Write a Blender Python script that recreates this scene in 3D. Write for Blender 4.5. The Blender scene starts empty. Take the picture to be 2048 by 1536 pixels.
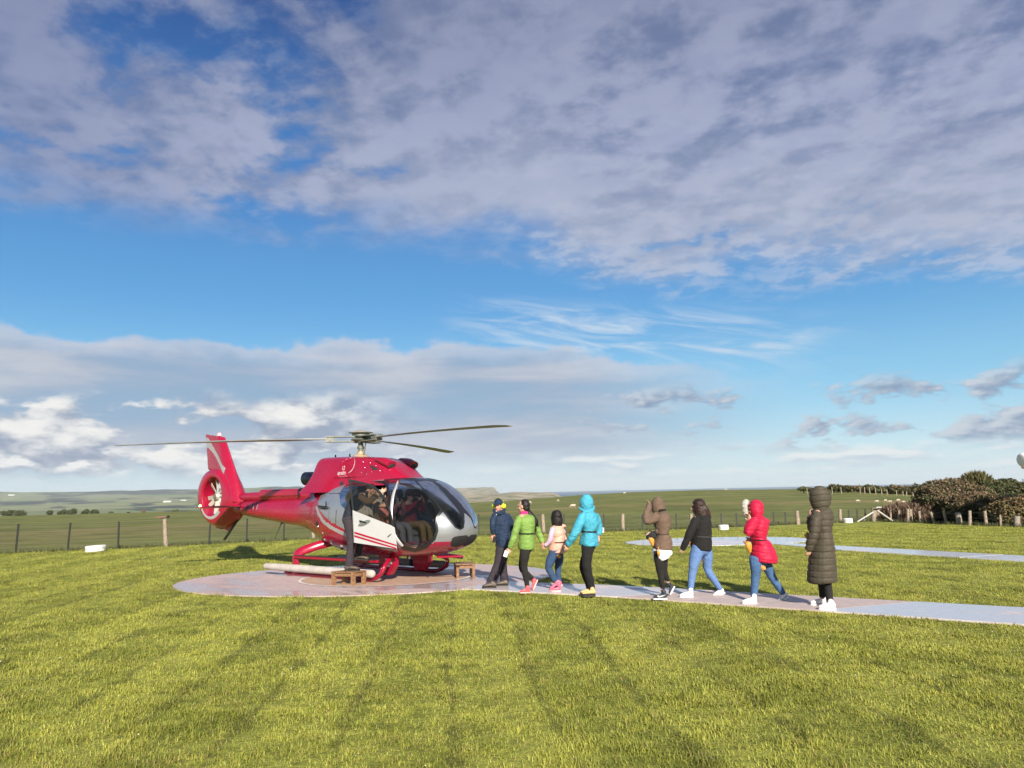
import bpy, bmesh, math, random
import numpy as np
from mathutils import Vector, Matrix

# ------------------------------------------------------------------ camera, sky, sun, exposure
SC = bpy.context.scene
COL = SC.collection
EYE = 1.75
FPX = 1500.0                                   # focal length in pixels of a 2048 px wide frame
ROLL = math.radians(1.29)
PITCH = math.atan(213.0 / FPX)
cam_d = bpy.data.cameras.new("camera")
cam = bpy.data.objects.new("camera", cam_d)
COL.objects.link(cam)
SC.camera = cam
cam_d.sensor_width = 36.0
cam_d.lens = FPX / 2048.0 * 36.0
cam_d.clip_start = 0.1
cam_d.clip_end = 60000.0
_c = Vector((0, math.cos(PITCH), math.sin(PITCH)))
_u0 = Vector((0, -math.sin(PITCH), math.cos(PITCH)))
_r0 = Vector((1, 0, 0))
_r = _r0 * math.cos(ROLL) - _u0 * math.sin(ROLL)
_u = _r0 * math.sin(ROLL) + _u0 * math.cos(ROLL)
cam.matrix_world = Matrix(((_r.x, _u.x, -_c.x, 0), (_r.y, _u.y, -_c.y, 0), (_r.z, _u.z, -_c.z, EYE), (0, 0, 0, 1)))

SUN_EL = math.radians(27.0)
SUN_AZ = math.radians(168.0)                   # compass bearing from +Y, clockwise: behind the viewer, a little to the right
SC.view_settings.view_transform = 'Standard'
SC.view_settings.look = 'None'
SC.view_settings.exposure = 0.9
SC.view_settings.gamma = 1.0
SC.view_settings.use_curve_mapping = False
KX = 2.0 ** -0.9                               # turns a displayed sky brightness into scene radiance

sun_d = bpy.data.lights.new("sun", 'SUN')
sun_d.energy = 4.6
sun_d.angle = math.radians(1.5)
sun_d.color = (1.0, 0.925, 0.81)
sun = bpy.data.objects.new("sun", sun_d)
COL.objects.link(sun)
_sd = Vector((math.sin(SUN_AZ) * math.cos(SUN_EL), math.cos(SUN_AZ) * math.cos(SUN_EL), math.sin(SUN_EL)))
sun.location = _sd * 100
sun.rotation_euler = (-_sd).to_track_quat('-Z', 'Y').to_euler()


class NT:
    """short hand for building node trees"""
    def __init__(s, tree):
        s.t = tree
        s.n = tree.nodes
        s.l = tree.links

    def put(s, sock, v):
        if v is None:
            return
        if isinstance(v, (int, float)):
            if sock.type == 'RGBA':
                sock.default_value = (v, v, v, 1)
            elif sock.type == 'VECTOR':
                sock.default_value = (v, v, v)
            else:
                sock.default_value = v
        elif isinstance(v, (tuple, list)):
            sock.default_value = tuple(v) + ((1.0,) if sock.type == 'RGBA' and len(v) == 3 else ())
        else:
            s.l.new(v, sock)

    def m(s, op, a, b=None, c=None, clamp=False):
        n = s.n.new('ShaderNodeMath')
        n.operation = op
        n.use_clamp = clamp
        s.put(n.inputs[0], a)
        s.put(n.inputs[1], b)
        s.put(n.inputs[2], c)
        return n.outputs[0]

    def add(s, a, b): return s.m('ADD', a, b)
    def sub(s, a, b): return s.m('SUBTRACT', a, b)
    def mul(s, a, b, clamp=False): return s.m('MULTIPLY', a, b, clamp=clamp)

    def ss(s, v, a, b, lo=0.0, hi=1.0, lin=False):
        n = s.n.new('ShaderNodeMapRange')
        n.interpolation_type = 'LINEAR' if lin else 'SMOOTHSTEP'
        n.clamp = True
        for i, q in enumerate((v, a, b, lo, hi)):
            s.put(n.inputs[i], q)
        return n.outputs[0]

    def mix(s, f, a, b, mode='MIX'):
        n = s.n.new('ShaderNodeMix')
        n.data_type = 'RGBA'
        n.blend_type = mode
        s.put(n.inputs[0], f)
        s.put(n.inputs[6], a)
        s.put(n.inputs[7], b)
        return n.outputs[2]

    def xyz(s, x, y, z=0.0):
        n = s.n.new('ShaderNodeCombineXYZ')
        for i, q in enumerate((x, y, z)):
            s.put(n.inputs[i], q)
        return n.outputs[0]

    def sep(s, v):
        n = s.n.new('ShaderNodeSeparateXYZ')
        s.put(n.inputs[0], v)
        return n.outputs

    def vm(s, op, a, b):
        n = s.n.new('ShaderNodeVectorMath')
        n.operation = op
        s.put(n.inputs[0], a)
        s.put(n.inputs[1], b)
        return n.outputs[0]

    def noise(s, vec, scale=1.0, detail=4.0, rough=0.5, dist=0.0, col=False):
        n = s.n.new('ShaderNodeTexNoise')
        if vec is not None:
            s.put(n.inputs['Vector'], vec)
        n.inputs['Scale'].default_value = scale
        n.inputs['Detail'].default_value = detail
        n.inputs['Roughness'].default_value = rough
        n.inputs['Distortion'].default_value = dist
        return n.outputs[1 if col else 0]

    def bump(s, h, dist=0.01, strength=1.0):
        n = s.n.new('ShaderNodeBump')
        n.inputs['Strength'].default_value = strength
        n.inputs['Distance'].default_value = dist
        s.put(n.inputs['Height'], h)
        return n.outputs[0]


def build_world():
    w = bpy.data.worlds.new("World")
    SC.world = w
    w.use_nodes = True
    t = NT(w.node_tree)
    t.n.clear()
    out = t.n.new('ShaderNodeOutputWorld')
    bg = t.n.new('ShaderNodeBackground')
    STR = 0.1
    bg.inputs['Strength'].default_value = STR
    t.l.new(bg.outputs[0], out.inputs[0])
    sky = t.n.new('ShaderNodeTexSky')
    sky.sky_type = 'NISHITA'
    sky.sun_disc = False
    sky.sun_elevation = SUN_EL
    sky.sun_rotation = SUN_AZ
    sky.altitude = 60
    sky.air_density = 1.0
    sky.dust_density = 0.4
    sky.ozone_density = 2.2
    tc = t.n.new('ShaderNodeTexCoord')
    d = tc.outputs['Generated']
    x, y, z = t.sep(d)
    el = t.mul(t.m('ARCSINE', z), 57.2958)
    az = t.mul(t.m('ARCTAN2', x, y), 57.2958)

    def C(r, g, b):                            # an 8 bit colour as seen in the picture -> radiance at this strength
        f = lambda v: ((v / 255.0 + 0.055) / 1.055) ** 2.4 if v > 10 else v / 255 / 12.92
        k = KX / STR
        return (f(r) * k, f(g) * k, f(b) * k)

    # clear air: the sky model, pulled towards the deep polarised blue of the photograph
    grade = t.mix(t.ss(el, 2, 30, lin=True), (0.62, 0.82, 0.93), (0.42, 0.60, 0.92))
    clear = t.mix(1.0, sky.outputs[0], grade, 'MULTIPLY')
    blue = t.mix(t.ss(el, 0, 8), C(208, 228, 236), C(138, 198, 228))
    blue = t.mix(t.ss(el, 6, 15), blue, C(88, 158, 212))
    blue = t.mix(t.ss(el, 13, 24), blue, C(66, 126, 190))
    blue = t.mix(t.ss(el, 22, 36), blue, C(36, 76, 138))
    colr = t.mix(0.82, clear, blue)

    # lower thin haze cloud near the horizon
    v_st = t.xyz(t.mul(az, 0.055), t.mul(el, 0.35), 3.3)
    n_st = t.noise(v_st, 1.0, 6, 0.55, 0.3)

    # cirrus wisps in the blue band
    v_ci = t.xyz(t.add(t.mul(az, 0.15), t.mul(el, 0.16)), t.add(t.mul(el, 0.72), t.mul(az, 0.085)), 7.0)
    n_ci = t.noise(v_ci, 1.0, 8, 0.62, 0.8)
    reg = t.mul(t.ss(t.sub(el, t.mul(az, -0.09)), 9.0, 11.5), t.ss(t.add(el, t.mul(az, 0.10)), 15.4, 13.0))
    reg = t.mul(reg, t.mul(t.ss(az, -7, 2), t.ss(az, 27, 17)))
    a_ci = t.mul(t.ss(n_ci, 0.41, 0.74), reg, clamp=True)
    colr = t.mix(a_ci, colr, C(205, 220, 236))

    # low stratus bank, long on the left, thinning out to the right
    edge = t.noise(t.xyz(t.mul(az, 0.16), t.mul(el, 0.22), 1.0), 1.0, 7, 0.58)
    top = t.add(11.2, t.mul(t.sub(edge, 0.5), 4.6))
    top = t.sub(top, t.mul(t.ss(az, -2, 26), 3.6))
    a_st = t.mul(t.ss(t.sub(top, el), -0.12, 0.50), t.ss(az, 24, 2))
    a_st = t.mul(a_st, t.add(0.72, t.mul(t.ss(n_st, 0.35, 0.6), 0.28)))
    a_st = t.mul(a_st, t.ss(el, 0.6, 3.4, 0.35, 1.0))
    c_st = t.mix(t.ss(n_st, 0.34, 0.66), C(146, 162, 188), C(194, 201, 214))
    c_st = t.mix(t.ss(t.sub(top, el), 2.2, 0.2, 0.0, 0.75), c_st, C(206, 211, 223))
    c_st = t.mix(t.ss(el, 3.6, 0.4, 0.0, 0.6), c_st, C(198, 213, 224))
    colr = t.mix(a_st, colr, c_st)

    # cumulus row in the bank on the left, lit from behind the viewer
    def cumulus(sx, sy, seed, lo, hi, lx, ly, det=8, warp=0.5):
        v1 = t.xyz(t.mul(az, sx), t.mul(el, sy), seed)
        v2 = t.xyz(t.mul(t.add(az, lx), sx), t.mul(t.add(el, ly), sy), seed)
        n1 = t.noise(v1, 1.0, det, 0.56, warp)
        n2 = t.noise(v2, 1.0, det, 0.56, warp)
        return n1, t.ss(t.sub(n1, n2), lo, hi)
    n1, lit = cumulus(0.135, 0.30, 4.4, -0.08, 0.12, -0.45, 0.85, 8, 0.08)
    band = t.mul(t.ss(el, 0.8, 2.6), t.ss(t.add(el, t.mul(t.sub(edge, 0.5), 4)), 7.9, 6.2))
    fade = t.mul(band, t.ss(az, -5, -17))
    a_cu = t.mul(t.ss(n1, 0.43, 0.50), fade)
    c_cu = t.mix(lit, C(152, 165, 187), C(244, 243, 240))
    colr = t.mix(a_cu, colr, c_cu)
    n1, lit = cumulus(0.26, 0.60, 5.1, -0.08, 0.11, -0.2, 0.40, 7, 0.10)
    a_cw = t.mul(t.ss(n1, 0.47, 0.58), t.mul(t.mul(t.ss(el, 1.2, 2.2), t.ss(el, 4.2, 3.0)), t.ss(az, -4, -12)))
    colr = t.mix(a_cw, colr, t.mix(lit, C(176, 188, 203), C(243, 243, 241)))

    # small scattered cumulus on the right
    n1, lit = cumulus(0.22, 0.52, 23.7, -0.10, 0.12, -0.5, 0.30, 7, 0.12)
    band = t.mul(t.ss(el, 1.8, 3.2), t.ss(el, 8.2, 6.2))
    thr = t.ss(az, 28, 38, 0.505, 0.43)
    a_cr = t.mul(t.mul(t.ss(t.sub(n1, thr), -0.005, 0.085), band), t.ss(az, 1, 7))
    c_cr = t.mix(lit, C(128, 150, 180), C(200, 209, 220))
    colr = t.mix(t.mul(a_cr, 0.95), colr, c_cr)
    n1, lit = cumulus(0.18, 0.8, 31.0, -0.06, 0.10, -0.3, 0.3, 7, 0.12)
    a_cl = t.mul(t.mul(t.ss(n1, 0.42, 0.62), t.mul(t.ss(el, 0.5, 1.3), t.ss(el, 3.3, 2.0))), t.ss(az, -8, 6))
    colr = t.mix(t.mul(a_cl, 0.92), colr, t.mix(lit, C(196, 213, 226), C(236, 240, 240)))

    # high broken deck over everything above
    zz = t.m('MAXIMUM', t.add(z, 0.13), 0.14)
    qx, qy = t.m('DIVIDE', x, zz), t.m('DIVIDE', y, zz)
    q = t.xyz(t.add(t.mul(qx, 0.95), t.mul(qy, -0.2)), t.add(t.mul(qy, 0.92), t.mul(qx, 0.25)), 0.7)
    nb = t.noise(q, 1.0, 3, 0.5)
    nm = t.noise(q, 4.6, 6, 0.54, 0.10)
    nf = t.noise(q, 12.0, 6, 0.60, 0.12)
    dens = t.add(t.add(t.mul(nb, 0.38), t.mul(nm, 0.44)), t.mul(nf, 0.18))
    eb = t.sub(19.8, t.mul(t.ss(az, 0, 9), 3.6))
    eb = t.sub(eb, t.mul(t.ss(az, 20, 36), 1.8))
    ragged = t.noise(t.xyz(t.mul(az, 0.13), t.mul(el, 0.32), 9.0), 1.0, 7, 0.6, 0.4)
    over = t.add(t.sub(el, eb), t.mul(t.sub(ragged, 0.5), 7.0))
    cover = t.ss(over, -2.4, 2.6)
    side = t.ss(az, -32, 18, -0.015, 0.035)
    a_dk = t.mul(t.ss(t.add(dens, side), 0.392, 0.505), t.mul(cover, 0.90))
    wisp = t.mul(t.mul(t.ss(over, -3.0, 0.5), t.ss(nf, 0.42, 0.62)), t.ss(az, -4, 6, 0.15, 0.75))
    lightn = t.noise(t.vm('ADD', q, (0.035, 0.065, 0.0)), 4.6, 6, 0.54, 0.10)
    shade = t.ss(t.add(t.add(t.mul(t.sub(nm, lightn), 0.9), t.mul(dens, 1.0)), t.mul(t.sub(nf, 0.5), 0.25)), 0.34, 0.66)
    c_dk = t.mix(shade, C(116, 130, 166), C(164, 171, 198))
    low = t.mul(t.ss(over, 12, 1.5), t.ss(az, -28, 6, 0.25, 1.0))
    c_dk = t.mix(t.mul(low, 0.58), c_dk, C(190, 197, 214))
    c_dk = t.mix(t.ss(el, 24, 37, 0.0, 0.42), c_dk, C(106, 116, 150))
    c_dk = t.mix(t.ss(az, -18, -38, 0.0, 0.40), c_dk, C(104, 118, 160))
    colr = t.mix(wisp, colr, C(190, 204, 226))
    colr = t.mix(a_dk, colr, c_dk)
    # below the horizon: a dim ground tone
    colr = t.mix(t.ss(el, -0.3, -3.0), colr, C(120, 128, 110))
    t.l.new(colr, bg.inputs['Color'])


build_world()

# ------------------------------------------------------------------ view geometry used to place things at their measured spots
_cr, _sr, _cp, _sp = math.cos(ROLL), math.sin(ROLL), math.cos(PITCH), math.sin(PITCH)


def ray(px, py):
    uu, vv = (px - 1024) / FPX, -(py - 768) / FPX
    a, b = uu * _cr + vv * _sr, -uu * _sr + vv * _cr
    return np.array([a, _cp - b * _sp, _sp + b * _cp])


def at(px, py, Y):
    """point on the upright plane at distance Y that the measured spot belongs to"""
    r = ray(px, py)
    return np.array([0, 0, EYE]) + r * (Y / r[1])


def ground(px, py, z=0.0):
    r = ray(px, py)
    return np.array([0, 0, EYE]) + r * ((z - EYE) / r[2])


rng = np.random.default_rng(7)
random.seed(7)


# ------------------------------------------------------------------ object helpers
def tag(o, label=None, cat=None, group=None, kind=None):
    if label: o['label'] = label
    if cat: o['category'] = cat
    if group: o['group'] = group
    if kind: o['kind'] = kind
    return o


def empty(name, loc, label, cat, group=None, rz=0.0):
    o = bpy.data.objects.new(name, None)
    COL.objects.link(o)
    o.location = loc
    o.rotation_euler = (0, 0, rz)
    o.empty_display_size = 0.2
    return tag(o, label, cat, group)


def link_mesh(name, me, mat, parent=None):
    o = bpy.data.objects.new(name, me)
    COL.objects.link(o)
    if mat is not None and len(me.materials) == 0:
        me.materials.append(mat)
    if parent is not None:
        o.parent = parent
    return o


class MB:
    """collects shapes and links them as one mesh"""
    def __init__(s):
        s.v = []
        s.f = []
        s.n = 0

    def raw(s, V, F):
        V = np.asarray(V, float).reshape(-1, 3)
        s.v.append(V)
        s.f += [tuple(int(i) + s.n for i in f) for f in F]
        s.n += len(V)
        return s

    def box(s, c, d, rot=None, bev=0.0):
        hx, hy, hz = d[0] / 2, d[1] / 2, d[2] / 2
        if bev <= 0:
            V = np.array([(x, y, z) for x in (-hx, hx) for y in (-hy, hy) for z in (-hz, hz)])
            F = [(0, 1, 3, 2), (4, 6, 7, 5), (0, 4, 5, 1), (2, 3, 7, 6), (0, 2, 6, 4), (1, 5, 7, 3)]
        else:
            bm = bmesh.new()
            bmesh.ops.create_cube(bm, size=1.0)
            for v in bm.verts:
                v.co = Vector((v.co.x * d[0], v.co.y * d[1], v.co.z * d[2]))
            bmesh.ops.bevel(bm, geom=bm.edges[:], offset=bev, segments=2, affect='EDGES')
            bm.verts.index_update()
            V = np.array([v.co[:] for v in bm.verts])
            F = [[v.index for v in f.verts] for f in bm.faces]
            bm.free()
        if rot is not None:
            V = V @ np.array(rot).T
        return s.raw(V + np.asarray(c, float), F)

    def tube(s, pts, rad, n=12, sub=3, side=(0, 1, 0), smooth=True, caps=True, capf=(1.0, 1.0)):
        """loft of elliptical rings along a line; rad: r or (ra, rb) per point, ra along 'side'"""
        P = np.asarray(pts, float)
        R = np.array([(r, r) if np.isscalar(r) else r for r in (rad if not np.isscalar(rad) else [rad] * len(P))], float)
        if smooth and len(P) > 2 and sub > 1:
            T = np.linspace(0, len(P) - 1, (len(P) - 1) * sub + 1)
            P, R = spline(P, T), np.maximum(spline(R, T), 1e-4)
        tg = np.gradient(P, axis=0)
        tg /= np.maximum(np.linalg.norm(tg, axis=1, keepdims=True), 1e-9)
        sd = np.asarray(side, float)
        if caps:                                # rounded ends
            e0 = [P[0] - tg[0] * R[0].min() * capf[0] * k for k in (0.95, 0.7, 0.35)]
            e1 = [P[-1] + tg[-1] * R[-1].min() * capf[1] * k for k in (0.35, 0.7, 0.95)]
            P2 = np.vstack([e0, P, e1])
            R2 = np.vstack([R[0] * 0.31, R[0] * 0.71, R[0] * 0.94, R, R[-1] * 0.94, R[-1] * 0.71, R[-1] * 0.31])
            tg = np.vstack([[tg[0]] * 3, tg, [tg[-1]] * 3])
            P, R = P2, R2
        a = np.linspace(0, 2 * np.pi, n, endpoint=False)
        V = []
        for p, r, t_ in zip(P, R, tg):
            A = sd - t_ * np.dot(sd, t_)
            if np.linalg.norm(A) < 1e-3:
                A = np.array([1.0, 0, 0]) - t_ * t_[0]
            A /= np.linalg.norm(A)
            B = np.cross(t_, A)
            V.append(p + np.cos(a)[:, None] * A * r[0] + np.sin(a)[:, None] * B * r[1])
        V = np.array(V)
        m = len(V)
        F = [(i * n + j, i * n + (j + 1) % n, (i + 1) * n + (j + 1) % n, (i + 1) * n + j) for i in range(m - 1) for j in range(n)]
        F += [tuple(range(n - 1, -1, -1)), tuple((m - 1) * n + j for j in range(n))]
        return s.raw(V.reshape(-1, 3), F)

    def bar(s, a, b, r, n=8, r2=None):
        return s.tube([a, b], [r, r if r2 is None else r2], n=n, smooth=False, caps=False)

    def ell(s, c, r, rot=None, nu=16, nv=12):
        V, F = [], []
        for i in range(nv + 1):
            p = math.pi * i / nv
            for j in range(nu):
                q = 2 * math.pi * j / nu
                V.append((math.sin(p) * math.cos(q) * r[0], math.sin(p) * math.sin(q) * r[1], math.cos(p) * r[2]))
        for i in range(nv):
            for j in range(nu):
                F.append((i * nu + j, (i + 1) * nu + j, (i + 1) * nu + (j + 1) % nu, i * nu + (j + 1) % nu))
        V = np.array(V)
        if rot is not None:
            V = V @ np.array(rot).T
        return s.raw(V + np.asarray(c, float), F)

    def lathe(s, prof, c=(0, 0, 0), n=32, rot=None):
        """profile of (radius, height) turned about z"""
        V = [(r * math.cos(2 * math.pi * j / n), r * math.sin(2 * math.pi * j / n), h) for r, h in prof for j in range(n)]
        m = len(prof)
        F = [(i * n + j, i * n + (j + 1) % n, (i + 1) * n + (j + 1) % n, (i + 1) * n + j) for i in range(m - 1) for j in range(n)]
        V = np.array(V)
        if rot is not None:
            V = V @ np.array(rot).T
        return s.raw(V + np.asarray(c, float), F)

    def prism(s, poly, t0, t1, fn):
        """flat outline (u, v) given depth from t0 to t1; fn(u, v, t) -> point"""
        n = len(poly)
        V = [fn(u, v, t0) for u, v in poly] + [fn(u, v, t1) for u, v in poly]
        F = [tuple(range(n)), tuple(range(2 * n - 1, n - 1, -1))] + [(i, n + i, n + (i + 1) % n, (i + 1) % n) for i in range(n)]
        return s.raw(V, F)

    def mesh(s, name, smooth=True, fix=False):
        me = bpy.data.meshes.new(name)
        V = np.vstack(s.v) if s.v else np.zeros((0, 3))
        me.from_pydata(V.tolist(), [], s.f)
        if fix:
            bm = bmesh.new()
            bm.from_mesh(me)
            bmesh.ops.recalc_face_normals(bm, faces=bm.faces[:])
            bm.to_mesh(me)
            bm.free()
        if smooth:
            me.polygons.foreach_set('use_smooth', [True] * len(me.polygons))
            try:
                me.set_sharp_from_angle(angle=math.radians(38))
            except Exception:
                pass
        me.update()
        return me

    def build(s, name, mat, parent=None, smooth=True, off=None, fix=True):
        if off is not None:
            s.v = [v - np.asarray(off, float) for v in s.v]
        return link_mesh(name, s.mesh(name, smooth, fix), mat, parent)


def spline(T, t):
    t = np.asarray(t, float)
    i = np.clip(np.floor(t).astype(int), 0, len(T) - 2)
    f = (t - i)[..., None]
    p = lambda k: T[np.clip(k, 0, len(T) - 1)]
    p0, p1, p2, p3 = p(i - 1), p(i), p(i + 1), p(i + 2)
    p0 = np.where((i == 0)[..., None], 2 * p1 - p2, p0)
    p3 = np.where((i == len(T) - 2)[..., None], 2 * p2 - p1, p3)
    return .5 * ((2 * p1) + (-p0 + p2) * f + (2 * p0 - 5 * p1 + 4 * p2 - p3) * f * f + (-p0 + 3 * p1 - 3 * p2 + p3) * f ** 3)


def inpoly(px, py, poly):
    poly = np.asarray(poly, float)
    r = np.zeros(px.shape, bool)
    j = len(poly) - 1
    for i in range(len(poly)):
        xi, yi = poly[i]
        xj, yj = poly[j]
        if yi != yj:
            c = ((yi > py) != (yj > py)) & (px < (xj - xi) * (py - yi) / (yj - yi) + xi)
            r ^= c
        j = i
    return r


def fuse(mb, name, voxel, smooth=4, fn=None, off=(0, 0, 0), mat=None, parent=None):
    """overlapping shapes -> one continuous skin"""
    me = mb.mesh(name + "_raw", smooth=False, fix=False)
    o = bpy.data.objects.new("raw", me)
    COL.objects.link(o)
    a = o.modifiers.new("r", 'REMESH')
    a.mode = 'VOXEL'
    a.voxel_size = voxel
    b = o.modifiers.new("s", 'SMOOTH')
    b.factor = 0.5
    b.iterations = smooth
    dg = bpy.context.evaluated_depsgraph_get()
    dg.update()
    m2 = bpy.data.meshes.new_from_object(o.evaluated_get(dg))
    m2.name = name
    bpy.data.objects.remove(o)
    bpy.data.meshes.remove(me)
    n = len(m2.vertices)
    V = np.zeros(n * 3)
    m2.vertices.foreach_get('co', V)
    V = V.reshape(-1, 3)
    if fn is not None:
        N = np.zeros(n * 3)
        m2.vertices.foreach_get('normal', N)
        V = V + N.reshape(-1, 3) * fn(V)[:, None]
    V = V - np.asarray(off, float)
    m2.vertices.foreach_set('co', V.ravel())
    m2.polygons.foreach_set('use_smooth', [True] * len(m2.polygons))
    m2.materials.clear()
    m2.update()
    return link_mesh(name, m2, mat, parent)


def fast_mesh(name, V, F):
    me = bpy.data.meshes.new(name)
    me.vertices.add(len(V))
    me.vertices.foreach_set('co', np.ascontiguousarray(V, dtype=np.float32).ravel())
    me.loops.add(F.size)
    me.loops.foreach_set('vertex_index', F.astype(np.int32).ravel())
    me.polygons.add(len(F))
    k = F.shape[1]
    me.polygons.foreach_set('loop_start', (np.arange(len(F)) * k).astype(np.int32))
    me.update(calc_edges=True)
    return me


# ------------------------------------------------------------------ materials
def mat_new(name):
    m = bpy.data.materials.new(name)
    m.use_nodes = True
    t = NT(m.node_tree)
    b = t.n['Principled BSDF']
    return m, t, b


def pmat(name, col, rough=0.5, metal=0.0, var=0.12, vs=6.0, bump=0.0, bs=60.0, coat=0.0, spec=0.5, dark=None):
    m, t, b = mat_new(name)
    g = t.n.new('ShaderNodeNewGeometry').outputs['Position']
    n = t.noise(g, vs, 5, 0.6)
    c2 = tuple(c * (1 - var) for c in col) if dark is None else dark
    c1 = tuple(min(1.0, c * (1 + var)) for c in col)
    t.put(b.inputs['Base Color'], t.mix(t.ss(n, 0.3, 0.7), c2, c1))
    t.put(b.inputs['Roughness'], t.ss(t.noise(g, vs * 2.3, 4, 0.6), 0.2, 0.8, rough * 0.82, min(1, rough * 1.18)))
    b.inputs['Metallic'].default_value = metal
    b.inputs['Specular IOR Level'].default_value = spec
    b.inputs['Coat Weight'].default_value = coat
    b.inputs['Coat Roughness'].default_value = 0.04
    if bump > 0:
        t.put(b.inputs['Normal'], t.bump(t.noise(g, bs, 5, 0.6), bump))
    return m


def cloth(name, col, rough=0.8, wr=0.006, sc=9.0, sheen=0.02, var=0.10):
    """woven fabric with folds"""
    m, t, b = mat_new(name)
    g = t.n.new('ShaderNodeNewGeometry').outputs['Position']
    x, y, z = t.sep(g)
    v = t.xyz(t.mul(x, 1.0), y, t.mul(z, 1.7))
    n = t.noise(v, sc, 4, 0.5, 1.2)
    ridge = t.m('ABSOLUTE', t.sub(n, 0.5))
    c2 = tuple(c * (1 - var) for c in col)
    c1 = tuple(min(1.0, c * (1 + var)) for c in col)
    t.put(b.inputs['Base Color'], t.mix(t.ss(t.noise(g, 5.0, 4, 0.6), 0.3, 0.7), c2, c1))
    b.inputs['Roughness'].default_value = rough
    b.inputs['Specular IOR Level'].default_value = 0.28
    b.inputs['Sheen Weight'].default_value = sheen
    h = t.add(t.mul(t.m('MINIMUM', ridge, 0.16), 3.2), t.mul(t.noise(g, 190.0, 2, 0.5), 0.12))
    t.put(b.inputs['Normal'], t.bump(h, wr))
    return m


def glass(name, tint, clear, rough=0.02):
    m = bpy.data.materials.new(name)
    m.use_nodes = True
    t = NT(m.node_tree)
    t.n.clear()
    out = t.n.new('ShaderNodeOutputMaterial')
    tr = t.n.new('ShaderNodeBsdfTransparent')
    tr.inputs[0].default_value = (tint[0], tint[1], tint[2], 1)
    gl = t.n.new('ShaderNodeBsdfGlossy')
    gl.inputs['Roughness'].default_value = rough
    gl.inputs['Color'].default_value = (1, 1, 1, 1)
    df = t.n.new('ShaderNodeBsdfDiffuse')
    df.inputs[0].default_value = (0.03, 0.035, 0.04, 1)
    lw = t.n.new('ShaderNodeFresnel')
    lw.inputs[0].default_value = 1.21
    mx = t.n.new('ShaderNodeMixShader')
    t.put(mx.inputs[0], 1.0 - clear)
    t.l.new(tr.outputs[0], mx.inputs[1])
    t.l.new(df.outputs[0], mx.inputs[2])
    m2 = t.n.new('ShaderNodeMixShader')
    t.l.new(t.m('MULTIPLY_ADD', lw.outputs[0], 0.62, 0.012, clamp=True), m2.inputs[0])
    t.l.new(mx.outputs[0], m2.inputs[1])
    t.l.new(gl.outputs[0], m2.inputs[2])
    t.l.new(m2.outputs[0], out.inputs[0])
    return m


def emat(name, col, strength):
    m, t, b = mat_new(name)
    b.inputs['Base Color'].default_value = (*col, 1)
    b.inputs['Emission Color'].default_value = (*col, 1)
    b.inputs['Emission Strength'].default_value = strength
    return m
# ------------------------------------------------------------------ land, sea, haze
def vnoise(x, y, seed=0):
    xi, yi = np.floor(x).astype(np.int64), np.floor(y).astype(np.int64)
    fx, fy = x - xi, y - yi
    fx, fy = fx * fx * (3 - 2 * fx), fy * fy * (3 - 2 * fy)

    def h(a, b):
        n = (a * 374761393 + b * 668265263 + seed * 982451653) & 0xffffffff
        n = ((n ^ (n >> 13)) * 1274126177) & 0xffffffff
        return ((n ^ (n >> 16)) & 0xffff) / 65535.0
    return (h(xi, yi) * (1 - fx) + h(xi + 1, yi) * fx) * (1 - fy) + (h(xi, yi + 1) * (1 - fx) + h(xi + 1, yi + 1) * fx) * fy


def fbm(x, y, o=4, seed=0):
    s, a, t = 0.0, 1.0, 0.0
    for k in range(o):
        s = s + a * vnoise(x * 2 ** k, y * 2 ** k, seed + k)
        t += a
        a *= 0.5
    return s / t


def sstep(v, a, b):
    q = np.clip((v - a) / (b - a), 0, 1)
    return q * q * (3 - 2 * q)


C_AZ = [-180, -75, -34.3, -22.6, -11.4, -2.06, 2.9, 8.4, 14.1, 24.3, 28.6, 34.3, 75, 180]
C_PX = [0, 30, 34, 31, 29, 26, 16, 9, 7.5, 13, 24, 30, 30, 0]
C_RC = [150, 150, 140, 150, 165, 180, 200, 230, 250, 170, 135, 120, 120, 150]
KL = ([150, 400, 1000, 1600, 2500, 4000, 6000, 8000, 9500, 12000, 20000], [0, -14, -30, -35, -40, -37, -14, 40, 108, 72, 60])
KM = ([180, 800, 1800, 2600, 3150, 3600, 4500, 5200, 6400, 7000, 7600, 9000, 20000], [0, -26, -36, -22, -10, -32, -62, -44, 8, 38, 30, -75, -75])
KS = ([240, 520, 1500, 20000], [0, -45, -85, -85])


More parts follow.
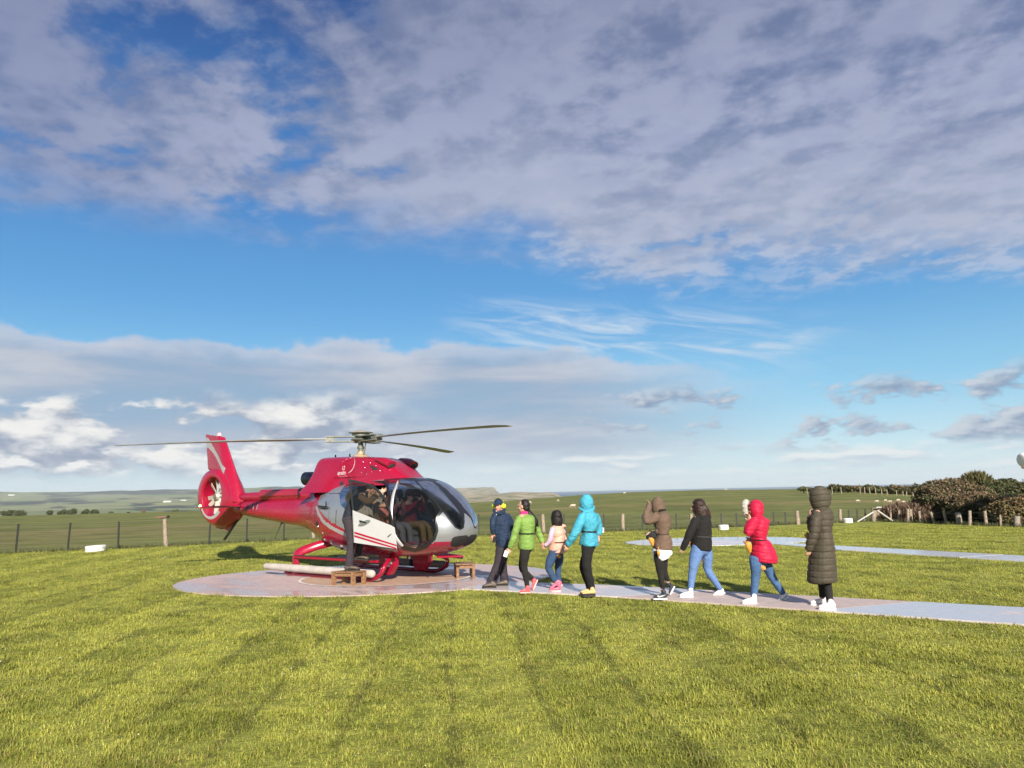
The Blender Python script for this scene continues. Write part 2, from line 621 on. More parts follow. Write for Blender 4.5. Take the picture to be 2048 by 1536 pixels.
def terr(x, y):
    x, y = np.asarray(x, float), np.asarray(y, float)
    r = np.hypot(x, y)
    az = np.degrees(np.arctan2(x, y))
    front = sstep(np.abs(az), 80, 60)
    rc = np.interp(az, C_AZ, C_RC)
    hc = (EYE - rc * np.cos(np.radians(az)) * np.interp(az, C_AZ, C_PX) / FPX) * front
    near = hc * sstep(r, 36, 1.0 * rc)
    s = np.maximum(r - rc, 0)
    lg = np.log(np.maximum(r, 1))
    n1 = fbm(az * 0.22 + 40, lg * 3.0, 5, 3) - 0.5
    n2 = fbm(az * 0.9 + 90, lg * 7.0, 4, 9) - 0.5
    zl = np.interp(r, *KL) + (r / 9500.0) * (70 * n1 + 18 * n2) * sstep(r, 1200, 5000)
    zm = np.interp(r, *KM) + n1 * 16 * sstep(r, 900, 2600) + n2 * 13 * sstep(r, 1800, 2600)
    zs = np.interp(r, *KS)
    coast = sstep(az + (r - 6500) * 0.0004, -1.35, -1.05) * sstep(r, 3900, 4300)
    wl = sstep(az, -5.0, -12.0)
    ws = np.maximum(sstep(az, 2.6, 5.6), coast)
    far = (zl * wl + zm * (1 - wl)) * (1 - ws) + zs * ws
    far = far * front
    k = sstep(s, 0, 160)
    z = near * (1 - k) + np.minimum(near, hc * 1.0) * 0 + far * k
    return np.where(r < 36, 0.0, z)


def hit(px, py, r0=36.0):
    """where the sight line meets the land"""
    d = ray(px, py)
    d = d / math.hypot(d[0], d[1])
    r = np.concatenate([np.arange(r0, 400, 0.5), np.arange(400, 12000, 8.0)])
    P = np.array([0, 0, EYE]) + r[:, None] * d
    k = np.argmax(P[:, 2] <= terr(P[:, 0], P[:, 1]))
    return P[k] if k > 0 else P[int(100 / 0.5)]


FENCE = [(-40, 15.0), (-17.23, 26.35), (-15.69, 26.9), (-14.17, 27.5), (-12.86, 28.1), (-11.65, 28.8), (-10.33, 29.5), (-9.12, 30.0),
         (-8.2, 30.3), (-3.5, 30.4), (1.22, 30.5), (4.41, 31.3), (6.75, 31.98), (8.74, 32.5), (12.52, 33.8), (16.43, 34.9)]
HEDGE = [(16.43, 34.9), (16.61, 33.7), (17.21, 32.6), (17.41, 31.2), (17.9, 30.2), (18.02, 29.3), (18.54, 28.2), (20.5, 24.5), (24.0, 18.0)]
FX, FY = np.array([p[0] for p in FENCE]), np.array([p[1] for p in FENCE])
HX, HY = np.array([p[0] for p in HEDGE[::-1]]), np.array([p[1] for p in HEDGE[::-1]])


def in_lawn(x, y):
    a = (y < np.interp(x, FX, FY)) & (x < 16.43 + 0 * y)
    b = (x >= 16.43) & (x < np.interp(y, HY, HX))
    return a | b | (y < 15)


PAD_C, PAD_R = (-3.12, 16.15), (3.90, 2.80)
PAD2_C, PAD2_R = (6.45, 24.35), (2.95, 1.80)
# near path: far edge and near edge from the pad to the right, and beyond the frame
PA = [(-0.30, 14.95), (0.44, 14.48), (1.86, 13.85), (5.05, 11.75), (6.88, 10.55), (14.0, 6.1), (20.0, 2.4)]
PB = [(-1.00, 13.90), (-0.29, 13.55), (1.66, 12.43), (4.49, 10.46), (6.08, 9.36), (13.2, 4.9), (19.2, 1.2)]
P2A = [(8.2, 22.75), (9.04, 21.38), (11.57, 17.53), (14.6, 13.0), (19.0, 6.6)]
P2B = [(7.5, 22.9), (8.51, 20.12), (10.81, 16.38), (13.6, 12.2), (18.0, 5.8)]


def in_paved(x, y, grow=0.0):
    r = ((x - PAD_C[0]) / (PAD_R[0] + grow)) ** 2 + ((y - PAD_C[1]) / (PAD_R[1] + grow)) ** 2 < 1
    r |= ((x - PAD2_C[0]) / (PAD2_R[0] + grow)) ** 2 + ((y - PAD2_C[1]) / (PAD2_R[1] + grow)) ** 2 < 1
    r |= inpoly(x, y, PA + PB[::-1])
    r |= inpoly(x, y, P2A + P2B[::-1])
    return r


def grass_colour(t, g, zone=None, blade=None):
    """shared colour of turf: mown stripes, light and dark patches, brown spots"""
    x, y, z = t.sep(g)
    gp = t.xyz(x, y, 0.0)
    big = t.noise(gp, 0.33, 4, 0.6)
    med = t.noise(gp, 1.5, 5, 0.65, 0.4)
    fine = t.noise(gp, 7.0, 4, 0.65)
    wob = t.mul(t.sub(t.noise(gp, 0.22, 3, 0.5), 0.5), 0.7)
    across = t.add(t.add(t.mul(x, 0.985), t.mul(y, 0.085)), wob)
    st1 = t.mul(t.m('TANH', t.mul(t.m('SINE', t.mul(across, 3.9)), 1.8)), 1.05)
    across2 = t.add(t.add(t.mul(x, 0.55), t.mul(y, 0.83)), t.mul(wob, 0.6))
    st2 = t.mul(t.m('TANH', t.mul(t.m('SINE', t.mul(across2, 4.6)), 1.8)), 1.05)
    sel = t.ss(t.sub(across2, 13.4), -0.5, 0.5)
    lft = t.ss(t.add(x, 4.0), 0.6, -1.2)
    sel = t.mul(sel, t.sub(1.0, lft))
    st = t.add(t.mul(st1, t.sub(1.0, sel)), t.mul(st2, sel))
    v = t.add(t.mul(big, 0.45), t.mul(med, 1.05))
    v = t.add(v, t.add(t.mul(fine, 0.80), t.mul(st, 0.07)))
    c = t.mix(t.ss(v, 0.80, 1.42), (0.165, 0.188, 0.030), (0.375, 0.388, 0.076))
    dry = t.ss(t.noise(gp, 0.85, 5, 0.7, 0.5), 0.58, 0.74)
    c = t.mix(t.mul(dry, 0.55), c, (0.34, 0.285, 0.10))
    rut = t.ss(t.add(t.m('ABSOLUTE', st1), t.mul(t.sub(med, 0.5), 2.2)), 0.50, 0.0)
    c = t.mix(t.mul(rut, 0.40), c, (0.075, 0.080, 0.022))
    dirt = t.ss(t.noise(gp, 1.9, 6, 0.72, 0.3), 0.635, 0.73)
    c = t.mix(t.mul(dirt, 0.55), c, (0.13, 0.095, 0.050))
    return c, v


def ground_mat():
    m, t, b = mat_new("grassland")
    g = t.n.new('ShaderNodeNewGeometry').outputs['Position']
    at_ = t.n.new('ShaderNodeAttribute')
    at_.attribute_name = 'zone'
    zr, zg, zb = t.sep(at_.outputs['Color'])
    za = at_.outputs['Alpha']
    lawn, v = grass_colour(t, g)
    x, y, z = t.sep(g)
    gp = t.xyz(x, y, 0.0)
    n1 = t.noise(gp, 0.11, 6, 0.6, 0.3)
    n2 = t.noise(t.xyz(t.mul(x, 0.35), y, 0.0), 0.9, 6, 0.7)
    # rough grazed pasture beyond the fence
    pas = t.mix(t.ss(t.add(t.mul(n1, 0.5), t.mul(n2, 0.6)), 0.40, 0.68), (0.092, 0.108, 0.028), (0.215, 0.220, 0.068))
    pas = t.mix(t.mul(zg, t.ss(n2, 0.35, 0.58)), pas, (0.275, 0.205, 0.095))
    # distant fields
    vo = t.n.new('ShaderNodeTexVoronoi')
    vo.inputs['Scale'].default_value = 0.0016
    vo.inputs['Randomness'].default_value = 0.9
    t.put(vo.inputs['Vector'], t.xyz(t.mul(x, 0.55), y, 0.0))
    f = t.sep(vo.outputs['Color'])[0]
    n3 = t.noise(t.xyz(t.mul(x, 0.5), y, 0.0), 0.0028, 6, 0.6)
    fld = t.mix(f, (0.125, 0.165, 0.060), (0.235, 0.245, 0.110))
    fld = t.mix(t.ss(n3, 0.35, 0.7), fld, (0.155, 0.175, 0.075))
    fld = t.mix(za, fld, (0.030, 0.040, 0.026))
    r = t.m('SQRT', t.add(t.mul(x, x), t.mul(y, y)))
    c = t.mix(t.ss(r, 260, 800), pas, fld)
    dune = t.mix(t.ss(t.noise(gp, 0.010, 6, 0.65), 0.38, 0.62), (0.40, 0.33, 0.22), (0.135, 0.140, 0.075))
    c = t.mix(zb, c, dune)
    c = t.mix(zr, c, lawn)
    t.put(b.inputs['Base Color'], c)
    b.inputs['Roughness'].default_value = 0.9
    b.inputs['Specular IOR Level'].default_value = 0.15
    h = t.add(t.noise(gp, 9.0, 6, 0.75), t.mul(t.noise(gp, 1.3, 4, 0.6), 2.2))
    t.put(b.inputs['Normal'], t.bump(h, 0.09))
    return m


def build_land():
    az = np.radians(np.concatenate([np.arange(-180, -52, 4.0), np.arange(-52, 52, 0.2), np.arange(52, 180, 4.0)]))
    rr = [0.0, 2.0]
    while rr[-1] < 20500:
        rr.append(rr[-1] + max(1.2, rr[-1] * (0.020 if rr[-1] > 30 else 0.05)))
    rr = np.array(rr)
    R, A = np.meshgrid(rr[1:], az, indexing='ij')
    X, Y = R * np.sin(A), R * np.cos(A)
    Z = terr(X, Y)
    na, nr = len(az), len(rr) - 1
    V = np.stack([X, Y, Z], -1).reshape(-1, 3)
    V = np.vstack([V, [[0, 0, 0]]])
    i = np.arange(nr - 1)[:, None]
    j = np.arange(na)[None, :]
    j2 = (j + 1) % na
    F = np.stack([i * na + j, (i + 1) * na + j, (i + 1) * na + j2, i * na + j2], -1).reshape(-1, 4)[:, ::-1].tolist()
    c = nr * na
    F += [(c, (k + 1) % na, k) for k in range(na)]
    me = bpy.data.meshes.new("ground")
    me.from_pydata(V.tolist(), [], F)
    x, y = V[:, 0], V[:, 1]
    r = np.hypot(x, y)
    a = np.degrees(np.arctan2(x, y))
    lawn = (in_lawn(x, y) & (r < 60)).astype(float)
    rt = np.interp(a, [-35, -20, -5, 5, 15, 35], [50, 56, 66, 74, 78, 72])
    tan_ = np.exp(-((r - rt) / 5.5) ** 2) + 0.55 * np.exp(-((r - rt * 0.80) / 5.0) ** 2) * sstep(a, -8, -20) + 0.35 * np.exp(-((r - rt * 1.6) / 6.0) ** 2)
    tan_ = np.clip(tan_, 0, 1) * (0.45 + 0.55 * fbm(a * 0.5, r * 0.05, 3, 4))
    dune = sstep(r, 1500, 2300) * sstep(a, -14, -7)
    lg = np.log(np.maximum(r, 1)) * 9
    fo = fbm(a * 0.42 + 7, lg, 5, 21)
    forest = sstep(fo, 0.54, 0.60) * sstep(r, 1300, 1900) * (1 - dune)
    forest = np.maximum(forest, sstep(r, 7600, 8600) * sstep(fo, 0.36, 0.46) * (1 - dune))
    at_ = me.attributes.new('zone', 'FLOAT_COLOR', 'POINT')
    at_.data.foreach_set('color', np.stack([lawn, tan_, dune, forest], -1).ravel())
    me.polygons.foreach_set('use_smooth', [True] * len(me.polygons))
    me.update()
    tag(link_mesh('ground', me, ground_mat()), 'mown green lawn and rough pasture running out to far hazy hills', kind='structure')
    # sea
    m, t, b = mat_new("sea_water")
    g = t.n.new('ShaderNodeNewGeometry').outputs['Position']
    n = t.noise(g, 0.012, 6, 0.6)
    t.put(b.inputs['Base Color'], t.mix(t.ss(n, 0.35, 0.7), (0.012, 0.055, 0.100), (0.025, 0.085, 0.135)))
    b.inputs['Roughness'].default_value = 0.40
    b.inputs['Specular IOR Level'].default_value = 0.25
    t.put(b.inputs['Normal'], t.bump(t.noise(g, 0.05, 5, 0.6), 2.0))
    mb = MB()
    na = 160
    rr = [300, 2000, 6000, 12000, 20400]
    V = [(q * math.sin(2 * math.pi * k / na), q * math.cos(2 * math.pi * k / na), -58.0) for q in rr for k in range(na)]
    mb.raw(V, [(i * na + j, (i + 1) * na + j, (i + 1) * na + (j + 1) % na, i * na + (j + 1) % na) for i in range(len(rr) - 1) for j in range(na)])
    tag(mb.build('sea', m, smooth=False), 'blue grey sea along the horizon', kind='structure')
    # the air between here and the hills
    hm = bpy.data.materials.new("air")
    hm.use_nodes = True
    t = NT(hm.node_tree)
    t.n.clear()
    out = t.n.new('ShaderNodeOutputMaterial')
    pv = t.n.new('ShaderNodeVolumePrincipled')
    pv.inputs['Color'].default_value = (0.86, 0.94, 1.0, 1)
    pv.inputs['Density'].default_value = 0.000045
    t.l.new(pv.outputs[0], out.inputs['Volume'])
    if HAZE:
        mb = MB()
        mb.box((0, 0, 60.0), (43000, 43000, 300.0))
        tag(mb.build('haze', hm, smooth=False), 'pale sea haze in the distance', kind='stuff')


HAZE = True
build_land()

# ------------------------------------------------------------------ concrete pads and paths
def concrete(name, base, wet, seed, dryness=0.5):
    m, t, b = mat_new(name)
    g = t.n.new('ShaderNodeNewGeometry').outputs['Position']
    x, y, z = t.sep(g)
    p = t.xyz(t.add(t.add(t.mul(x, 0.55), t.mul(y, -0.35)), seed), t.add(y, t.mul(x, 0.55)), seed)
    n = t.noise(p, 0.85, 6, 0.62, 0.35)
    w = t.ss(n, dryness - 0.05, dryness + 0.07)
    fine = t.noise(g, 9.0, 5, 0.7)
    c = t.mix(t.ss(fine, 0.3, 0.7), tuple(v * 0.86 for v in base), tuple(v * 1.1 for v in base))
    c = t.mix(t.mul(w, 0.55), c, wet)
    t.put(b.inputs['Base Color'], c)
    t.put(b.inputs['Roughness'], t.add(t.sub(0.58, t.mul(w, 0.42)), t.mul(t.sub(fine, 0.5), 0.12)))
    b.inputs['Specular IOR Level'].default_value = 0.6
    t.put(b.inputs['Normal'], t.bump(t.noise(g, 28.0, 4, 0.6), 0.0010, 0.4))
    return m


CON_PALE = concrete("damp_concrete", (0.56, 0.49, 0.48), (0.47, 0.42, 0.425), 2.0, 0.42)
CON_BROWN = concrete("brown_concrete", (0.47, 0.375, 0.34), (0.38, 0.31, 0.29), 5.0, 0.60)
CON_PAD = concrete("pad_concrete", (0.48, 0.37, 0.345), (0.37, 0.29, 0.28), 9.3, 0.50)
CON_FAR = concrete("far_pad_concrete", (0.60, 0.55, 0.56), (0.50, 0.47, 0.49), 3.0, 0.38)
M_CIRC = concrete("circle_paint", (0.44, 0.30, 0.21), (0.30, 0.19, 0.13), 1.0, 0.64)
M_LINE = pmat("line_paint", (0.70, 0.64, 0.60), 0.5, var=0.2, vs=9)


def disc(name, c, r, z0, z1, mat, kind=None, label=None, parent=None, n=128, hole=None):
    mb = MB()
    a = np.linspace(0, 2 * np.pi, n, endpoint=False)
    ring = lambda k, z: [(c[0] + r[0] * k * math.cos(q), c[1] + r[1] * k * math.sin(q), z) for q in a]
    if hole is None:
        V = ring(1, z0) + ring(1, z1) + [(c[0], c[1], z1)]
        F = [(i, (i + 1) % n, n + (i + 1) % n, n + i) for i in range(n)] + [(n + i, n + (i + 1) % n, 2 * n) for i in range(n)]
    else:
        V = ring(1, z1) + ring(hole, z1)
        F = [(i, (i + 1) % n, n + (i + 1) % n, n + i) for i in range(n)]
    mb.raw(V, F)
    o = mb.build(name, mat, parent, smooth=False)
    return tag(o, label, kind=kind)


pad = disc('landing_pad', PAD_C, PAD_R, -0.05, 0.020, CON_PAD, 'structure', 'round damp concrete landing pad under the helicopter')
CIRC_C = (-2.70, 15.95)
disc('painted_circle', CIRC_C, (1.72, 1.42), 0, 0.024, M_CIRC, parent=pad, label='brown painted touchdown circle', hole=0.02)
disc('painted_ring', CIRC_C, (1.78, 1.47), 0, 0.028, M_LINE, parent=pad, label='thin white ring round the touchdown circle', hole=0.965)
disc('far_landing_pad', PAD2_C, PAD2_R, -0.05, 0.020, CON_FAR, 'structure', 'second round concrete landing pad, wet and empty, in the lawn behind')


def path_slabs(name, A, B, cuts, mats, label, z1=0.024):
    """slabs between a far edge A and a near edge B; cuts = fraction along the whole path"""
    A, B = np.array(A), np.array(B)
    root = None

    def pt(T, s):
        L = np.concatenate([[0], np.cumsum(np.linalg.norm(np.diff(T, axis=0), axis=1))])
        return np.array([np.interp(s * L[-1], L, T[:, 0]), np.interp(s * L[-1], L, T[:, 1])])
    for k in range(len(cuts) - 1):
        (a0, b0), (a1, b1) = cuts[k], cuts[k + 1]
        S = np.linspace(0, 1, 7)
        top = [pt(A, a0 + (a1 - a0) * s) for s in S]
        bot = [pt(B, b0 + (b1 - b0) * s) for s in S]
        e = 0.006
        ca = (np.array(top).mean(0) + np.array(bot).mean(0)) / 2
        sh = lambda p: ca + (np.array(p) - ca) * (1 - e)
        poly = [sh(p) for p in top] + [sh(p) for p in bot[::-1]]
        mb = MB()
        mb.prism([(p[0], p[1]) for p in poly], -0.05, z1 - 0.001 * (k % 2), lambda u, v, t: (u, v, t))
        o = mb.build('concrete_slab' if root is not None else name, mats[k % len(mats)], root, smooth=False)
        if root is None:
            root = o
            tag(o, label, kind='structure')
    return root


path_slabs('footpath', PA, PB, [(0.0, 0.0), (0.175, 0.125), (0.30, 0.255), (0.405, 0.372), (0.52, 0.49), (0.64, 0.61), (1, 1)],
           [CON_PALE, CON_BROWN, CON_PALE, CON_BROWN], 'concrete footpath of damp slabs leading to the landing pad')
path_slabs('far_footpath', P2A, P2B, [(0.0, 0.0), (0.30, 0.30), (0.52, 0.52), (0.75, 0.75), (1, 1)], [CON_FAR, CON_FAR],
           'narrow concrete footpath leading to the second pad', 0.022)
# ------------------------------------------------------------------ the helicopter
HELI_O = np.array([-3.409, 16.770, 0.0])
HELI_A = math.radians(-38.0)
HF = np.array([math.cos(HELI_A), math.sin(HELI_A), 0.0])          # forward
HL = np.array([-math.sin(HELI_A), math.cos(HELI_A), 0.0])         # to its left


def h2w(p):
    p = np.asarray(p, float)
    return HELI_O + p[..., :1] * HF + p[..., 1:2] * HL + p[..., 2:] * np.array([0, 0, 1.0])


RED = (0.30, 0.004, 0.028)
def paint(name, col, rough=0.26, metal=0.0, coat=0.5, var=0.06):
    m = pmat(name, col, rough, metal, var=var, vs=2.0, coat=coat, spec=0.45)
    return m


M_RED = paint("red_paint", RED)
M_SILV = paint("silver_paint", (0.33, 0.34, 0.36), 0.30, 0.55, 0.4, 0.03)
M_WSILV = paint("door_silver_paint", (0.41, 0.41, 0.415), 0.34, 0.1, 0.4, 0.03)
M_GREYS = paint("grey_stripe_paint", (0.31, 0.31, 0.305), 0.35)
M_BLK = pmat("black_trim", (0.012, 0.013, 0.015), 0.32, spec=0.5)
M_RUB = pmat("black_rubber", (0.02, 0.02, 0.02), 0.7)
M_LIN = pmat("cabin_lining", (0.060, 0.058, 0.056), 0.85, bump=0.003)
M_GLS = glass("tinted_glass", (0.29, 0.31, 0.35), 0.88)
M_GLD = glass("dark_side_glass", (0.34, 0.38, 0.42), 0.80)
M_GRL = pmat("intake_mesh", (0.018, 0.018, 0.018), 0.7, bump=0.006, bs=160)
M_HUB = pmat("hub_grey_green", (0.16, 0.17, 0.145), 0.5, 0.2, var=0.25, vs=14)
M_HUBL = pmat("hub_pale", (0.36, 0.34, 0.29), 0.45, 0.2, var=0.2, vs=14)
M_BLADE = pmat("blade_grey", (0.20, 0.21, 0.215), 0.45, var=0.15)
M_TAN = pmat("mast_tan", (0.33, 0.25, 0.16), 0.5, var=0.2)
M_FANW = pmat("fan_cream", (0.46, 0.43, 0.37), 0.45, var=0.08)
M_FLOAT = pmat("float_bag_fabric", (0.42, 0.385, 0.345), 0.75, var=0.12, vs=5, bump=0.006, bs=25)
M_FLOATD = pmat("float_bag_grey", (0.27, 0.25, 0.24), 0.75, var=0.12, vs=5, bump=0.006, bs=25)
M_FLOATB = pmat("float_band_dark", (0.014, 0.016, 0.030), 0.7, bump=0.006, bs=25)
M_EXH = pmat("exhaust_steel", (0.05, 0.06, 0.085), 0.33, 0.85, var=0.5, vs=7)
M_CHR = pmat("bare_metal", (0.55, 0.55, 0.56), 0.25, 0.9)
M_WHT = pmat("white_sticker", (0.78, 0.78, 0.78), 0.5)
M_LET = pmat("lettering_silver", (0.66, 0.62, 0.64), 0.5)
M_LETP = pmat("lettering_pink", (0.52, 0.17, 0.20), 0.5)
M_SEAT = pmat("seat_grey", (0.36, 0.34, 0.31), 0.8, var=0.15, bump=0.004)
M_SEATD = pmat("seat_dark", (0.05, 0.05, 0.055), 0.85)
E_RED = emat("beacon_red", (1.0, 0.10, 0.06), 9.0)
E_GRN = emat("nav_green", (0.35, 1.0, 0.25), 4.0)

REGION = {
    'side_window': [(11.083,1.981),(11.354,2.164),(11.474,2.356),(11.474,2.478),(11.534,2.557),(11.414,2.653),(11.414,2.714),(11.234,2.723),(10.933,2.758),(10.543,2.574),(10.332,2.452),(10.062,2.26),(9.942,2.182),(9.791,2.042),(9.611,1.763),(9.611,1.719),(10.573,1.806),(10.933,1.894)],
    'front_window': [(8.589,2.679),(8.259,2.723),(8.078,2.766),(7.538,2.766),(7.357,2.775),(7.057,2.819),(6.786,2.766),(4.563,2.505),(3.871,2.382),(3.841,2.286),(3.841,2.112),(3.871,2.033),(3.841,1.798),(3.751,1.588),(3.902,1.492),(4.052,1.335),(4.202,1.274),(4.533,1.134),(4.923,0.995),(5.705,0.899),(5.915,0.864),(6.035,0.899),(6.306,0.951),(6.606,0.995),(6.606,1.073),(6.786,1.265),(6.846,1.396),(6.937,1.51),(7.177,1.623),(7.267,1.737),(7.628,2.016)],
    'windscreen': [(6.907,2.836),(6.786,2.923),(6.756,3.019),(6.486,3.115),(4.803,3.072),(3.601,3.019),(3.421,3.019),(3,2.985),(2.25,2.854),(1.725,2.635),(1.25,2.365),(1.175,2.129),(1.15,1.894),(1.325,1.806),(1.525,1.737),(2,1.824),(2.6,2.138),(2.925,2.286),(3.27,2.409),(3.992,2.487),(4.172,2.522),(5.134,2.644),(5.795,2.697),(6.426,2.766)],
    'frame': [(9.25,2.827),(9.13,2.845),(8.77,2.95),(8.679,3.028),(8.409,2.985),(8.048,2.967),(7.898,2.976),(7.598,3.002),(7.417,3.054),(7.327,3.115),(7.117,3.142),(2.525,3.142),(2.15,3.063),(1.775,2.932),(1.425,2.766),(1.125,2.548),(1,2.313),(0.925,2.051),(0.9,1.806),(1.15,1.684),(1.4,1.606),(2.05,1.728),(2.95,2.164),(3.27,2.286),(3.451,2.321),(3.601,2.347),(3.631,2.155),(3.691,2.077),(3.661,1.824),(3.571,1.58),(3.902,1.204),(4.863,0.829),(5.104,0.759),(6.396,0.593),(6.486,0.637),(6.726,0.707),(6.816,0.75),(7.087,0.794),(7.027,0.89),(7.027,1.038),(7.057,1.108),(7.117,1.161),(7.087,1.318),(7.177,1.492),(7.267,1.571),(7.327,1.588),(7.838,2.007),(8.229,2.295),(8.649,2.539)],
    'silver': [(13.457,1.885),(13.457,1.946),(13.578,2.094),(13.548,2.173),(13.578,2.356),(13.518,2.426),(13.518,2.522),(13.638,2.653),(13.698,2.827),(13.548,2.845),(12.466,2.923),(11.715,2.993),(11.384,3.011),(10.392,3.019),(10.002,3.054),(9.701,3.054),(9.581,3.072),(8.589,3.142),(1.3,3.142),(0.025,1.754),(0.025,0),(1.725,0),(1.925,0.017),(2,0.148),(2.325,0.524),(2.475,0.611),(2.625,0.689),(3.09,0.873),(3.24,0.925),(3.421,0.96),(3.962,1.03),(4.142,1.038),(5.194,0.942),(5.765,0.934),(5.975,0.916),(7.147,0.881),(7.477,0.977),(7.898,1.073),(8.409,1.178),(9.13,1.3),(10.903,1.527),(11.384,1.571),(11.715,1.58),(12.376,1.641),(12.977,1.745)],
    'red_line': [(0.65,0),(1.725,0),(1.925,0.017),(2,0.148),(2.325,0.524),(2.625,0.689),(3.24,0.925),(3.601,0.986),(3.962,1.03),(4.142,1.038),(4.082,1.1),(3.541,1.056),(3.18,0.995),(2.675,0.846),(2.525,0.785),(2.375,0.707),(2.075,0.506),(1.8,0.227),(1.7,0.07),(1.55,0)],
    'grey_stripe': [(13.788,1.859),(13.487,1.859),(13.067,1.693),(12.496,1.588),(11.925,1.562),(10.933,1.466),(10.362,1.388),(10.122,1.344),(9.821,1.309),(8.77,1.134),(8.679,1.108),(8.319,1.047),(8.078,0.986),(7.928,0.969),(7.688,0.899),(7.417,0.838),(7.538,0.759),(7.688,0.672),(8.199,0.829),(8.439,0.864),(8.529,0.899),(8.649,0.916),(8.74,0.951),(8.98,0.995),(9.07,1.03),(9.19,1.056),(9.341,1.065),(9.701,1.152),(10.092,1.222),(10.362,1.257),(10.723,1.326),(11.384,1.414),(11.925,1.466),(12.075,1.492),(12.826,1.571),(13.187,1.623),(13.367,1.658)],
    'intake': [(2.525,1.082),(2.25,1.152),(1.85,1.082),(1.625,1.03),(1.35,0.899),(1.075,0.698),(0.9,0.358),(1.15,0.009),(2.125,0),(2.925,0),(3.09,0.035),(3.421,0.131),(3.331,0.253),(3.301,0.48),(3.03,0.646),(2.65,0.951)],
    'opening': [(10.813,2.705),(10.633,2.705),(10.422,2.688),(10.272,2.697),(9.881,2.67),(9.731,2.679),(9.401,2.67),(8.95,2.679),(8.469,2.452),(8.018,2.173),(7.598,1.859),(7.297,1.588),(7.177,1.536),(7.147,1.492),(7.057,1.318),(7.057,1.169),(7.147,1.021),(7.327,0.838),(7.477,0.855),(8.048,0.916),(8.259,0.96),(8.86,1.038),(8.98,1.065),(9.851,1.169),(9.761,1.379),(9.761,1.527),(9.791,1.562),(9.761,1.588),(9.761,1.824),(9.881,2.042),(10.182,2.339),(10.513,2.548)],
}
# fuselage stations: x, underside, top, half width
ST=np.array([
(3.20,1.02,1.06,0.0),(3.18,.90,1.17,.16),(3.125,.81,1.275,.31),(3.01,.715,1.39,.485),(2.84,.64,1.55,.64),(2.63,.58,1.72,.765),
(2.38,.53,1.895,.855),(2.10,.495,2.015,.91),(1.75,.47,2.07,.94),(1.30,.455,2.09,.95),(.85,.455,2.09,.945),(.40,.475,2.075,.925),
(0.0,.52,2.055,.875),(-.40,.60,2.015,.78),(-.80,.70,1.955,.65),(-1.15,.805,1.875,.52),(-1.5,.92,1.785,.405),(-1.9,1.01,1.70,.325),
(-2.6,1.08,1.67,.285),(-3.3,1.15,1.655,.25),(-4.0,1.225,1.645,.215),(-4.75,1.31,1.63,.18)],float)


def fus(t,ph,inset=0.):
    t=np.asarray(t,float); ph=np.asarray(ph,float)
    q=spline(ST,t); x,zb,zt,w=q[...,0],q[...,1],q[...,2],np.maximum(q[...,3],0)
    k=.42; zc=zb+(zt-zb)*k
    s,c=np.sin(ph),np.cos(ph)
    n=np.clip(2.15+.13*t,2.15,2.6); n=np.where(t>13,2.6-(t-13)*.08,n); n=np.maximum(n,2.1)
    y=-w*np.sign(s)*np.abs(s)**(2/n)
    h=np.where(c>0,zc-zb,zt-zc)
    z=zc-h*np.sign(c)*np.abs(c)**(2/n)
    return np.stack([x,y,z],-1)

HELI = empty('helicopter', HELI_O, 'red and silver tourist helicopter on skids standing on the round pad with its door open', 'helicopter', rz=HELI_A)


def split_islands(o, least=30):
    """pieces that do not touch become objects of their own"""
    me = o.data
    n = len(me.vertices)
    E = np.zeros(len(me.edges) * 2, int)
    me.edges.foreach_get('vertices', E)
    E = E.reshape(-1, 2)
    lab = np.arange(n)
    while True:
        m = np.minimum(lab[E[:, 0]], lab[E[:, 1]])
        new = lab.copy()
        np.minimum.at(new, E[:, 0], m)
        np.minimum.at(new, E[:, 1], m)
        new = new[new]
        if (new == lab).all():
            break
        lab = new
    ids, cnt = np.unique(lab, return_counts=True)
    ids = ids[np.argsort(-cnt)]
    if len(ids) < 2:
        return
    L = np.zeros(len(me.loops), int)
    me.loops.foreach_get('vertex_index', L)
    L = L.reshape(-1, 4)
    co = np.zeros(n * 3)
    me.vertices.foreach_get('co', co)
    co = co.reshape(-1, 3)
    for i, k in enumerate(ids):
        f = L[lab[L[:, 0]] == k]
        if len(f) < least and i > 0:
            continue
        used, inv = np.unique(f.ravel(), return_inverse=True)
        m2 = fast_mesh(me.name, co[used], inv.reshape(-1, 4))
        m2.polygons.foreach_set('use_smooth', [True] * len(m2.polygons))
        m2.materials.append(me.materials[0])
        if i == 0:
            o.data = m2
        else:
            link_mesh(o.name.split('.')[0], m2, None, o.parent)


def split_surface(V, keep_id, names):
    """V: grid (a, b, 3); keep_id: region number per cell; names: {id: (name, material, extra)}"""
    na, nb = V.shape[:2]
    idx = np.arange(na * nb).reshape(na, nb)
    Q = np.stack([idx[:-1, :-1], idx[1:, :-1], idx[1:, 1:], idx[:-1, 1:]], -1)
    out = {}
    for k, (nm, mat) in names.items():
        f = Q[keep_id == k]
        if len(f) == 0:
            continue
        used, inv = np.unique(f.ravel(), return_inverse=True)
        vv = V.reshape(-1, 3)[used]
        me = fast_mesh(nm, vv, inv.reshape(-1, 4))
        me.polygons.foreach_set('use_smooth', [True] * len(me.polygons))
        out[k] = link_mesh(nm, me, mat, HELI)
        if k not in (0,):
            split_islands(out[k])
    return out


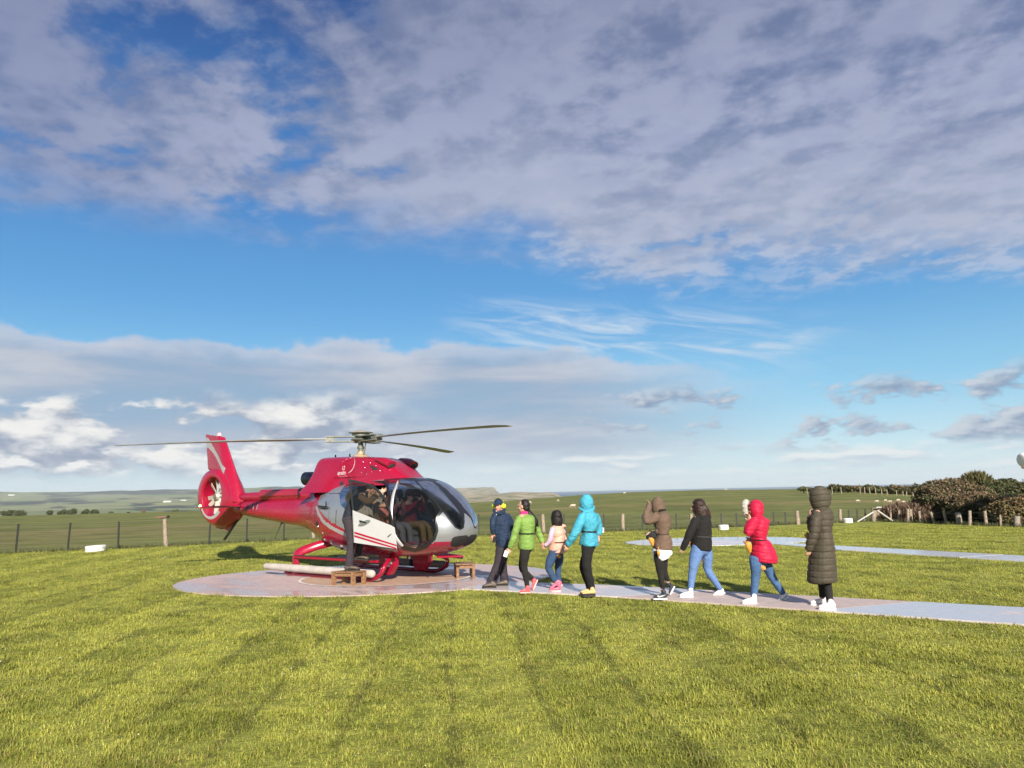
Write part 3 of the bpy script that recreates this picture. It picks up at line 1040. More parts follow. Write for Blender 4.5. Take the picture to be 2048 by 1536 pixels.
def build_fuselage():
    ts = np.concatenate([np.linspace(0, 1, 26, endpoint=False), np.linspace(1, 14, 480, endpoint=False), np.linspace(14, 21, 60)])
    ps = np.linspace(0, 2 * np.pi, 321)
    T, P = np.meshgrid(ts, ps, indexing='ij')
    V = fus(T, P)
    tc, pc = (ts[:-1] + ts[1:]) / 2, (ps[:-1] + ps[1:]) / 2
    Tc, Pc = np.meshgrid(tc, pc, indexing='ij')
    star = Pc <= np.pi
    Pm = np.where(star, Pc, 2 * np.pi - Pc)
    inr = {k: inpoly(Tc, Pm, v) for k, v in REGION.items()}
    mid = V[:-1, :-1]
    rid = np.zeros(Tc.shape, int)                         # 0 red
    rid[inr['grey_stripe']] = 1
    rid[inr['silver']] = 2
    rid[((Tc < 0.9) & (Pm > 1.30)) | ((Tc < 3.2) & (Pm > 2.2))] = 2
    rid[inr['red_line']] = 0
    op = inr['opening']
    pw = op & ~star & (mid[..., 2] > 1.36)
    fr = inr['frame']
    edge_p = op & ~star & (mid[..., 2] > 1.31)
    rid[fr | edge_p] = 3
    rid[inr['intake']] = 5
    rid[inr['windscreen'] & star] = 6
    rid[inr['windscreen'] & ~star] = 7
    rid[inr['front_window'] & star] = 8
    rid[inr['front_window'] & ~star] = 9
    rid[inr['side_window'] & star] = 10
    rid[(inr['side_window'] | pw) & ~star] = 11
    rid[op & star] = 12
    # panel seams on the silver side: a thin recessed line
    sx, sz = mid[..., 0], mid[..., 2]
    seam = np.zeros(Tc.shape, bool)
    for x0, x1, z0, z1 in ((-0.42, 0.02, 1.44, 1.455), (0.015, 0.03, 0.98, 1.455), (0.30, 0.315, 0.86, 1.42), (-0.2, 0.25, 1.76, 1.775)):
        seam |= (sx > x0) & (sx < x1) & (sz > z0) & (sz < z1) & (rid == 2)
    rid[seam] = 13
    for x0 in (-1.78, -4.40, -0.72):
        rid[(np.abs(sx - x0) < 0.011) & (rid == 0)] = 14
    names = {0: ('body_shell', M_RED), 1: ('stripe', M_GREYS), 2: ('side_panel', M_SILV), 3: ('window_frame', M_BLK), 5: ('intake_grille', M_GRL),
             6: ('windscreen', M_GLS), 7: ('windscreen', M_GLS), 8: ('front_window', M_GLS), 9: ('front_window', M_GLS),
             10: ('side_window', M_GLD), 11: ('side_window', M_GLD), 13: ('panel_seam', M_BLK), 14: ('panel_seam', pmat('seam_red', (0.09, 0.003, 0.008), 0.5))}
    parts = split_surface(V, rid, names)
    # glass stands slightly proud and bulges; done by a small outward shift of inner vertices is not needed at this size
    N = np.cross(np.gradient(V, axis=0), np.gradient(V, axis=1))
    N /= np.maximum(np.linalg.norm(N, axis=-1, keepdims=True), 1e-9)
    s = np.sign(((V - np.array([0, 0, 1.2])) * N * np.array([0.2, 1, 1])).sum(-1, keepdims=True))
    lin = V - N * s * 0.035
    l_id = np.where((Tc > 2.0) & (Tc < 14.4) & ~np.isin(rid, (6, 7, 8, 9, 10, 11, 12)), 1, 0)
    split_surface(lin, l_id, {1: ('cabin_lining', M_LIN)})
    # rear bulkhead and floor
    mb = MB()
    x0 = -0.35
    a = np.linspace(0, 2 * np.pi, 60, endpoint=False)
    S = fus(np.full(60, 13.0), a)
    S[:, 1:] = (S[:, 1:] - [0, 1.3]) * 0.95 + [0, 1.3]
    mb.raw(np.vstack([S, S.mean(0)]), [(i, (i + 1) % 60, 60) for i in range(60)])
    mb.build('bulkhead', M_LIN, HELI, smooth=False)
    mb = MB()
    mb.prism([(-0.35, -0.42), (0.6, -0.66), (1.6, -0.68), (2.4, -0.52), (2.75, -0.28), (2.75, 0.28), (2.4, 0.52), (1.6, 0.68), (0.6, 0.66), (-0.35, 0.42)],
             0.665, 0.70, lambda u, v, t: (u, v, t))
    mb.build('cabin_floor', pmat("cabin_floor", (0.045, 0.040, 0.036), 0.8), HELI, smooth=False)
    mb = MB()
    mb.box((2.50, 0.12, 0.95), (0.50, 0.34, 0.58), bev=0.05)
    mb.box((2.46, 0.12, 1.27), (0.20, 0.62, 0.20), bev=0.05)
    mb.build('instrument_panel', M_SEATD, HELI)
    # doorway post beside the open door (starboard) in bright silver
    mb = MB()
    pts = []
    for t_, p_ in ((7.85, 2.62), (7.60, 2.42), (7.45, 2.2), (7.33, 1.95), (7.25, 1.7), (7.1, 1.5), (6.95, 1.3), (6.78, 1.12), (6.7, 1.0)):
        q = fus(np.array(t_), np.array(p_))
        pts.append(q + np.array([-0.03, -0.012, 0]))
    mb.tube(pts, [(0.020, 0.038)] * len(pts), n=8, sub=3, side=(0, 1, 0))
    mb.build('door_post', M_WSILV, HELI)


build_fuselage()

# engine cowling
CW = np.array([(-1.06, .38, 2.53), (-1.04, .43, 2.575), (-.95, .455, 2.59), (-.6, .48, 2.59), (0, .50, 2.575), (.5, .50, 2.545), (.87, .48, 2.50),
               (1.15, .44, 2.425), (1.4, .38, 2.29), (1.6, .31, 2.16), (1.80, .22, 2.06)])


def cowl_z0(x):
    return 1.80 + 0.12 * sstep(np.asarray(x, float), -0.3, 0.45)


def cowl_flare(x):
    return 0.42 - 0.32 * sstep(np.asarray(x, float), -0.5, 0.3)


def cowl(t, a):
    q = spline(CW, t)
    x, w, zt = q[..., 0], q[..., 1], q[..., 2]
    s_, c_ = np.sin(a), np.cos(a)
    zb = cowl_z0(x)
    z = zb + (zt - zb) * np.abs(s_) ** (2 / 4.5)
    k = np.clip((z - zb) / (2.585 - zb), 0, 1)
    y = -w * np.sign(c_) * np.abs(c_) ** (2 / 4.5) * (1 + cowl_flare(x) * (1 - k) ** 2)
    back = np.clip((0.2 - x) / 1.2, 0, 1)
    x = x - 0.36 * back * (1 - k) ** 2.6
    return np.stack([x, y, z], -1)


def cowl_y(x, z):
    w = np.interp(x, CW[:, 0], CW[:, 1])
    zt = np.interp(x, CW[:, 0], CW[:, 2])
    zb = cowl_z0(x)
    u = np.clip((z - zb) / (zt - zb), 0, 0.999)
    k = np.clip((z - zb) / (2.585 - zb), 0, 1)
    return -w * (1 - u ** 4.5) ** (1 / 4.5) * (1 + cowl_flare(x) * (1 - k) ** 2)


def build_cowling():
    ts, a = np.linspace(0, 10, 121), np.linspace(0, np.pi, 73)
    T, A = np.meshgrid(ts, a, indexing='ij')
    V = cowl(T, A)
    mb = MB()
    na, nb = V.shape[:2]
    F = [(i * nb + j, (i + 1) * nb + j, (i + 1) * nb + j + 1, i * nb + j + 1) for i in range(na - 1) for j in range(nb - 1)]
    F.append(tuple(range(nb)))
    F.append(tuple((na - 1) * nb + j for j in range(nb)))
    mb.raw(V.reshape(-1, 3), F)
    cw = mb.build('engine_cowling', M_RED, HELI)
    # dark air scoops and grilles, seams and screws lie just proud of the cowling
    def patch(name, poly, mat, lift=0.006, side=-1, par=cw):
        P = np.array(poly)
        c = P.mean(0)
        mb = MB()
        V = []
        for k in (1.0, 0.5):
            for u, v in c + (P - c) * k:
                V.append((u, side * (-cowl_y(u, v) + lift), v))
        V.append((c[0], side * (-cowl_y(c[0], c[1]) + lift), c[1]))
        n = len(P)
        F = [(i, (i + 1) % n, n + (i + 1) % n, n + i) for i in range(n)] + [(n + i, n + (i + 1) % n, 2 * n) for i in range(n)]
        mb.raw(V, F)
        return mb.build(name, mat, par, smooth=False)
    for sd in (-1, 1):
        patch('air_vent', [(0.80, 2.36), (0.92, 2.33), (1.12, 2.255), (0.95, 2.235)], M_GRL, side=sd)
        patch('side_port', [(-0.02, 1.99), (0.03, 2.03), (0.09, 2.02), (0.10, 1.97), (0.05, 1.94), (0.0, 1.95)], M_GRL, side=sd)
        patch('seam', [(0.725, 2.14), (0.745, 2.14), (0.745, 2.50), (0.725, 2.50)], M_BLK, 0.004, sd)
        patch('seam', [(-0.25, 2.10), (0.72, 2.10), (0.72, 2.112), (-0.25, 2.112)], pmat("seam_dark_red", (0.10, 0.004, 0.008), 0.5), 0.004, sd)
    mb = MB()
    for x, z in ((0.62, 2.20), (0.60, 2.42), (0.70, 2.30), (0.82, 2.40), (1.00, 2.33), (1.13, 2.22), (0.92, 2.20), (0.78, 2.16)):
        y = cowl_y(x, z)
        mb.ell((x, y - 0.004, z), (0.011, 0.008, 0.011), nu=8, nv=6)
    mb.build('screw', M_CHR, cw)['kind'] = 'stuff'
    # intake scoops at the front shoulders
    for sd in (-1, 1):
        mb = MB()
        mb.tube([(0.95, sd * 0.33, 2.46), (1.18, sd * 0.33, 2.405), (1.36, sd * 0.32, 2.33)], [(0.10, 0.05), (0.125, 0.085), (0.115, 0.09)], n=16, caps=False)
        mb.build('intake_scoop', M_RED, cw)
        mb = MB()
        mb.ell((1.345, sd * 0.32, 2.335), (0.03, 0.105, 0.08), nu=14, nv=8)
        mb.build('intake_grille', M_GRL, cw)
    # exhaust
    mb = MB()
    mb.tube([(-1.05, -0.08, 2.06), (-1.30, -0.10, 2.09), (-1.52, -0.12, 2.125), (-1.78, -0.13, 2.135)], [0.13, 0.150, 0.158, 0.158], n=28, caps=False)
    mb.tube([(-1.78, -0.13, 2.135), (-1.30, -0.10, 2.10)], [0.150, 0.14], n=28, caps=False, smooth=False)
    ex = mb.build('exhaust_pipe', M_EXH, HELI, fix=False)
    mb = MB()
    mb.ell((-1.40, -0.11, 2.11), (0.02, 0.145, 0.145))
    mb.build('exhaust_core', M_BLK, ex)
    # lettering on the cowling side
    def text(s, x, z, size, mat, name, sx=1.0):
        cu = bpy.data.curves.new('txt', 'FONT')
        cu.body = s
        cu.size = size
        o = bpy.data.objects.new('txt', cu)
        COL.objects.link(o)
        dg = bpy.context.evaluated_depsgraph_get()
        me = bpy.data.meshes.new_from_object(o.evaluated_get(dg))
        bpy.data.objects.remove(o)
        n = len(me.vertices)
        P = np.zeros(n * 3)
        me.vertices.foreach_get('co', P)
        P = P.reshape(-1, 3)
        X, Zz = x + P[:, 0] * sx, z + P[:, 1]
        me.vertices.foreach_set('co', np.stack([X, cowl_y(X, Zz) - 0.006, Zz], -1).ravel())
        me.materials.clear()
        me.name = name
        return link_mesh(name, me, mat, cw)
    text('12', -0.03, 2.275, 0.125, M_LET, 'lettering', 0.85)
    text('apostles', -0.14, 2.175, 0.125, M_LET, 'lettering', 0.66)
    text('HELICOPTERS', -0.06, 2.118, 0.052, M_LETP, 'lettering', 0.78)
    mb = MB()
    cx, cz = 0.13, 2.365
    for k, q in enumerate(np.radians([-62, -50, -38, -24, -8, 10, 30, 52, 76, 100, 124, 146])):
        r, wd, ln = 0.20, 0.010 + 0.006 * math.sin(k * .3), 0.032 if k < 6 else 0.018
        px_, pz_ = cx + r * 1.15 * math.cos(q), cz + r * 0.85 * math.sin(q)
        tx, tz = -math.sin(q), math.cos(q)
        quad = [(px_ - tx * ln - tz * wd * .5, pz_ - tz * ln + tx * wd * .5), (px_ + tx * ln - tz * wd * .3, pz_ + tz * ln + tx * wd * .3),
                (px_ + tx * ln + tz * wd * .3, pz_ + tz * ln - tx * wd * .3), (px_ - tx * ln + tz * wd * .5, pz_ - tz * ln - tx * wd * .5)]
        mb.raw([(u, cowl_y(u, v) - 0.006, v) for u, v in quad], [(0, 1, 2, 3)])
    mb.build('logo_swirl', M_LET, cw, smooth=False)['kind'] = 'stuff'
    # small black lugs on top, roof step at the rear of the cabin side
    for x in (-0.75, -0.25):
        mb = MB()
        mb.tube([(x, -0.1, 2.56), (x, -0.1, 2.63)], 0.018, n=8, smooth=False)
        mb.build('lug', M_BLK, cw)
    mb = MB()
    q = fus(np.array([13.2, 12.6, 12.1]), np.array([1.86, 1.84, 1.83]))
    mb.tube(q + np.array([0, -0.03, 0]), [0.022, 0.026, 0.03], n=8, sub=2)
    mb.bar(q[1] + np.array([0.1, -0.03, 0]), q[1] + np.array([0.1, -0.03, 0.12]), 0.012)
    mb.build('grab_step', M_BLK, HELI)


build_cowling()


def build_rotor():
    mast = MB().lathe([(0.0, 2.50), (0.19, 2.54), (0.20, 2.565), (0.165, 2.60), (0.085, 2.635), (0.075, 2.69)], n=32).build('mast_base', M_TAN, HELI)
    mb = MB()
    mb.lathe([(0.060, 2.62), (0.060, 2.74), (0.078, 2.75), (0.078, 2.80), (0.058, 2.82), (0.058, 2.98)], n=24)
    mb.bar((0.16, -0.05, 2.60), (0.24, -0.05, 2.92), 0.012)
    mb.bar((-0.15, 0.12, 2.60), (-0.22, 0.14, 2.92), 0.012)
    mb.tube([(0.06, -0.02, 2.80), (0.15, -0.03, 2.79), (0.20, -0.04, 2.72)], 0.014, n=8)
    mb.build('mast', M_HUB, HELI)
    mb = MB()
    mb.lathe([(0, 2.90), (0.13, 2.905), (0.20, 2.925), (0.225, 2.95), (0.19, 2.975), (0.10, 2.985), (0.12, 3.00), (0.16, 3.01), (0.19, 3.03), (0.19, 3.085), (0.175, 3.095)], n=36)
    for k in range(6):
        q = k * math.pi / 3 + .2
        mb.box((0.13 * math.cos(q), 0.13 * math.sin(q), 2.905), (0.07, 0.07, 0.05), bev=0.012)
    hub = mb.build('rotor_hub', M_HUB, HELI)
    MB().lathe([(0.175, 3.088), (0.265, 3.100), (0.272, 3.110), (0.255, 3.120), (0.14, 3.145), (0.07, 3.168), (0.0, 3.175)], n=40).build('hub_cap', M_HUBL, hub)
    # three blades at rest, 120 degrees apart
    for k, world in enumerate((72.0, 192.0, 312.0)):
        q = math.radians(world) - HELI_A
        R_ = np.array([[math.cos(q), -math.sin(q), 0], [math.sin(q), math.cos(q), 0], [0, 0, 1]])
        mb = MB()
        st = np.linspace(0, 1, 40)
        prof = [(0.0, 0.0), (0.02, 0.55), (0.10, 0.95), (0.25, 1.0), (0.55, 0.70), (0.85, 0.25), (1.0, 0.02), (0.85, -0.15), (0.55, -0.45), (0.25, -0.62), (0.10, -0.62), (0.02, -0.40)]
        V = []
        for s_ in st:
            r = 0.72 + s_ * 4.33
            ch = 0.33 * min(1, 0.30 + 3.0 * s_) * (1 - 0.55 * max(0, (s_ - 0.965) / 0.035))
            th = 0.042 * (1 - 0.4 * s_)
            z = 2.965 - 0.10 * s_ ** 1.8
            tw = math.radians(6 - 9 * s_)
            for u, v in prof:
                yy, zz = (0.27 - u) * ch, v * th * 0.6
                V.append((r, yy * math.cos(tw) - zz * math.sin(tw), z + yy * math.sin(tw) + zz * math.cos(tw)))
        n = len(prof)
        F = [(i * n + j, i * n + (j + 1) % n, (i + 1) * n + (j + 1) % n, (i + 1) * n + j) for i in range(39) for j in range(n)]
        F += [tuple(range(n)), tuple(39 * n + j for j in range(n))]
        mb.raw(np.array(V) @ R_.T, F)
        b = mb.build('rotor_blade', M_BLADE, HELI)
        mb = MB()
        for dz, w in ((0.055, 0.11), (-0.055, 0.10)):
            mb.raw(np.array([(x, y, z) for x in (0.10, 0.74) for y in (-w, w) for z in (2.965 + dz - .011, 2.965 + dz + .011)]) @ R_.T,
                   [(0, 1, 3, 2), (4, 6, 7, 5), (0, 4, 5, 1), (2, 3, 7, 6), (0, 2, 6, 4), (1, 5, 7, 3)])
        mb.raw(np.array([(x, y, z) for x in (0.58, 0.76) for y in (-.085, .085) for z in (2.90, 3.03)]) @ R_.T,
               [(0, 1, 3, 2), (4, 6, 7, 5), (0, 4, 5, 1), (2, 3, 7, 6), (0, 2, 6, 4), (1, 5, 7, 3)])
        mb.build('blade_sleeve', M_HUB, b, smooth=False)


build_rotor()


def build_tail():
    # spine cover over the tail drive shaft
    mb = MB()
    mb.tube([(-1.15, 0, 1.74), (-1.9, 0, 1.74), (-3.2, 0, 1.735), (-4.6, 0, 1.73)], [(0.15, 0.145), (0.145, 0.145), (0.13, 0.135), (0.11, 0.115)], n=20, side=(0, 1, 0))
    mb.build('spine_fairing', M_RED, HELI)
    mb = MB()
    mb.prism([(-0.150, 1.735), (-0.165, 1.76), (-0.16, 1.86), (-0.12, 1.905), (0.12, 1.905), (0.16, 1.86), (0.165, 1.76), (0.150, 1.735)], -3.62, -2.05,
             lambda u, v, t: (t, u, v))
    mb.build('spine_cover', M_RED, HELI, smooth=False)
    mb = MB()
    mb.prism([(-0.172, 1.70), (-0.178, 1.86), (-0.125, 1.918), (0.125, 1.918), (0.178, 1.86), (0.172, 1.70), (0.15, 1.70), (0.15, 1.86), (0.11, 1.89), (-0.11, 1.89), (-0.15, 1.86), (-0.15, 1.70)],
             -2.04, -1.99, lambda u, v, t: (t, u, v))
    mb.build('cover_strap', M_BLK, HELI, smooth=False)
    # shrouded tail fan
    FC = np.array([-5.72, 1.77])
    OUT = np.array([(-.90, .12), (-.84, -.12), (-.69, -.34), (-.48, -.55), (-.24, -.70), (.08, -.80), (.40, -.82), (.75, -.72), (1.0, -.55), (1.16, -.36), (1.24, -.2), (1.2, -.06),
                    (.95, .15), (.7, .42), (.4, .64), (0, .74), (-.35, .72), (-.6, .62), (-.78, .42), (-.87, .26)])
    ang = np.arctan2(OUT[:, 1], OUT[:, 0])
    rad = np.hypot(OUT[:, 0], OUT[:, 1])
    o = np.argsort(ang)
    ang, rad = ang[o], rad[o]
    ang = np.concatenate([ang - 2 * np.pi, ang, ang + 2 * np.pi])
    rad = np.tile(rad, 3)
    Rd = 0.505
    n = 144
    qs = np.linspace(0, 2 * np.pi, n, endpoint=False)
    ro = np.interp(qs, ang, rad)
    ker = np.array([1, 2, 3, 2, 1]) / 9
    ro = np.convolve(np.concatenate([ro[-2:], ro, ro[:2]]), ker, 'valid')
    V = []
    m = 0
    for q, r_ in zip(qs, ro):
        Tk = 0.205 + 0.05 * (0.5 - 0.5 * math.cos(q - 2.4))
        row = []
        for s_ in np.linspace(-1, 1, 9):
            row.append((Rd - 0.012 * s_ * s_ + 0.012, s_ * (Tk - 0.03)))
        row.append((Rd + 0.018, Tk - 0.006))
        row.append((Rd + 0.045, Tk))
        for u in np.linspace(0.12, 1, 14):
            row.append((Rd + 0.045 + (r_ - Rd - 0.045) * u, Tk * (1 - u ** 2.6) ** (1 / 2.2)))
        for u in np.linspace(1, 0.12, 14)[1:]:
            row.append((Rd + 0.045 + (r_ - Rd - 0.045) * u, -Tk * (1 - u ** 2.6) ** (1 / 2.2)))
        row.append((Rd + 0.045, -Tk))
        row.append((Rd + 0.018, -Tk + 0.006))
        m = len(row)
        for r, y in row:
            V.append((FC[0] + r * math.cos(q), y, FC[1] + r * math.sin(q)))
    V = np.array(V).reshape(n, m, 3)
    V = np.concatenate([V, V[:1]], 0)
    V = np.concatenate([V, V[:, :1]], 1)
    q_c = (np.arange(n) + 0.5) / n * 2 * np.pi
    J = np.arange(m)
    rid = np.zeros((n, m), int)
    qq = np.degrees(q_c) % 360
    low = (qq > 205) & (qq < 320)
    for j in range(m):
        if j in (0, 1) or j >= m - 4:                    # pale rim along the lower starboard lip
            pass
    rid[np.ix_(low, [m - 4, m - 3, m - 2])] = 1
    split_surface(V, rid, {0: ('fan_shroud', M_RED), 1: ('shroud_rim', M_GREYS)})
    # fan with its stator
    mb = MB()
    mb.lathe([(0.0, -0.10), (0.07, -0.09), (0.105, -0.05), (0.115, 0.0), (0.115, 0.10), (0.0, 0.12)], n=28, rot=((1, 0, 0), (0, 0, 1), (0, -1, 0)), c=(FC[0], -0.02, FC[1]))
    fan = mb.build('tail_fan_hub', M_HUBL, HELI)
    mb = MB()
    mb.lathe([(0.0, -0.02), (0.055, -0.02), (0.06, 0.03)], n=20, rot=((1, 0, 0), (0, 0, 1), (0, -1, 0)), c=(FC[0], -0.12, FC[1]))
    mb.build('hub_cover', M_HUB, fan)
    for k, deg in enumerate((12, 44, 88, 104, 136, 186, 212, 258, 281, 325)):
        q = math.radians(deg)
        dv = np.array([math.cos(q), 0, math.sin(q)])
        sv = np.array([-math.sin(q), 0, math.cos(q)])
        nv = np.array([0, 1.0, 0])
        mb = MB()
        P = []
        for r, hw, tw in ((0.10, 0.030, 0.5), (0.17, 0.050, 0.45), (0.30, 0.055, 0.38), (0.475, 0.052, 0.30)):
            e = sv * math.cos(tw) + nv * math.sin(tw)
            f = -sv * math.sin(tw) + nv * math.cos(tw)
            c0 = np.array([FC[0], -0.03, FC[1]]) + dv * r
            P += [c0 - e * hw - f * .004, c0 + e * hw - f * .004, c0 + e * hw + f * .006, c0 - e * hw + f * .006]
        F = [(i * 4 + j, i * 4 + (j + 1) % 4, (i + 1) * 4 + (j + 1) % 4, (i + 1) * 4 + j) for i in range(3) for j in range(4)] + [(0, 1, 2, 3), (12, 13, 14, 15)]
        mb.raw(P, F).build('fan_blade', M_FANW, fan, smooth=False)
    mb = MB()
    for deg in (175, 330, 60):
        q = math.radians(deg)
        mb.tube([(FC[0] + .08 * math.cos(q), 0.12, FC[1] + .08 * math.sin(q)), (FC[0] + .5 * math.cos(q), 0.12, FC[1] + .5 * math.sin(q))], (0.05, 0.02), n=8, smooth=False)
    mb.build('fan_stator', M_RED, HELI)
    # fin
    zs = np.linspace(0, 1, 110)
    ch = np.concatenate([np.linspace(0, .06, 8, endpoint=False), np.linspace(.06, 1, 60)])
    half = 0.5 * np.minimum(1, (ch / 0.22)) ** 0.55 * np.clip((1 - ch) / 0.78 + 0.08, 0, 1) ** 0.75
    loop = np.concatenate([ch, ch[::-1]])
    hl = np.concatenate([-half, half[::-1]])
    V = []
    for s_ in zs:
        z = 1.62 + s_ * 1.72
        le = -4.47 + (-5.52 + 4.47) * s_
        te = np.interp(z, [1.62, 2.1, 2.45, 2.56, 3.34], [-5.25, -5.55, -6.27, -6.30, -6.47])
        th = 0.30 * (1 - s_) ** 1.2 + 0.15
        zz = z + loop * 0.14 * s_
        V.append(np.stack([le + (te - le) * loop, hl * th, zz], -1))
    V = np.array(V)
    V = np.concatenate([V, V[:, :1]], 1)
    xc, zc = V[:-1, :-1, 0], V[:-1, :-1, 2]
    st = [(-6.56, 3.37), (-6.30, 3.37), (-5.98, 3.11), (-5.66, 2.86), (-5.38, 2.59), (-5.22, 2.49), (-5.27, 2.27), (-5.28, 2.06), (-5.36, 2.06), (-5.40, 2.31), (-5.36, 2.43), (-5.58, 2.63),
          (-5.80, 2.82), (-6.03, 2.97), (-6.26, 3.08), (-6.56, 3.14)]
    rid = np.where(inpoly(xc, zc, st), 1, 0)
    split_surface(V, rid, {0: ('tail_fin', M_RED), 1: ('fin_stripe', M_GREYS)})
    mb = MB()
    mb.raw(V[-1, :-1], [tuple(range(len(V[-1]) - 1))])
    mb.build('fin_cap', M_RED, HELI, smooth=False)
    mb = MB().lathe([(0.05, 0), (0.05, 0.03), (0.035, 0.045)], c=(-5.80, 0, 3.36), n=16)
    base = mb.build('beacon_base', M_RED, HELI)
    mb = MB().lathe([(0.036, 0.04), (0.038, 0.08), (0.025, 0.105), (0, 0.112)], c=(-5.80, 0, 3.36), n=16)
    mb.build('beacon_lamp', E_RED, base)
    # lower fins and tail bumper
    for pl in ([(-5.82, 1.20), (-5.79, .95), (-5.52, .91), (-5.44, .98), (-5.46, 1.2)], [(-5.46, 1.20), (-5.42, .93), (-5.18, .87), (-4.92, 1.03), (-4.80, 1.20)]):
        MB().prism(pl, -0.03, 0.03, lambda u, v, t: (u, t, v)).build('lower_fin', M_RED, HELI, smooth=False)
    mb = MB()
    mb.tube([(-4.80, 0, 1.16), (-4.95, 0, 1.03), (-5.38, 0, 0.65)], [(0.04, 0.028)] * 3, n=10, smooth=False)
    mb.build('tail_bumper', M_RUB, HELI)
    # stabiliser
    mb = MB()
    pr = [(0, 0), (.04, .5), (.2, 1), (.5, .85), (1, 0.05), (.5, -.5), (.2, -.7), (.04, -.4)]
    V = []
    for y in (-1.29, -1.20, 1.20, 1.29):
        k = 0.55 if abs(y) > 1.25 else 1
        for u, v in pr:
            V.append((-4.32 - u * 0.50 * k - 0.1 * (1 - k), y, 1.505 + v * 0.032 * k))
    n8 = len(pr)
    F = [(i * n8 + j, i * n8 + (j + 1) % n8, (i + 1) * n8 + (j + 1) % n8, (i + 1) * n8 + j) for i in range(3) for j in range(n8)] + [tuple(range(n8)), tuple(3 * n8 + j for j in range(n8))]
    mb.raw(V, F)
    stb = mb.build('stabiliser', M_RED, HELI)
    MB().ell((-4.50, -1.215, 1.545), (0.035, 0.03, 0.03)).build('green_lamp', E_GRN, stb)
    # registration letters on the boom
    cu = bpy.data.curves.new('txt', 'FONT')
    cu.body = 'VH-HH'
    cu.size = 0.30
    o = bpy.data.objects.new('txt', cu)
    COL.objects.link(o)
    dg = bpy.context.evaluated_depsgraph_get()
    me = bpy.data.meshes.new_from_object(o.evaluated_get(dg))
    bpy.data.objects.remove(o)
    P = np.zeros(len(me.vertices) * 3)
    me.vertices.foreach_get('co', P)
    P = P.reshape(-1, 3)
    X, Zz = -4.25 + P[:, 0] * 0.72, 1.40 + P[:, 1]
    tq = np.interp(-X, -ST[:, 0], np.arange(len(ST)))
    q = spline(ST, tq)
    zc_ = q[:, 1] + (q[:, 2] - q[:, 1]) * .42
    hh = np.where(Zz > zc_, q[:, 2] - zc_, zc_ - q[:, 1])
    Y = -q[:, 3] * np.sqrt(np.clip(1 - (np.abs(Zz - zc_) / hh) ** 2.1, 0.01, 1)) - 0.018
    me.vertices.foreach_set('co', np.stack([X, Y, Zz], -1).ravel())
    me.materials.clear()
    me.name = 'registration'
    link_mesh('registration', me, pmat("registration_grey", (0.07, 0.03, 0.04), 0.5), HELI)
    # whip antenna under the boom
    mb = MB()
    mb.ell((-2.88, 0, 1.10), (0.05, 0.03, 0.03))
    mb.tube([(-2.9, 0, 1.09), (-3.02, 0, 0.90), (-3.17, 0, 0.69)], [0.012, 0.008, 0.006], n=6)
    mb.build('antenna', M_RUB, HELI)


build_tail()


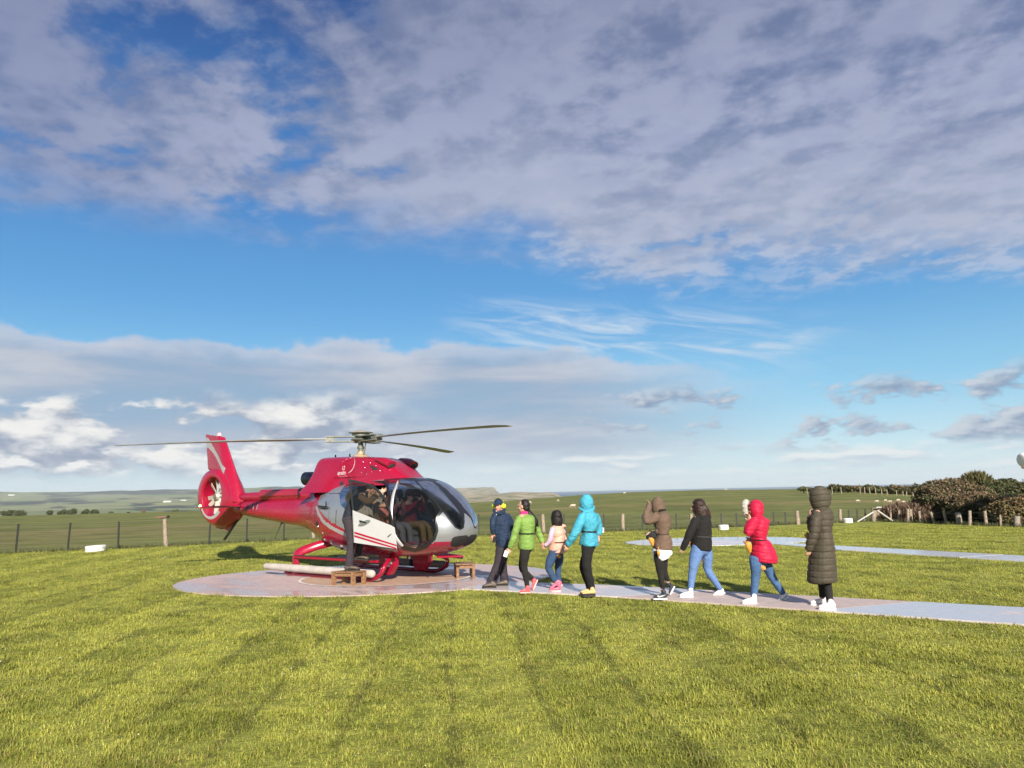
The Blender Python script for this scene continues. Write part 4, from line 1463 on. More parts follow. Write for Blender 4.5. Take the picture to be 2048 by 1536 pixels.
def build_gear():
    for sd in (-1, 1):
        y = 0.93 * sd
        # skid: straight on the ground, bent up at the front into the cross tube
        mb = MB()
        mb.tube([(-1.36, y, 0.085), (-1.22, y, 0.065), (-0.5, y, 0.065), (0.4, y, 0.065), (1.15, y, 0.065), (1.42, y, 0.075), (1.60, y, 0.13), (1.72, y * .995, 0.22), (1.76, y * .96, 0.33),
                 (1.70, y * .80, 0.42), (1.62, y * 0.62, 0.50), (1.56, y * 0.45, 0.56)], [0.042] * 9 + [0.044] * 3, n=14, sub=4)
        sk = mb.build('skid', M_RED, HELI)
        mb = MB()
        mb.tube([(-1.30, y, 0.058), (-1.46, y, 0.064)], [(0.03, 0.008)] * 2, n=8, smooth=False)
        mb.box((0.0, y, 0.026), (2.2, 0.06, 0.012))
        mb.build('skid_shoe', M_CHR, sk, smooth=False)
        MB().tube([(1.70, y * .80, 0.42), (1.685, y * 0.77, 0.44)], 0.048, n=14, smooth=False, caps=False).build('collar', M_RED, sk)
        MB().tube([(1.745, y * .97, 0.30), (1.75, y * .975, 0.285)], 0.048, n=14, smooth=False, caps=False).build('collar', M_WHT, sk)
        # rear leg
        mb = MB()
        mb.tube([(-0.52, y * .42, 0.72), (-0.70, y * .72, 0.64), (-0.90, y * .98, 0.53), (-0.98, y * 1.03, 0.42), (-1.00, y * 1.01, 0.28), (-1.00, y, 0.08)],
                [(0.055, 0.10), (0.06, 0.10), (0.055, 0.10), (0.05, 0.105), (0.05, 0.11), (0.05, 0.12)], n=16, sub=3, side=(0, 1, 0))
        mb.build('rear_leg', M_RED, HELI)
        # boarding step
        mb = MB()
        mb.box((0.36, y * 1.06, 0.435), (2.62, 0.10, 0.055), bev=0.012)
        stp = mb.build('boarding_step', M_RED, HELI)
        mb = MB()
        mb.box((0.36, y * 1.06, 0.468), (2.60, 0.098, 0.010))
        mb.build('step_tread', M_RUB, stp, smooth=False)
        # packed float bag lying along the skid
        mb = MB()
        yy = y * 1.0 + sd * 0.10
        zf = 0.20
        mb.tube([(-1.95, yy, zf), (-1.2, yy, zf), (-0.2, yy, zf), (0.8, yy, zf), (1.55, yy, zf)], [(0.068, 0.066), (0.078, 0.078), (0.080, 0.080), (0.080, 0.080), (0.078, 0.078)], n=20, sub=5)
        fb = mb.build('float_bag', M_FLOAT if sd < 0 else M_FLOATD, HELI)
        if sd > 0:
            mb = MB()
            mb.tube([(0.55, yy, zf), (1.10, yy, zf)], 0.084, n=20, smooth=False, caps=False)
            mb.build('float_band', M_FLOATB, fb)
            mb = MB()
            mb.ell((1.61, yy, zf), (0.04, 0.075, 0.075))
            mb.build('float_end', M_RUB, fb)
        # float bottle fairing hung beside the front leg
        mb = MB()
        s4 = sd * -1
        mb.prism([(1.22, 0.56), (1.68, 0.56), (1.66, 0.30), (1.52, 0.13), (1.26, 0.12), (1.20, 0.34)], 0.42 * sd, 0.54 * sd, lambda u, v, t: (u, t, v))
        fp = mb.build('float_fairing', M_RED, HELI, smooth=False)
        for (u, v, w, h) in ((1.46, 0.42, .10, .05), (1.53, 0.36, .12, .045), (1.44, 0.35, .07, .05), (1.56, 0.43, .07, .05), (1.50, 0.30, .07, .035)):
            mb = MB()
            mb.prism([(u - w / 2, v - h / 2), (u + w / 2, v - h / 2 + .015), (u + w / 2, v + h / 2 + .015), (u - w / 2, v + h / 2)], 0.543 * sd, 0.547 * sd, lambda a, b, t: (a, t, b))
            mb.build('sticker', M_WHT, fp, smooth=False)
    # cross tube under the belly and the little step ahead on the far side
    mb = MB()
    mb.tube([(1.56, -0.45, 0.555), (1.56, 0, 0.52), (1.56, 0.45, 0.555)], 0.045, n=12)
    mb.build('cross_tube', M_RED, HELI)
    mb = MB()
    mb.tube([(1.62, 0.70, 0.46), (1.70, 1.0, 0.40), (1.78, 1.34, 0.34)], [(0.05, 0.03), (0.055, 0.035), (0.05, 0.04)], n=10)
    mb.build('side_step', M_RED, HELI)
    # belly lamps
    mb = MB()
    mb.lathe([(0.085, 0.06), (0.085, -0.02), (0.06, -0.045), (0.0, -0.05)], c=(1.68, -0.10, 0.46), n=20)
    lm = mb.build('belly_lamp', M_BLK, HELI)
    MB().ell((1.70, -0.165, 0.45), (0.035, 0.02, 0.03)).build('lamp_glass', M_WHT, lm)
    mb = MB()
    mb.tube([(2.45, -0.28, 0.56), (2.45, -0.28, 0.42)], [0.025, 0.015], n=8, smooth=False)
    mb.tube([(2.55, -0.22, 0.49), (2.95, 0.05, 0.50)], [0.02, 0.02], n=8, smooth=False)
    mb.build('tow_eye', M_RED, HELI)
    # small round fittings on the lower flank
    for t_, p_, r in ((12.9, 0.95, 0.035), (12.2, 0.90, 0.030), (12.75, 1.25, 0.022), (13.3, 1.42, 0.03), (11.9, 0.70, 0.02)):
        q = fus(np.array(t_), np.array(p_))
        MB().ell(q, (r, r * .8, r), nu=10, nv=8).build('flank_fitting', M_CHR, HELI)
    for t_, p_, r in ((13.35, 1.50, 0.055), (11.4, 0.78, 0.05)):
        q = fus(np.array(t_), np.array(p_))
        MB().ell(q, (r, r * .5, r), nu=12, nv=8).build('drain_port', M_BLK, HELI)


build_gear()


def build_door():
    """open starboard door: an outline in its own plane, swung 68 degrees outward about its front edge"""
    a = math.radians(68)
    d = np.array([-math.cos(a), -math.sin(a), 0])
    nrm = np.array([-math.sin(a), math.cos(a), 0])                    # towards the cabin side
    P0 = np.array([2.03, -0.95, 0])
    bow = lambda z: -0.05 * (1 - ((z - 1.35) / 0.75) ** 2)
    fn = lambda s, z, t: P0 + d * s + np.array([0, 0, z]) + nrm * (t + bow(z))
    out = [(0.865, 2.035), (0.80, 1.45), (0.758, 0.847), (0.33, 0.765), (-0.10, 0.679), (-0.075, 0.86), (-0.038, 1.091), (0.0, 1.23), (0.023, 1.332), (0.06, 1.45), (0.116, 1.574), (0.175, 1.69),
           (0.238, 1.778), (0.31, 1.85), (0.39, 1.905), (0.49, 1.945), (0.59, 1.975), (0.72, 2.005)]
    pane = [(0.825, 1.985), (0.775, 1.44), (0.40, 1.285), (0.03, 1.135), (0.035, 1.23), (0.058, 1.332), (0.095, 1.45), (0.15, 1.565), (0.205, 1.67), (0.265, 1.75), (0.33, 1.815), (0.405, 1.868),
            (0.50, 1.91), (0.60, 1.94), (0.72, 1.965)]
    # lower panel
    low = [(0.80, 1.45), (0.758, 0.847), (0.33, 0.765), (-0.10, 0.679), (-0.075, 0.86), (-0.038, 1.091), (0.03, 1.135), (0.40, 1.285), (0.775, 1.44)]
    dr = MB().prism(low, -0.022, 0.022, fn).build('door', M_WSILV, HELI, smooth=False)
    # dark window surround as a strip between the outline and the pane
    top = [(0.80, 1.45), (0.865, 2.035)] + out[:4:-1][:len(out) - 5]
    ring_o = [(0.80, 1.45), (0.865, 2.035), (0.72, 2.005), (0.59, 1.975), (0.49, 1.945), (0.39, 1.905), (0.31, 1.85), (0.238, 1.778), (0.175, 1.69), (0.116, 1.574), (0.06, 1.45), (0.023, 1.332), (0.0, 1.23), (-0.038, 1.091)]
    ring_i = [(0.775, 1.44), (0.825, 1.985), (0.72, 1.965), (0.60, 1.94), (0.50, 1.91), (0.405, 1.868), (0.33, 1.815), (0.265, 1.75), (0.205, 1.67), (0.15, 1.565), (0.095, 1.45), (0.058, 1.332), (0.035, 1.23), (0.03, 1.135)]
    mb = MB()
    for i in range(len(ring_o) - 1):
        mb.prism([ring_o[i], ring_o[i + 1], ring_i[i + 1], ring_i[i]], -0.020, 0.020, fn)
    mb.build('door_frame', M_BLK, dr, smooth=False)
    MB().prism(pane, -0.004, 0.004, fn).build('door_window', glass("door_glass", (0.60, 0.58, 0.55), 0.90), dr, smooth=False)
    for z0, z1, m_ in ((0.0, -0.034, M_RED), (-0.062, -0.095, M_RED), (-0.034, -0.062, M_WSILV)):
        mb = MB()
        mb.prism([(0.766, 1.052 + z0), (0.33, 0.905 + z0 * 1.0), (-0.082, 0.762 + z0 * 0.9), (-0.087, 0.762 + z1 * 0.88), (0.33, 0.905 + z1), (0.764, 1.052 + z1)], -0.0255, -0.023, fn)
        if m_ is M_RED:
            mb.build('door_stripe', m_, dr, smooth=False)
    # oval handle plate and latch
    hp = []
    for k in range(20):
        q = 2 * math.pi * k / 20
        u, v = 0.125 * math.cos(q), 0.038 * math.sin(q)
        hp.append((0.575 - u * 0.95 + v * 0.3, 1.205 + u * 0.33 + v))
    MB().prism(hp, -0.030, -0.0225, fn).build('handle_plate', M_CHR, dr, smooth=False)
    mb = MB()
    mb.tube([fn(0.665, 1.245, -0.036), fn(0.60, 1.225, -0.042), fn(0.55, 1.205, -0.036)], [0.016, 0.014, 0.012], n=8)
    mb.build('handle', M_BLK, dr)
    mb = MB()
    mb.tube([fn(0.02, 0.98, -0.01), fn(0.10, 0.925, -0.03)], 0.010, n=6, smooth=False)
    mb.build('door_stay', M_BLK, dr)


build_door()


def build_seats():
    for x, y, w in ((1.55, -0.52, 0.46), (1.55, 0.0, 0.44), (1.55, 0.52, 0.46), (0.45, -0.60, 0.44), (0.45, -0.2, 0.38), (0.45, 0.2, 0.38), (0.45, 0.60, 0.44)):
        mb = MB()
        mb.box((x, y, 0.93), (0.46, w, 0.14), bev=0.04)
        mb.box((x, y, 0.76), (0.38, w * .8, 0.22), bev=0.02)
        st = mb.build('seat', M_SEAT, HELI)
        mb = MB()
        R_ = Matrix.Rotation(math.radians(-10), 3, 'Y')
        mb.box((x - 0.27, y, 1.30), (0.11, w, 0.70), rot=R_, bev=0.04)
        mb.box((x - 0.345, y, 1.745), (0.09, w * .6, 0.17), rot=R_, bev=0.03)
        mb.build('backrest', M_SEAT, st)


build_seats()
# ------------------------------------------------------------------ fences
M_POST = pmat("weathered_timber", (0.28, 0.22, 0.165), 0.85, var=0.35, vs=18, bump=0.01, bs=60)
M_POSTG = pmat("grey_timber", (0.26, 0.22, 0.18), 0.85, var=0.35, vs=18, bump=0.01, bs=60)
M_STEEL = pmat("black_steel_picket", (0.014, 0.015, 0.013), 0.6)
M_WIRE = pmat("fence_wire", (0.22, 0.22, 0.21), 0.5, 0.6)
M_PIPE = pmat("white_pipe", (0.40, 0.385, 0.36), 0.45)


def stake(base_px, top_px, r, kind, par, root, r2=None, n=10, mat=None):
    """post between a measured foot on the ground and a measured top"""
    b = ground(*base_px)
    t = at(top_px[0], top_px[1], b[1])
    mb = MB()
    o = np.array(root)
    if kind == 'steel_post':
        d = t - b
        for k, w in ((0, (r * 2.0, r * .5)), (1, (r * .5, r * 1.8))):
            V = []
            for p in (b - d * 0.05, t):
                V += [p + np.array([sx * w[0] / 2, sy * w[1] / 2 + (0.0 if k == 0 else r * 0.7), 0]) for sx, sy in ((-1, -1), (1, -1), (1, 1), (-1, 1))]
            mb.raw(V, [(0, 1, 5, 4), (1, 2, 6, 5), (2, 3, 7, 6), (3, 0, 4, 7), (4, 5, 6, 7), (3, 2, 1, 0)])
        ob = mb.build(kind, mat or M_STEEL, par, smooth=False, off=o)
    else:
        m = (b + t) / 2 + np.array([random.uniform(-.012, .012), 0, 0])
        mb.tube([b - (t - b) * 0.06, m, t - (t - b) * 0.01], [r * 1.08, r, (r2 or r * 0.96)], n=n, sub=3, caps=False)
        ob = mb.build(kind, mat or M_POST, par, off=o)
    return b, t


def fence(name, label, root_xy, posts, wires, sag=0.015):
    root = (root_xy[0], root_xy[1], 0.0)
    e = empty(name, root, label, 'fence')
    ends = []
    for kind, bp, tp, r in posts:
        ends.append(stake(bp, tp, r, kind, e, root))
    for h in wires:
        mb = MB()
        for (b0, t0), (b1, t1) in zip(ends[:-1], ends[1:]):
            p, q = b0 + (t0 - b0) * h, b1 + (t1 - b1) * h
            m = (p + q) / 2 - np.array([0, 0, sag])
            mb.tube([p, m, q], 0.0032, n=4, sub=3, caps=False)
        w = mb.build('wire', M_WIRE, e, off=root)
    return e


S_, W_ = 'steel_post', 'wooden_post'
fence('wire_fence', 'long wire fence of black steel and timber posts behind the lawn', (0, 30.0),
      [(S_, (-70, 1110), (-62, 1051), .032), (S_, (31, 1106), (37, 1048), .032), (S_, (135, 1102), (141, 1045.5), .032), (S_, (236, 1098), (238, 1043), .032),
       (W_, (331.5, 1093), (329.5, 1037), .075), (S_, (418, 1089), (421, 1040), .03), (S_, (493, 1085.5), (494.5, 1037), .03), (S_, (567.5, 1082), (568.5, 1036), .03),
       (W_, (627, 1078), (627, 1030), .07), (S_, (700, 1075), (700, 1031), .03), (S_, (790, 1073), (790, 1029), .03), (S_, (880, 1071.5), (880, 1028), .03),
       (S_, (957, 1070.5), (957, 1028), .03), (W_, (1087.5, 1067.5), (1085, 1028.5), .075), (S_, (1128, 1066), (1128, 1028.5), .03), (S_, (1208, 1064), (1207.5, 1027.5), .03),
       (W_, (1246.5, 1062), (1245.5, 1027), .075), (S_, (1285, 1060.5), (1284.5, 1027.5), .03), (S_, (1353, 1058.5), (1352, 1027.5), .03), (W_, (1384, 1057), (1382, 1027), .07),
       (S_, (1443.5, 1055.5), (1442, 1027), .03), (S_, (1474, 1055), (1472.5, 1026), .03), (S_, (1548, 1051.5), (1546.5, 1024), .03), (S_, (1571.5, 1050.5), (1570, 1024), .03),
       (W_, (1596.5, 1049), (1593.5, 1021.5), .085), (S_, (1640, 1047), (1638.5, 1020), .03), (W_, (1681.5, 1043), (1680, 1018), .07), (S_, (1698, 1042), (1697, 1019), .03),
       (S_, (1715, 1042), (1714, 1018.5), .03), (S_, (1731, 1041.5), (1730, 1018), .03), (W_, (1748.5, 1042.5), (1748, 1015.5), .13)], (0.18, 0.36, 0.55, 0.74, 0.92))


def hedge_fence():
    root = (17.5, 31.0, 0.0)
    e = empty('wire_fence', root, 'leaning grey timber post fence running in front of the brown bushes on the right', 'fence')
    P = [((1757, 1042.5), (1756.5, 1017), .09), ((1766, 1041), (1765.5, 1022), .045), ((1782, 1043.5), (1781.5, 1020), .045), ((1798.5, 1044), (1798, 1020), .05), ((1817, 1045), (1815.5, 1017.5), .07), ((1822, 1045), (1820.5, 1018), .07),
         ((1842, 1046), (1838, 1022), .05), ((1869, 1047), (1861, 1023.5), .05), ((1893, 1048.5), (1886.5, 1020.5), .05), ((1919, 1049.5), (1915, 1025), .11), ((1940, 1051), (1939.5, 1021), .06),
         ((1973, 1052), (1969.5, 1021.5), .06), ((2001, 1053), (2000, 1030), .04), ((2035, 1054), (2034, 1032), .11), ((2090, 1060), (2088, 1030), .08)]
    ends = [stake(b, t, r, 'wooden_post', e, root, mat=M_POSTG if i in (9, 13) else None) for i, (b, t, r) in enumerate(P)]
    for h in (0.2, 0.5, 0.85):
        mb = MB()
        for (b0, t0), (b1, t1) in zip(ends[:-1], ends[1:]):
            mb.tube([b0 + (t0 - b0) * h, b1 + (t1 - b1) * h], 0.0032, n=4, smooth=False, caps=False)
        mb.build('wire', M_WIRE, e, off=root)
    # white pipe stays that brace the corner post
    for a, b, Y in (((1715, 1043.5), (1746, 1024.5), 34.4), ((1755.5, 1021.5), (1787, 1043), 33.6)):
        mb = MB()
        mb.tube([at(*a, Y), at(*b, Y)], 0.035, n=10, smooth=False)
        mb.build('brace', M_PIPE, e, off=root)
    mb = MB()
    p = at(1756, 1015, 34.4)
    mb.tube([p + [-.06, 0, 0], p + [.13, 0, 0]], 0.035, n=10, smooth=False)
    mb.build('post_cap', M_PIPE, e, off=root)


hedge_fence()


def sign_post():
    """short plank with a black end lying on the tall timber post at the left"""
    Y = ground(331.5, 1093)[1] - 0.02
    a, b, c = at(312, 1034.6, Y), at(334, 1033.6, Y), at(339, 1033.2, Y)
    base = (a + b) / 2
    mb = MB()
    d = (b - a) / np.linalg.norm(b - a)
    rot = np.array([[d[0], 0, -d[2]], [0, 1, 0], [d[2], 0, d[0]]])
    mb.box((a + b) / 2, (np.linalg.norm(b - a), 0.09, 0.052), rot=rot, bev=0.008)
    o = mb.build('plank', pmat("red_brown_timber", (0.19, 0.10, 0.065), 0.8, var=0.3, vs=20), None, off=base)
    o.location = base
    tag(o, 'short brown plank with a black end balanced on the tall timber post at left', 'plank')
    mb = MB()
    mb.box(b + (c - b) * 0.4, (0.10, 0.12, 0.10), bev=0.02)
    mb.box((a + b) / 2 + [0.06, 0, -0.036], (0.16, 0.07, 0.03))
    mb.build('end_block', M_STEEL, o, off=base)


sign_post()

# ------------------------------------------------------------------ white painted tyres that mark the edge of the landing area
M_TYRE = pmat("white_tyre_paint", (0.74, 0.73, 0.70), 0.6, var=0.10, vs=9, dark=(0.52, 0.50, 0.45))


def tyre_mesh():
    R, h = 0.36, 0.24
    prof = [(0.20, 0.03), (0.24, 0.005), (0.31, 0.0), (0.345, 0.02), (R, 0.06)]
    for k in range(1, 6):                                     # tread ribs
        z = 0.06 + (h - 0.12) * k / 6
        prof += [(R, z - 0.012), (R - 0.012, z - 0.007), (R - 0.012, z + 0.007), (R, z + 0.012)]
    prof += [(R, h - 0.06), (0.345, h - 0.02), (0.31, h), (0.24, h - 0.005), (0.20, h - 0.03), (0.225, h - 0.06), (0.30, h - 0.09), (0.30, 0.09), (0.225, 0.06), (0.20, 0.03)]
    return MB().lathe(prof, n=36).mesh('tyre', True, True)


ty = tyre_mesh()
for i, ((px, py), w, lab) in enumerate((((180.5, 1104.5), 38, 'white painted tyre lying flat on the lawn by the left stretch of fence'),
                                        ((1203.5, 1065.5), 11, 'white painted tyre half hidden behind the blue jacket of a walker'),
                                        ((1450.5, 1060.5), 20, 'white painted tyre on the lawn behind the second pad, between two walkers'),
                                        ((1700.5, 1046.2), 18, 'white painted tyre on the lawn just left of the white corner brace'),
                                        ((1728.5, 1042.5), 9, 'small white painted tyre under the white corner brace'))):
    o = link_mesh('tyre', ty if i == 0 else ty, M_TYRE)
    g = ground(px, py)
    s = w / FPX * g[1] / 0.72
    o.location = (g[0], g[1] + 0.36 * s, -0.01)
    o.scale = (s, s, 0.235 * (0.92 if i == 0 else 0.9) / 0.24 * (1 if i != 4 else .6))
    o.rotation_euler = (0.03 * (i % 2), -0.05 if i == 0 else 0.02, i * 1.3)
    tag(o, lab, 'tyre', 'white tyres marking the landing area')

# ------------------------------------------------------------------ grazing animals
M_WOOL = pmat("wool", (0.42, 0.36, 0.28), 0.95, var=0.2, vs=12, bump=0.03, bs=30)
M_SKINP = pmat("pale_muzzle", (0.45, 0.38, 0.32), 0.8)
M_COWB = pmat("black_hide", (0.015, 0.014, 0.013), 0.8)
M_COWR = pmat("brown_hide", (0.09, 0.045, 0.03), 0.8)


def animal_mesh(kind):
    mb = MB()
    if kind == 'sheep':
        L, legh, bz = 0.42, 0.34, 0.58
        mb.tube([(-0.44, 0, .62), (-0.25, 0, .60), (0.05, 0, .57), (0.32, 0, .60), (0.46, 0, .64)], [(.12, .13), (.20, .22), (.22, .24), (.18, .21), (.11, .13)], n=12, sub=2)
        mb.tube([(0.40, 0, .64), (0.56, 0, .52), (0.66, 0, .34), (0.72, 0, .24)], [.10, .075, .068, .045], n=10, sub=2)         # head down, grazing
        for s in (-1, 1):
            mb.tube([(0.60, .05 * s, .46), (0.58, .13 * s, .45)], [.025, .012], n=6, smooth=False)
            mb.tube([(0.30, .10 * s, .50), (0.31, .11 * s, .28), (0.30, .11 * s, .0)], [.065, .035, .03], n=8)
            mb.tube([(-0.32, .10 * s, .54), (-0.27, .11 * s, .38), (-0.36, .11 * s, .24), (-0.33, .11 * s, .0)], [.09, .055, .035, .03], n=8)
        mb.tube([(-0.47, 0, .62), (-0.52, 0, .50)], [.04, .025], n=6, smooth=False)
        v = 0.035
    else:
        mb.tube([(-0.95, 0, 1.22), (-0.6, 0, 1.12), (0.0, 0, 1.02), (0.6, 0, 1.10), (0.95, 0, 1.22)], [(.20, .22), (.30, .34), (.34, .40), (.28, .36), (.18, .24)], n=12, sub=2)
        mb.tube([(0.85, 0, 1.24), (1.15, 0, 1.25), (1.35, 0, 1.30), (1.62, 0, 1.12)], [.20, .15, .14, .08], n=10, sub=2)
        for s in (-1, 1):
            mb.tube([(1.28, .12 * s, 1.38), (1.24, .27 * s, 1.36)], [.05, .02], n=6, smooth=False)
            mb.tube([(0.62, .16 * s, .95), (0.64, .17 * s, .50), (0.62, .17 * s, .0)], [.14, .07, .055], n=8)
            mb.tube([(-0.72, .17 * s, 1.05), (-0.62, .18 * s, .70), (-0.80, .18 * s, .46), (-0.74, .18 * s, .0)], [.18, .11, .07, .055], n=8)
        mb.tube([(-1.0, 0, 1.26), (-1.10, 0, 0.9), (-1.08, 0, 0.5)], [.04, .025, .03], n=6)
        v = 0.07
    o = fuse(mb, kind, v, 2)
    me = o.data
    bpy.data.objects.remove(o)
    return me


def put_animals():
    sm, cm = animal_mesh('sheep'), animal_mesh('cow')
    rows = [(1041.5, 1018.5, 0.6, 15, 'pale sheep grazing beside another right behind the green jacket, the left one'), (1050.5, 1018.3, 3.6, 15, 'pale sheep grazing right beside the long ponytail, the right one of two'),
            (1146.5, 1017.0, 3.5, 13, 'lone pale sheep grazing in the pasture left of the blue hood'), (1058.5, 1008.5, 0.3, 9, 'small far sheep on the crest above the ponytail'),
            (1715.5, 1005.5, 0.1, 9, 'sheep grazing farthest left of the flock near the brown bushes'), (1754.5, 1006.5, 3.3, 9, 'sheep of the flock by the bushes, second from the left, head down'),
            (1771, 1004.0, 0.2, 8, 'sheep of the flock by the bushes standing highest up the slope'), (1780.5, 1006.3, 3.0, 8, 'sheep of the flock by the bushes just right of the highest one'),
            (1797, 1004.2, 3.4, 9, 'sheep of the flock by the bushes, second from the right'), (1807.5, 1007.2, 0.2, 8, 'sheep of the flock nearest the brown bushes'),
            (1249, 988.5, 0.4, 6, 'tiny far sheep on the skyline left of the brown hood'), (1452, 981.5, 3.4, 6, 'tiny far sheep on the skyline between the black hoodie and the red hood'),
            (1116, 1003.5, 0.5, 6, 'tiny far sheep on the crest above the small girl')]
    for i, (px, py, rz, w, lab) in enumerate(rows):
        p = hit(px, py)
        o = link_mesh('sheep', sm, M_WOOL)
        s = w / FPX * p[1] / 1.18
        o.location = (p[0], p[1], float(terr(p[0], p[1])) - 0.01)
        o.scale = (s, s, s)
        o.rotation_euler = (0, 0, rz)
        tag(o, lab, 'sheep', 'sheep grazing in the pasture')
    for i, (px, py, rz, w, lab) in enumerate(((256.5, 1027.8, 0.4, 7, 'small dark cow on the skyline left of the tail, the left one'), (287, 1027.2, 3.4, 10, 'small dark cow on the skyline, nearer to the tall timber post'))):
        p = hit(px, py)
        me = cm if i == 0 else cm.copy()
        o = link_mesh('cow', me, M_COWB if i == 0 else None)
        if i == 1:
            me.materials.clear()
            me.materials.append(M_COWR)
        s = w / FPX * p[1] / 2.5
        o.location = (p[0], p[1], float(terr(p[0], p[1])) - 0.02)
        o.scale = (s, s, s)
        o.rotation_euler = (0, 0, rz)
        tag(o, lab, 'cow', 'cattle on the skyline')


put_animals()


# ------------------------------------------------------------------ bushes, hedges, trees
def leaf_mat(name, a, b_, c_):
    m, t, b = mat_new(name)
    g = t.n.new('ShaderNodeNewGeometry').outputs['Position']
    at_ = t.n.new('ShaderNodeAttribute')
    at_.attribute_name = 'tint'
    u, v, w = t.sep(at_.outputs['Color'])
    n = t.noise(g, 1.1, 4, 0.6)
    c = t.mix(t.ss(t.add(t.mul(u, 0.6), t.mul(n, 0.7)), 0.35, 0.95), a, b_)
    c = t.mix(v, c, c_)
    t.put(b.inputs['Base Color'], c)
    b.inputs['Roughness'].default_value = 0.65
    b.inputs['Specular IOR Level'].default_value = 0.25
    return m


LM_BROWN = leaf_mat("brown_green_leaves", (0.032, 0.044, 0.016), (0.098, 0.088, 0.038), (0.170, 0.112, 0.066))
LM_GREEN = leaf_mat("dark_green_leaves", (0.028, 0.044, 0.016), (0.085, 0.095, 0.034), (0.130, 0.090, 0.045))
LM_OLIVE = leaf_mat("olive_leaves", (0.055, 0.062, 0.022), (0.150, 0.130, 0.052), (0.200, 0.125, 0.065))
LM_TWIG = leaf_mat("dry_pink_twigs", (0.130, 0.085, 0.062), (0.250, 0.165, 0.120), (0.120, 0.100, 0.050))
M_BARK = pmat("bush_branch", (0.13, 0.10, 0.08), 0.9, var=0.3)
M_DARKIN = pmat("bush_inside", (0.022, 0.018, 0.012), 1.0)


def foliage(blobs, n, leaf, ctop=0.5, spiky=0.0, seed=0, flat=0.0):
    """leaf-sized faces spread through a few lumpy volumes"""
    r = np.random.default_rng(seed)
    B = np.array(blobs, float)
    vol = B[:, 3] * B[:, 4] * B[:, 5]
    vol = vol ** 0.8
    k = r.choice(len(B), n, p=vol / vol.sum())
    d = r.normal(size=(n, 3))
    d /= np.linalg.norm(d, axis=1, keepdims=True)
    lump = 0.72 + 0.46 * vnoise(d[:, 0] * 2.6 + k * 7.1 + 50, d[:, 1] * 2.6 + d[:, 2] * 3.1 + 50, seed + 2) + 0.34 * (vnoise(d[:, 0] * 7 + k * 3 + 50, d[:, 2] * 7 + d[:, 1] * 5 + 50, seed + 3) - .5)
    rad = (1 - 0.42 * r.random(n) ** 1.6) * lump
    P = B[k, :3] + d * rad[:, None] * B[k, 3:6]
    ok = P[:, 2] > 0.03
    P, d, rad, lump = P[ok], d[ok], rad[ok], lump[ok]
    n = len(P)
    s = leaf * (0.6 + 0.8 * r.random(n))
    e1 = r.normal(size=(n, 3)) + d * 0.3
    if spiky > 0:
        e1 = d * 1.0 + np.array([0, 0, spiky]) + r.normal(size=(n, 3)) * 0.35
    e1 /= np.linalg.norm(e1, axis=1, keepdims=True)
    e2 = np.cross(e1, d + r.normal(size=(n, 3)) * 0.7)
    e2 /= np.maximum(np.linalg.norm(e2, axis=1, keepdims=True), 1e-6)
    a, w = s[:, None] * e1, s[:, None] * e2 * (0.42 if spiky == 0 else 0.16)
    V = np.stack([P - a, P + w, P + a, P - w], 1).reshape(-1, 3)
    q = np.arange(n) * 4
    zt = np.clip(d[:, 2] * 0.5 + 0.5, 0, 1)
    tint = np.stack([r.random(n), (r.random(n) < ctop * zt ** 1.4) * (0.5 + 0.5 * r.random(n)), 0 * zt, 1 + 0 * zt], -1)
    return V, np.stack([q, q + 1, q + 2, q + 3], -1), np.repeat(tint, 4, axis=0)


def bush(name, label, cat, blobs, n, leaf, mat, group=None, ctop=0.5, spiky=0.0, seed=0, core=0.72, stems=6):
    B = np.array(blobs, float)
    base = np.array([B[:, 0].mean(), B[:, 1].mean(), 0.0])
    e = empty(name, base, label, cat, group)
    V, F, T = foliage(blobs, n, leaf, ctop, spiky, seed)
    me = fast_mesh('foliage', V - base, F)
    a = me.attributes.new('tint', 'FLOAT_COLOR', 'POINT')
    a.data.foreach_set('color', T.ravel().astype(np.float32))
    link_mesh('foliage', me, mat, e)
    r = np.random.default_rng(seed + 5)
    mb = MB()
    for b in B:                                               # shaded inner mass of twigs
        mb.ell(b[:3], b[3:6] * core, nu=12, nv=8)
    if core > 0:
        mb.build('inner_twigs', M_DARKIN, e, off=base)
    mb = MB()
    for k in range(stems):
        b = B[r.integers(len(B))]
        p0 = np.array([b[0] + r.normal() * b[3] * .3, b[1] + r.normal() * b[4] * .2, -0.05])
        p2 = b[:3] + r.normal(size=3) * b[3:6] * 0.35
        mb.tube([p0, (p0 + p2) / 2 + r.normal(size=3) * 0.08, p2], [0.05, 0.035, 0.02], n=6, sub=2, caps=False)
    mb.build('branch', M_BARK, e, off=base)['kind'] = 'stuff'
    return e


def pxblob(px, py, wpx, hpx, Y, deep):
    c = at(px, py, Y)
    return (c[0], c[1], c[2], wpx / 2 / FPX * Y, deep, hpx / 2 / FPX * Y)


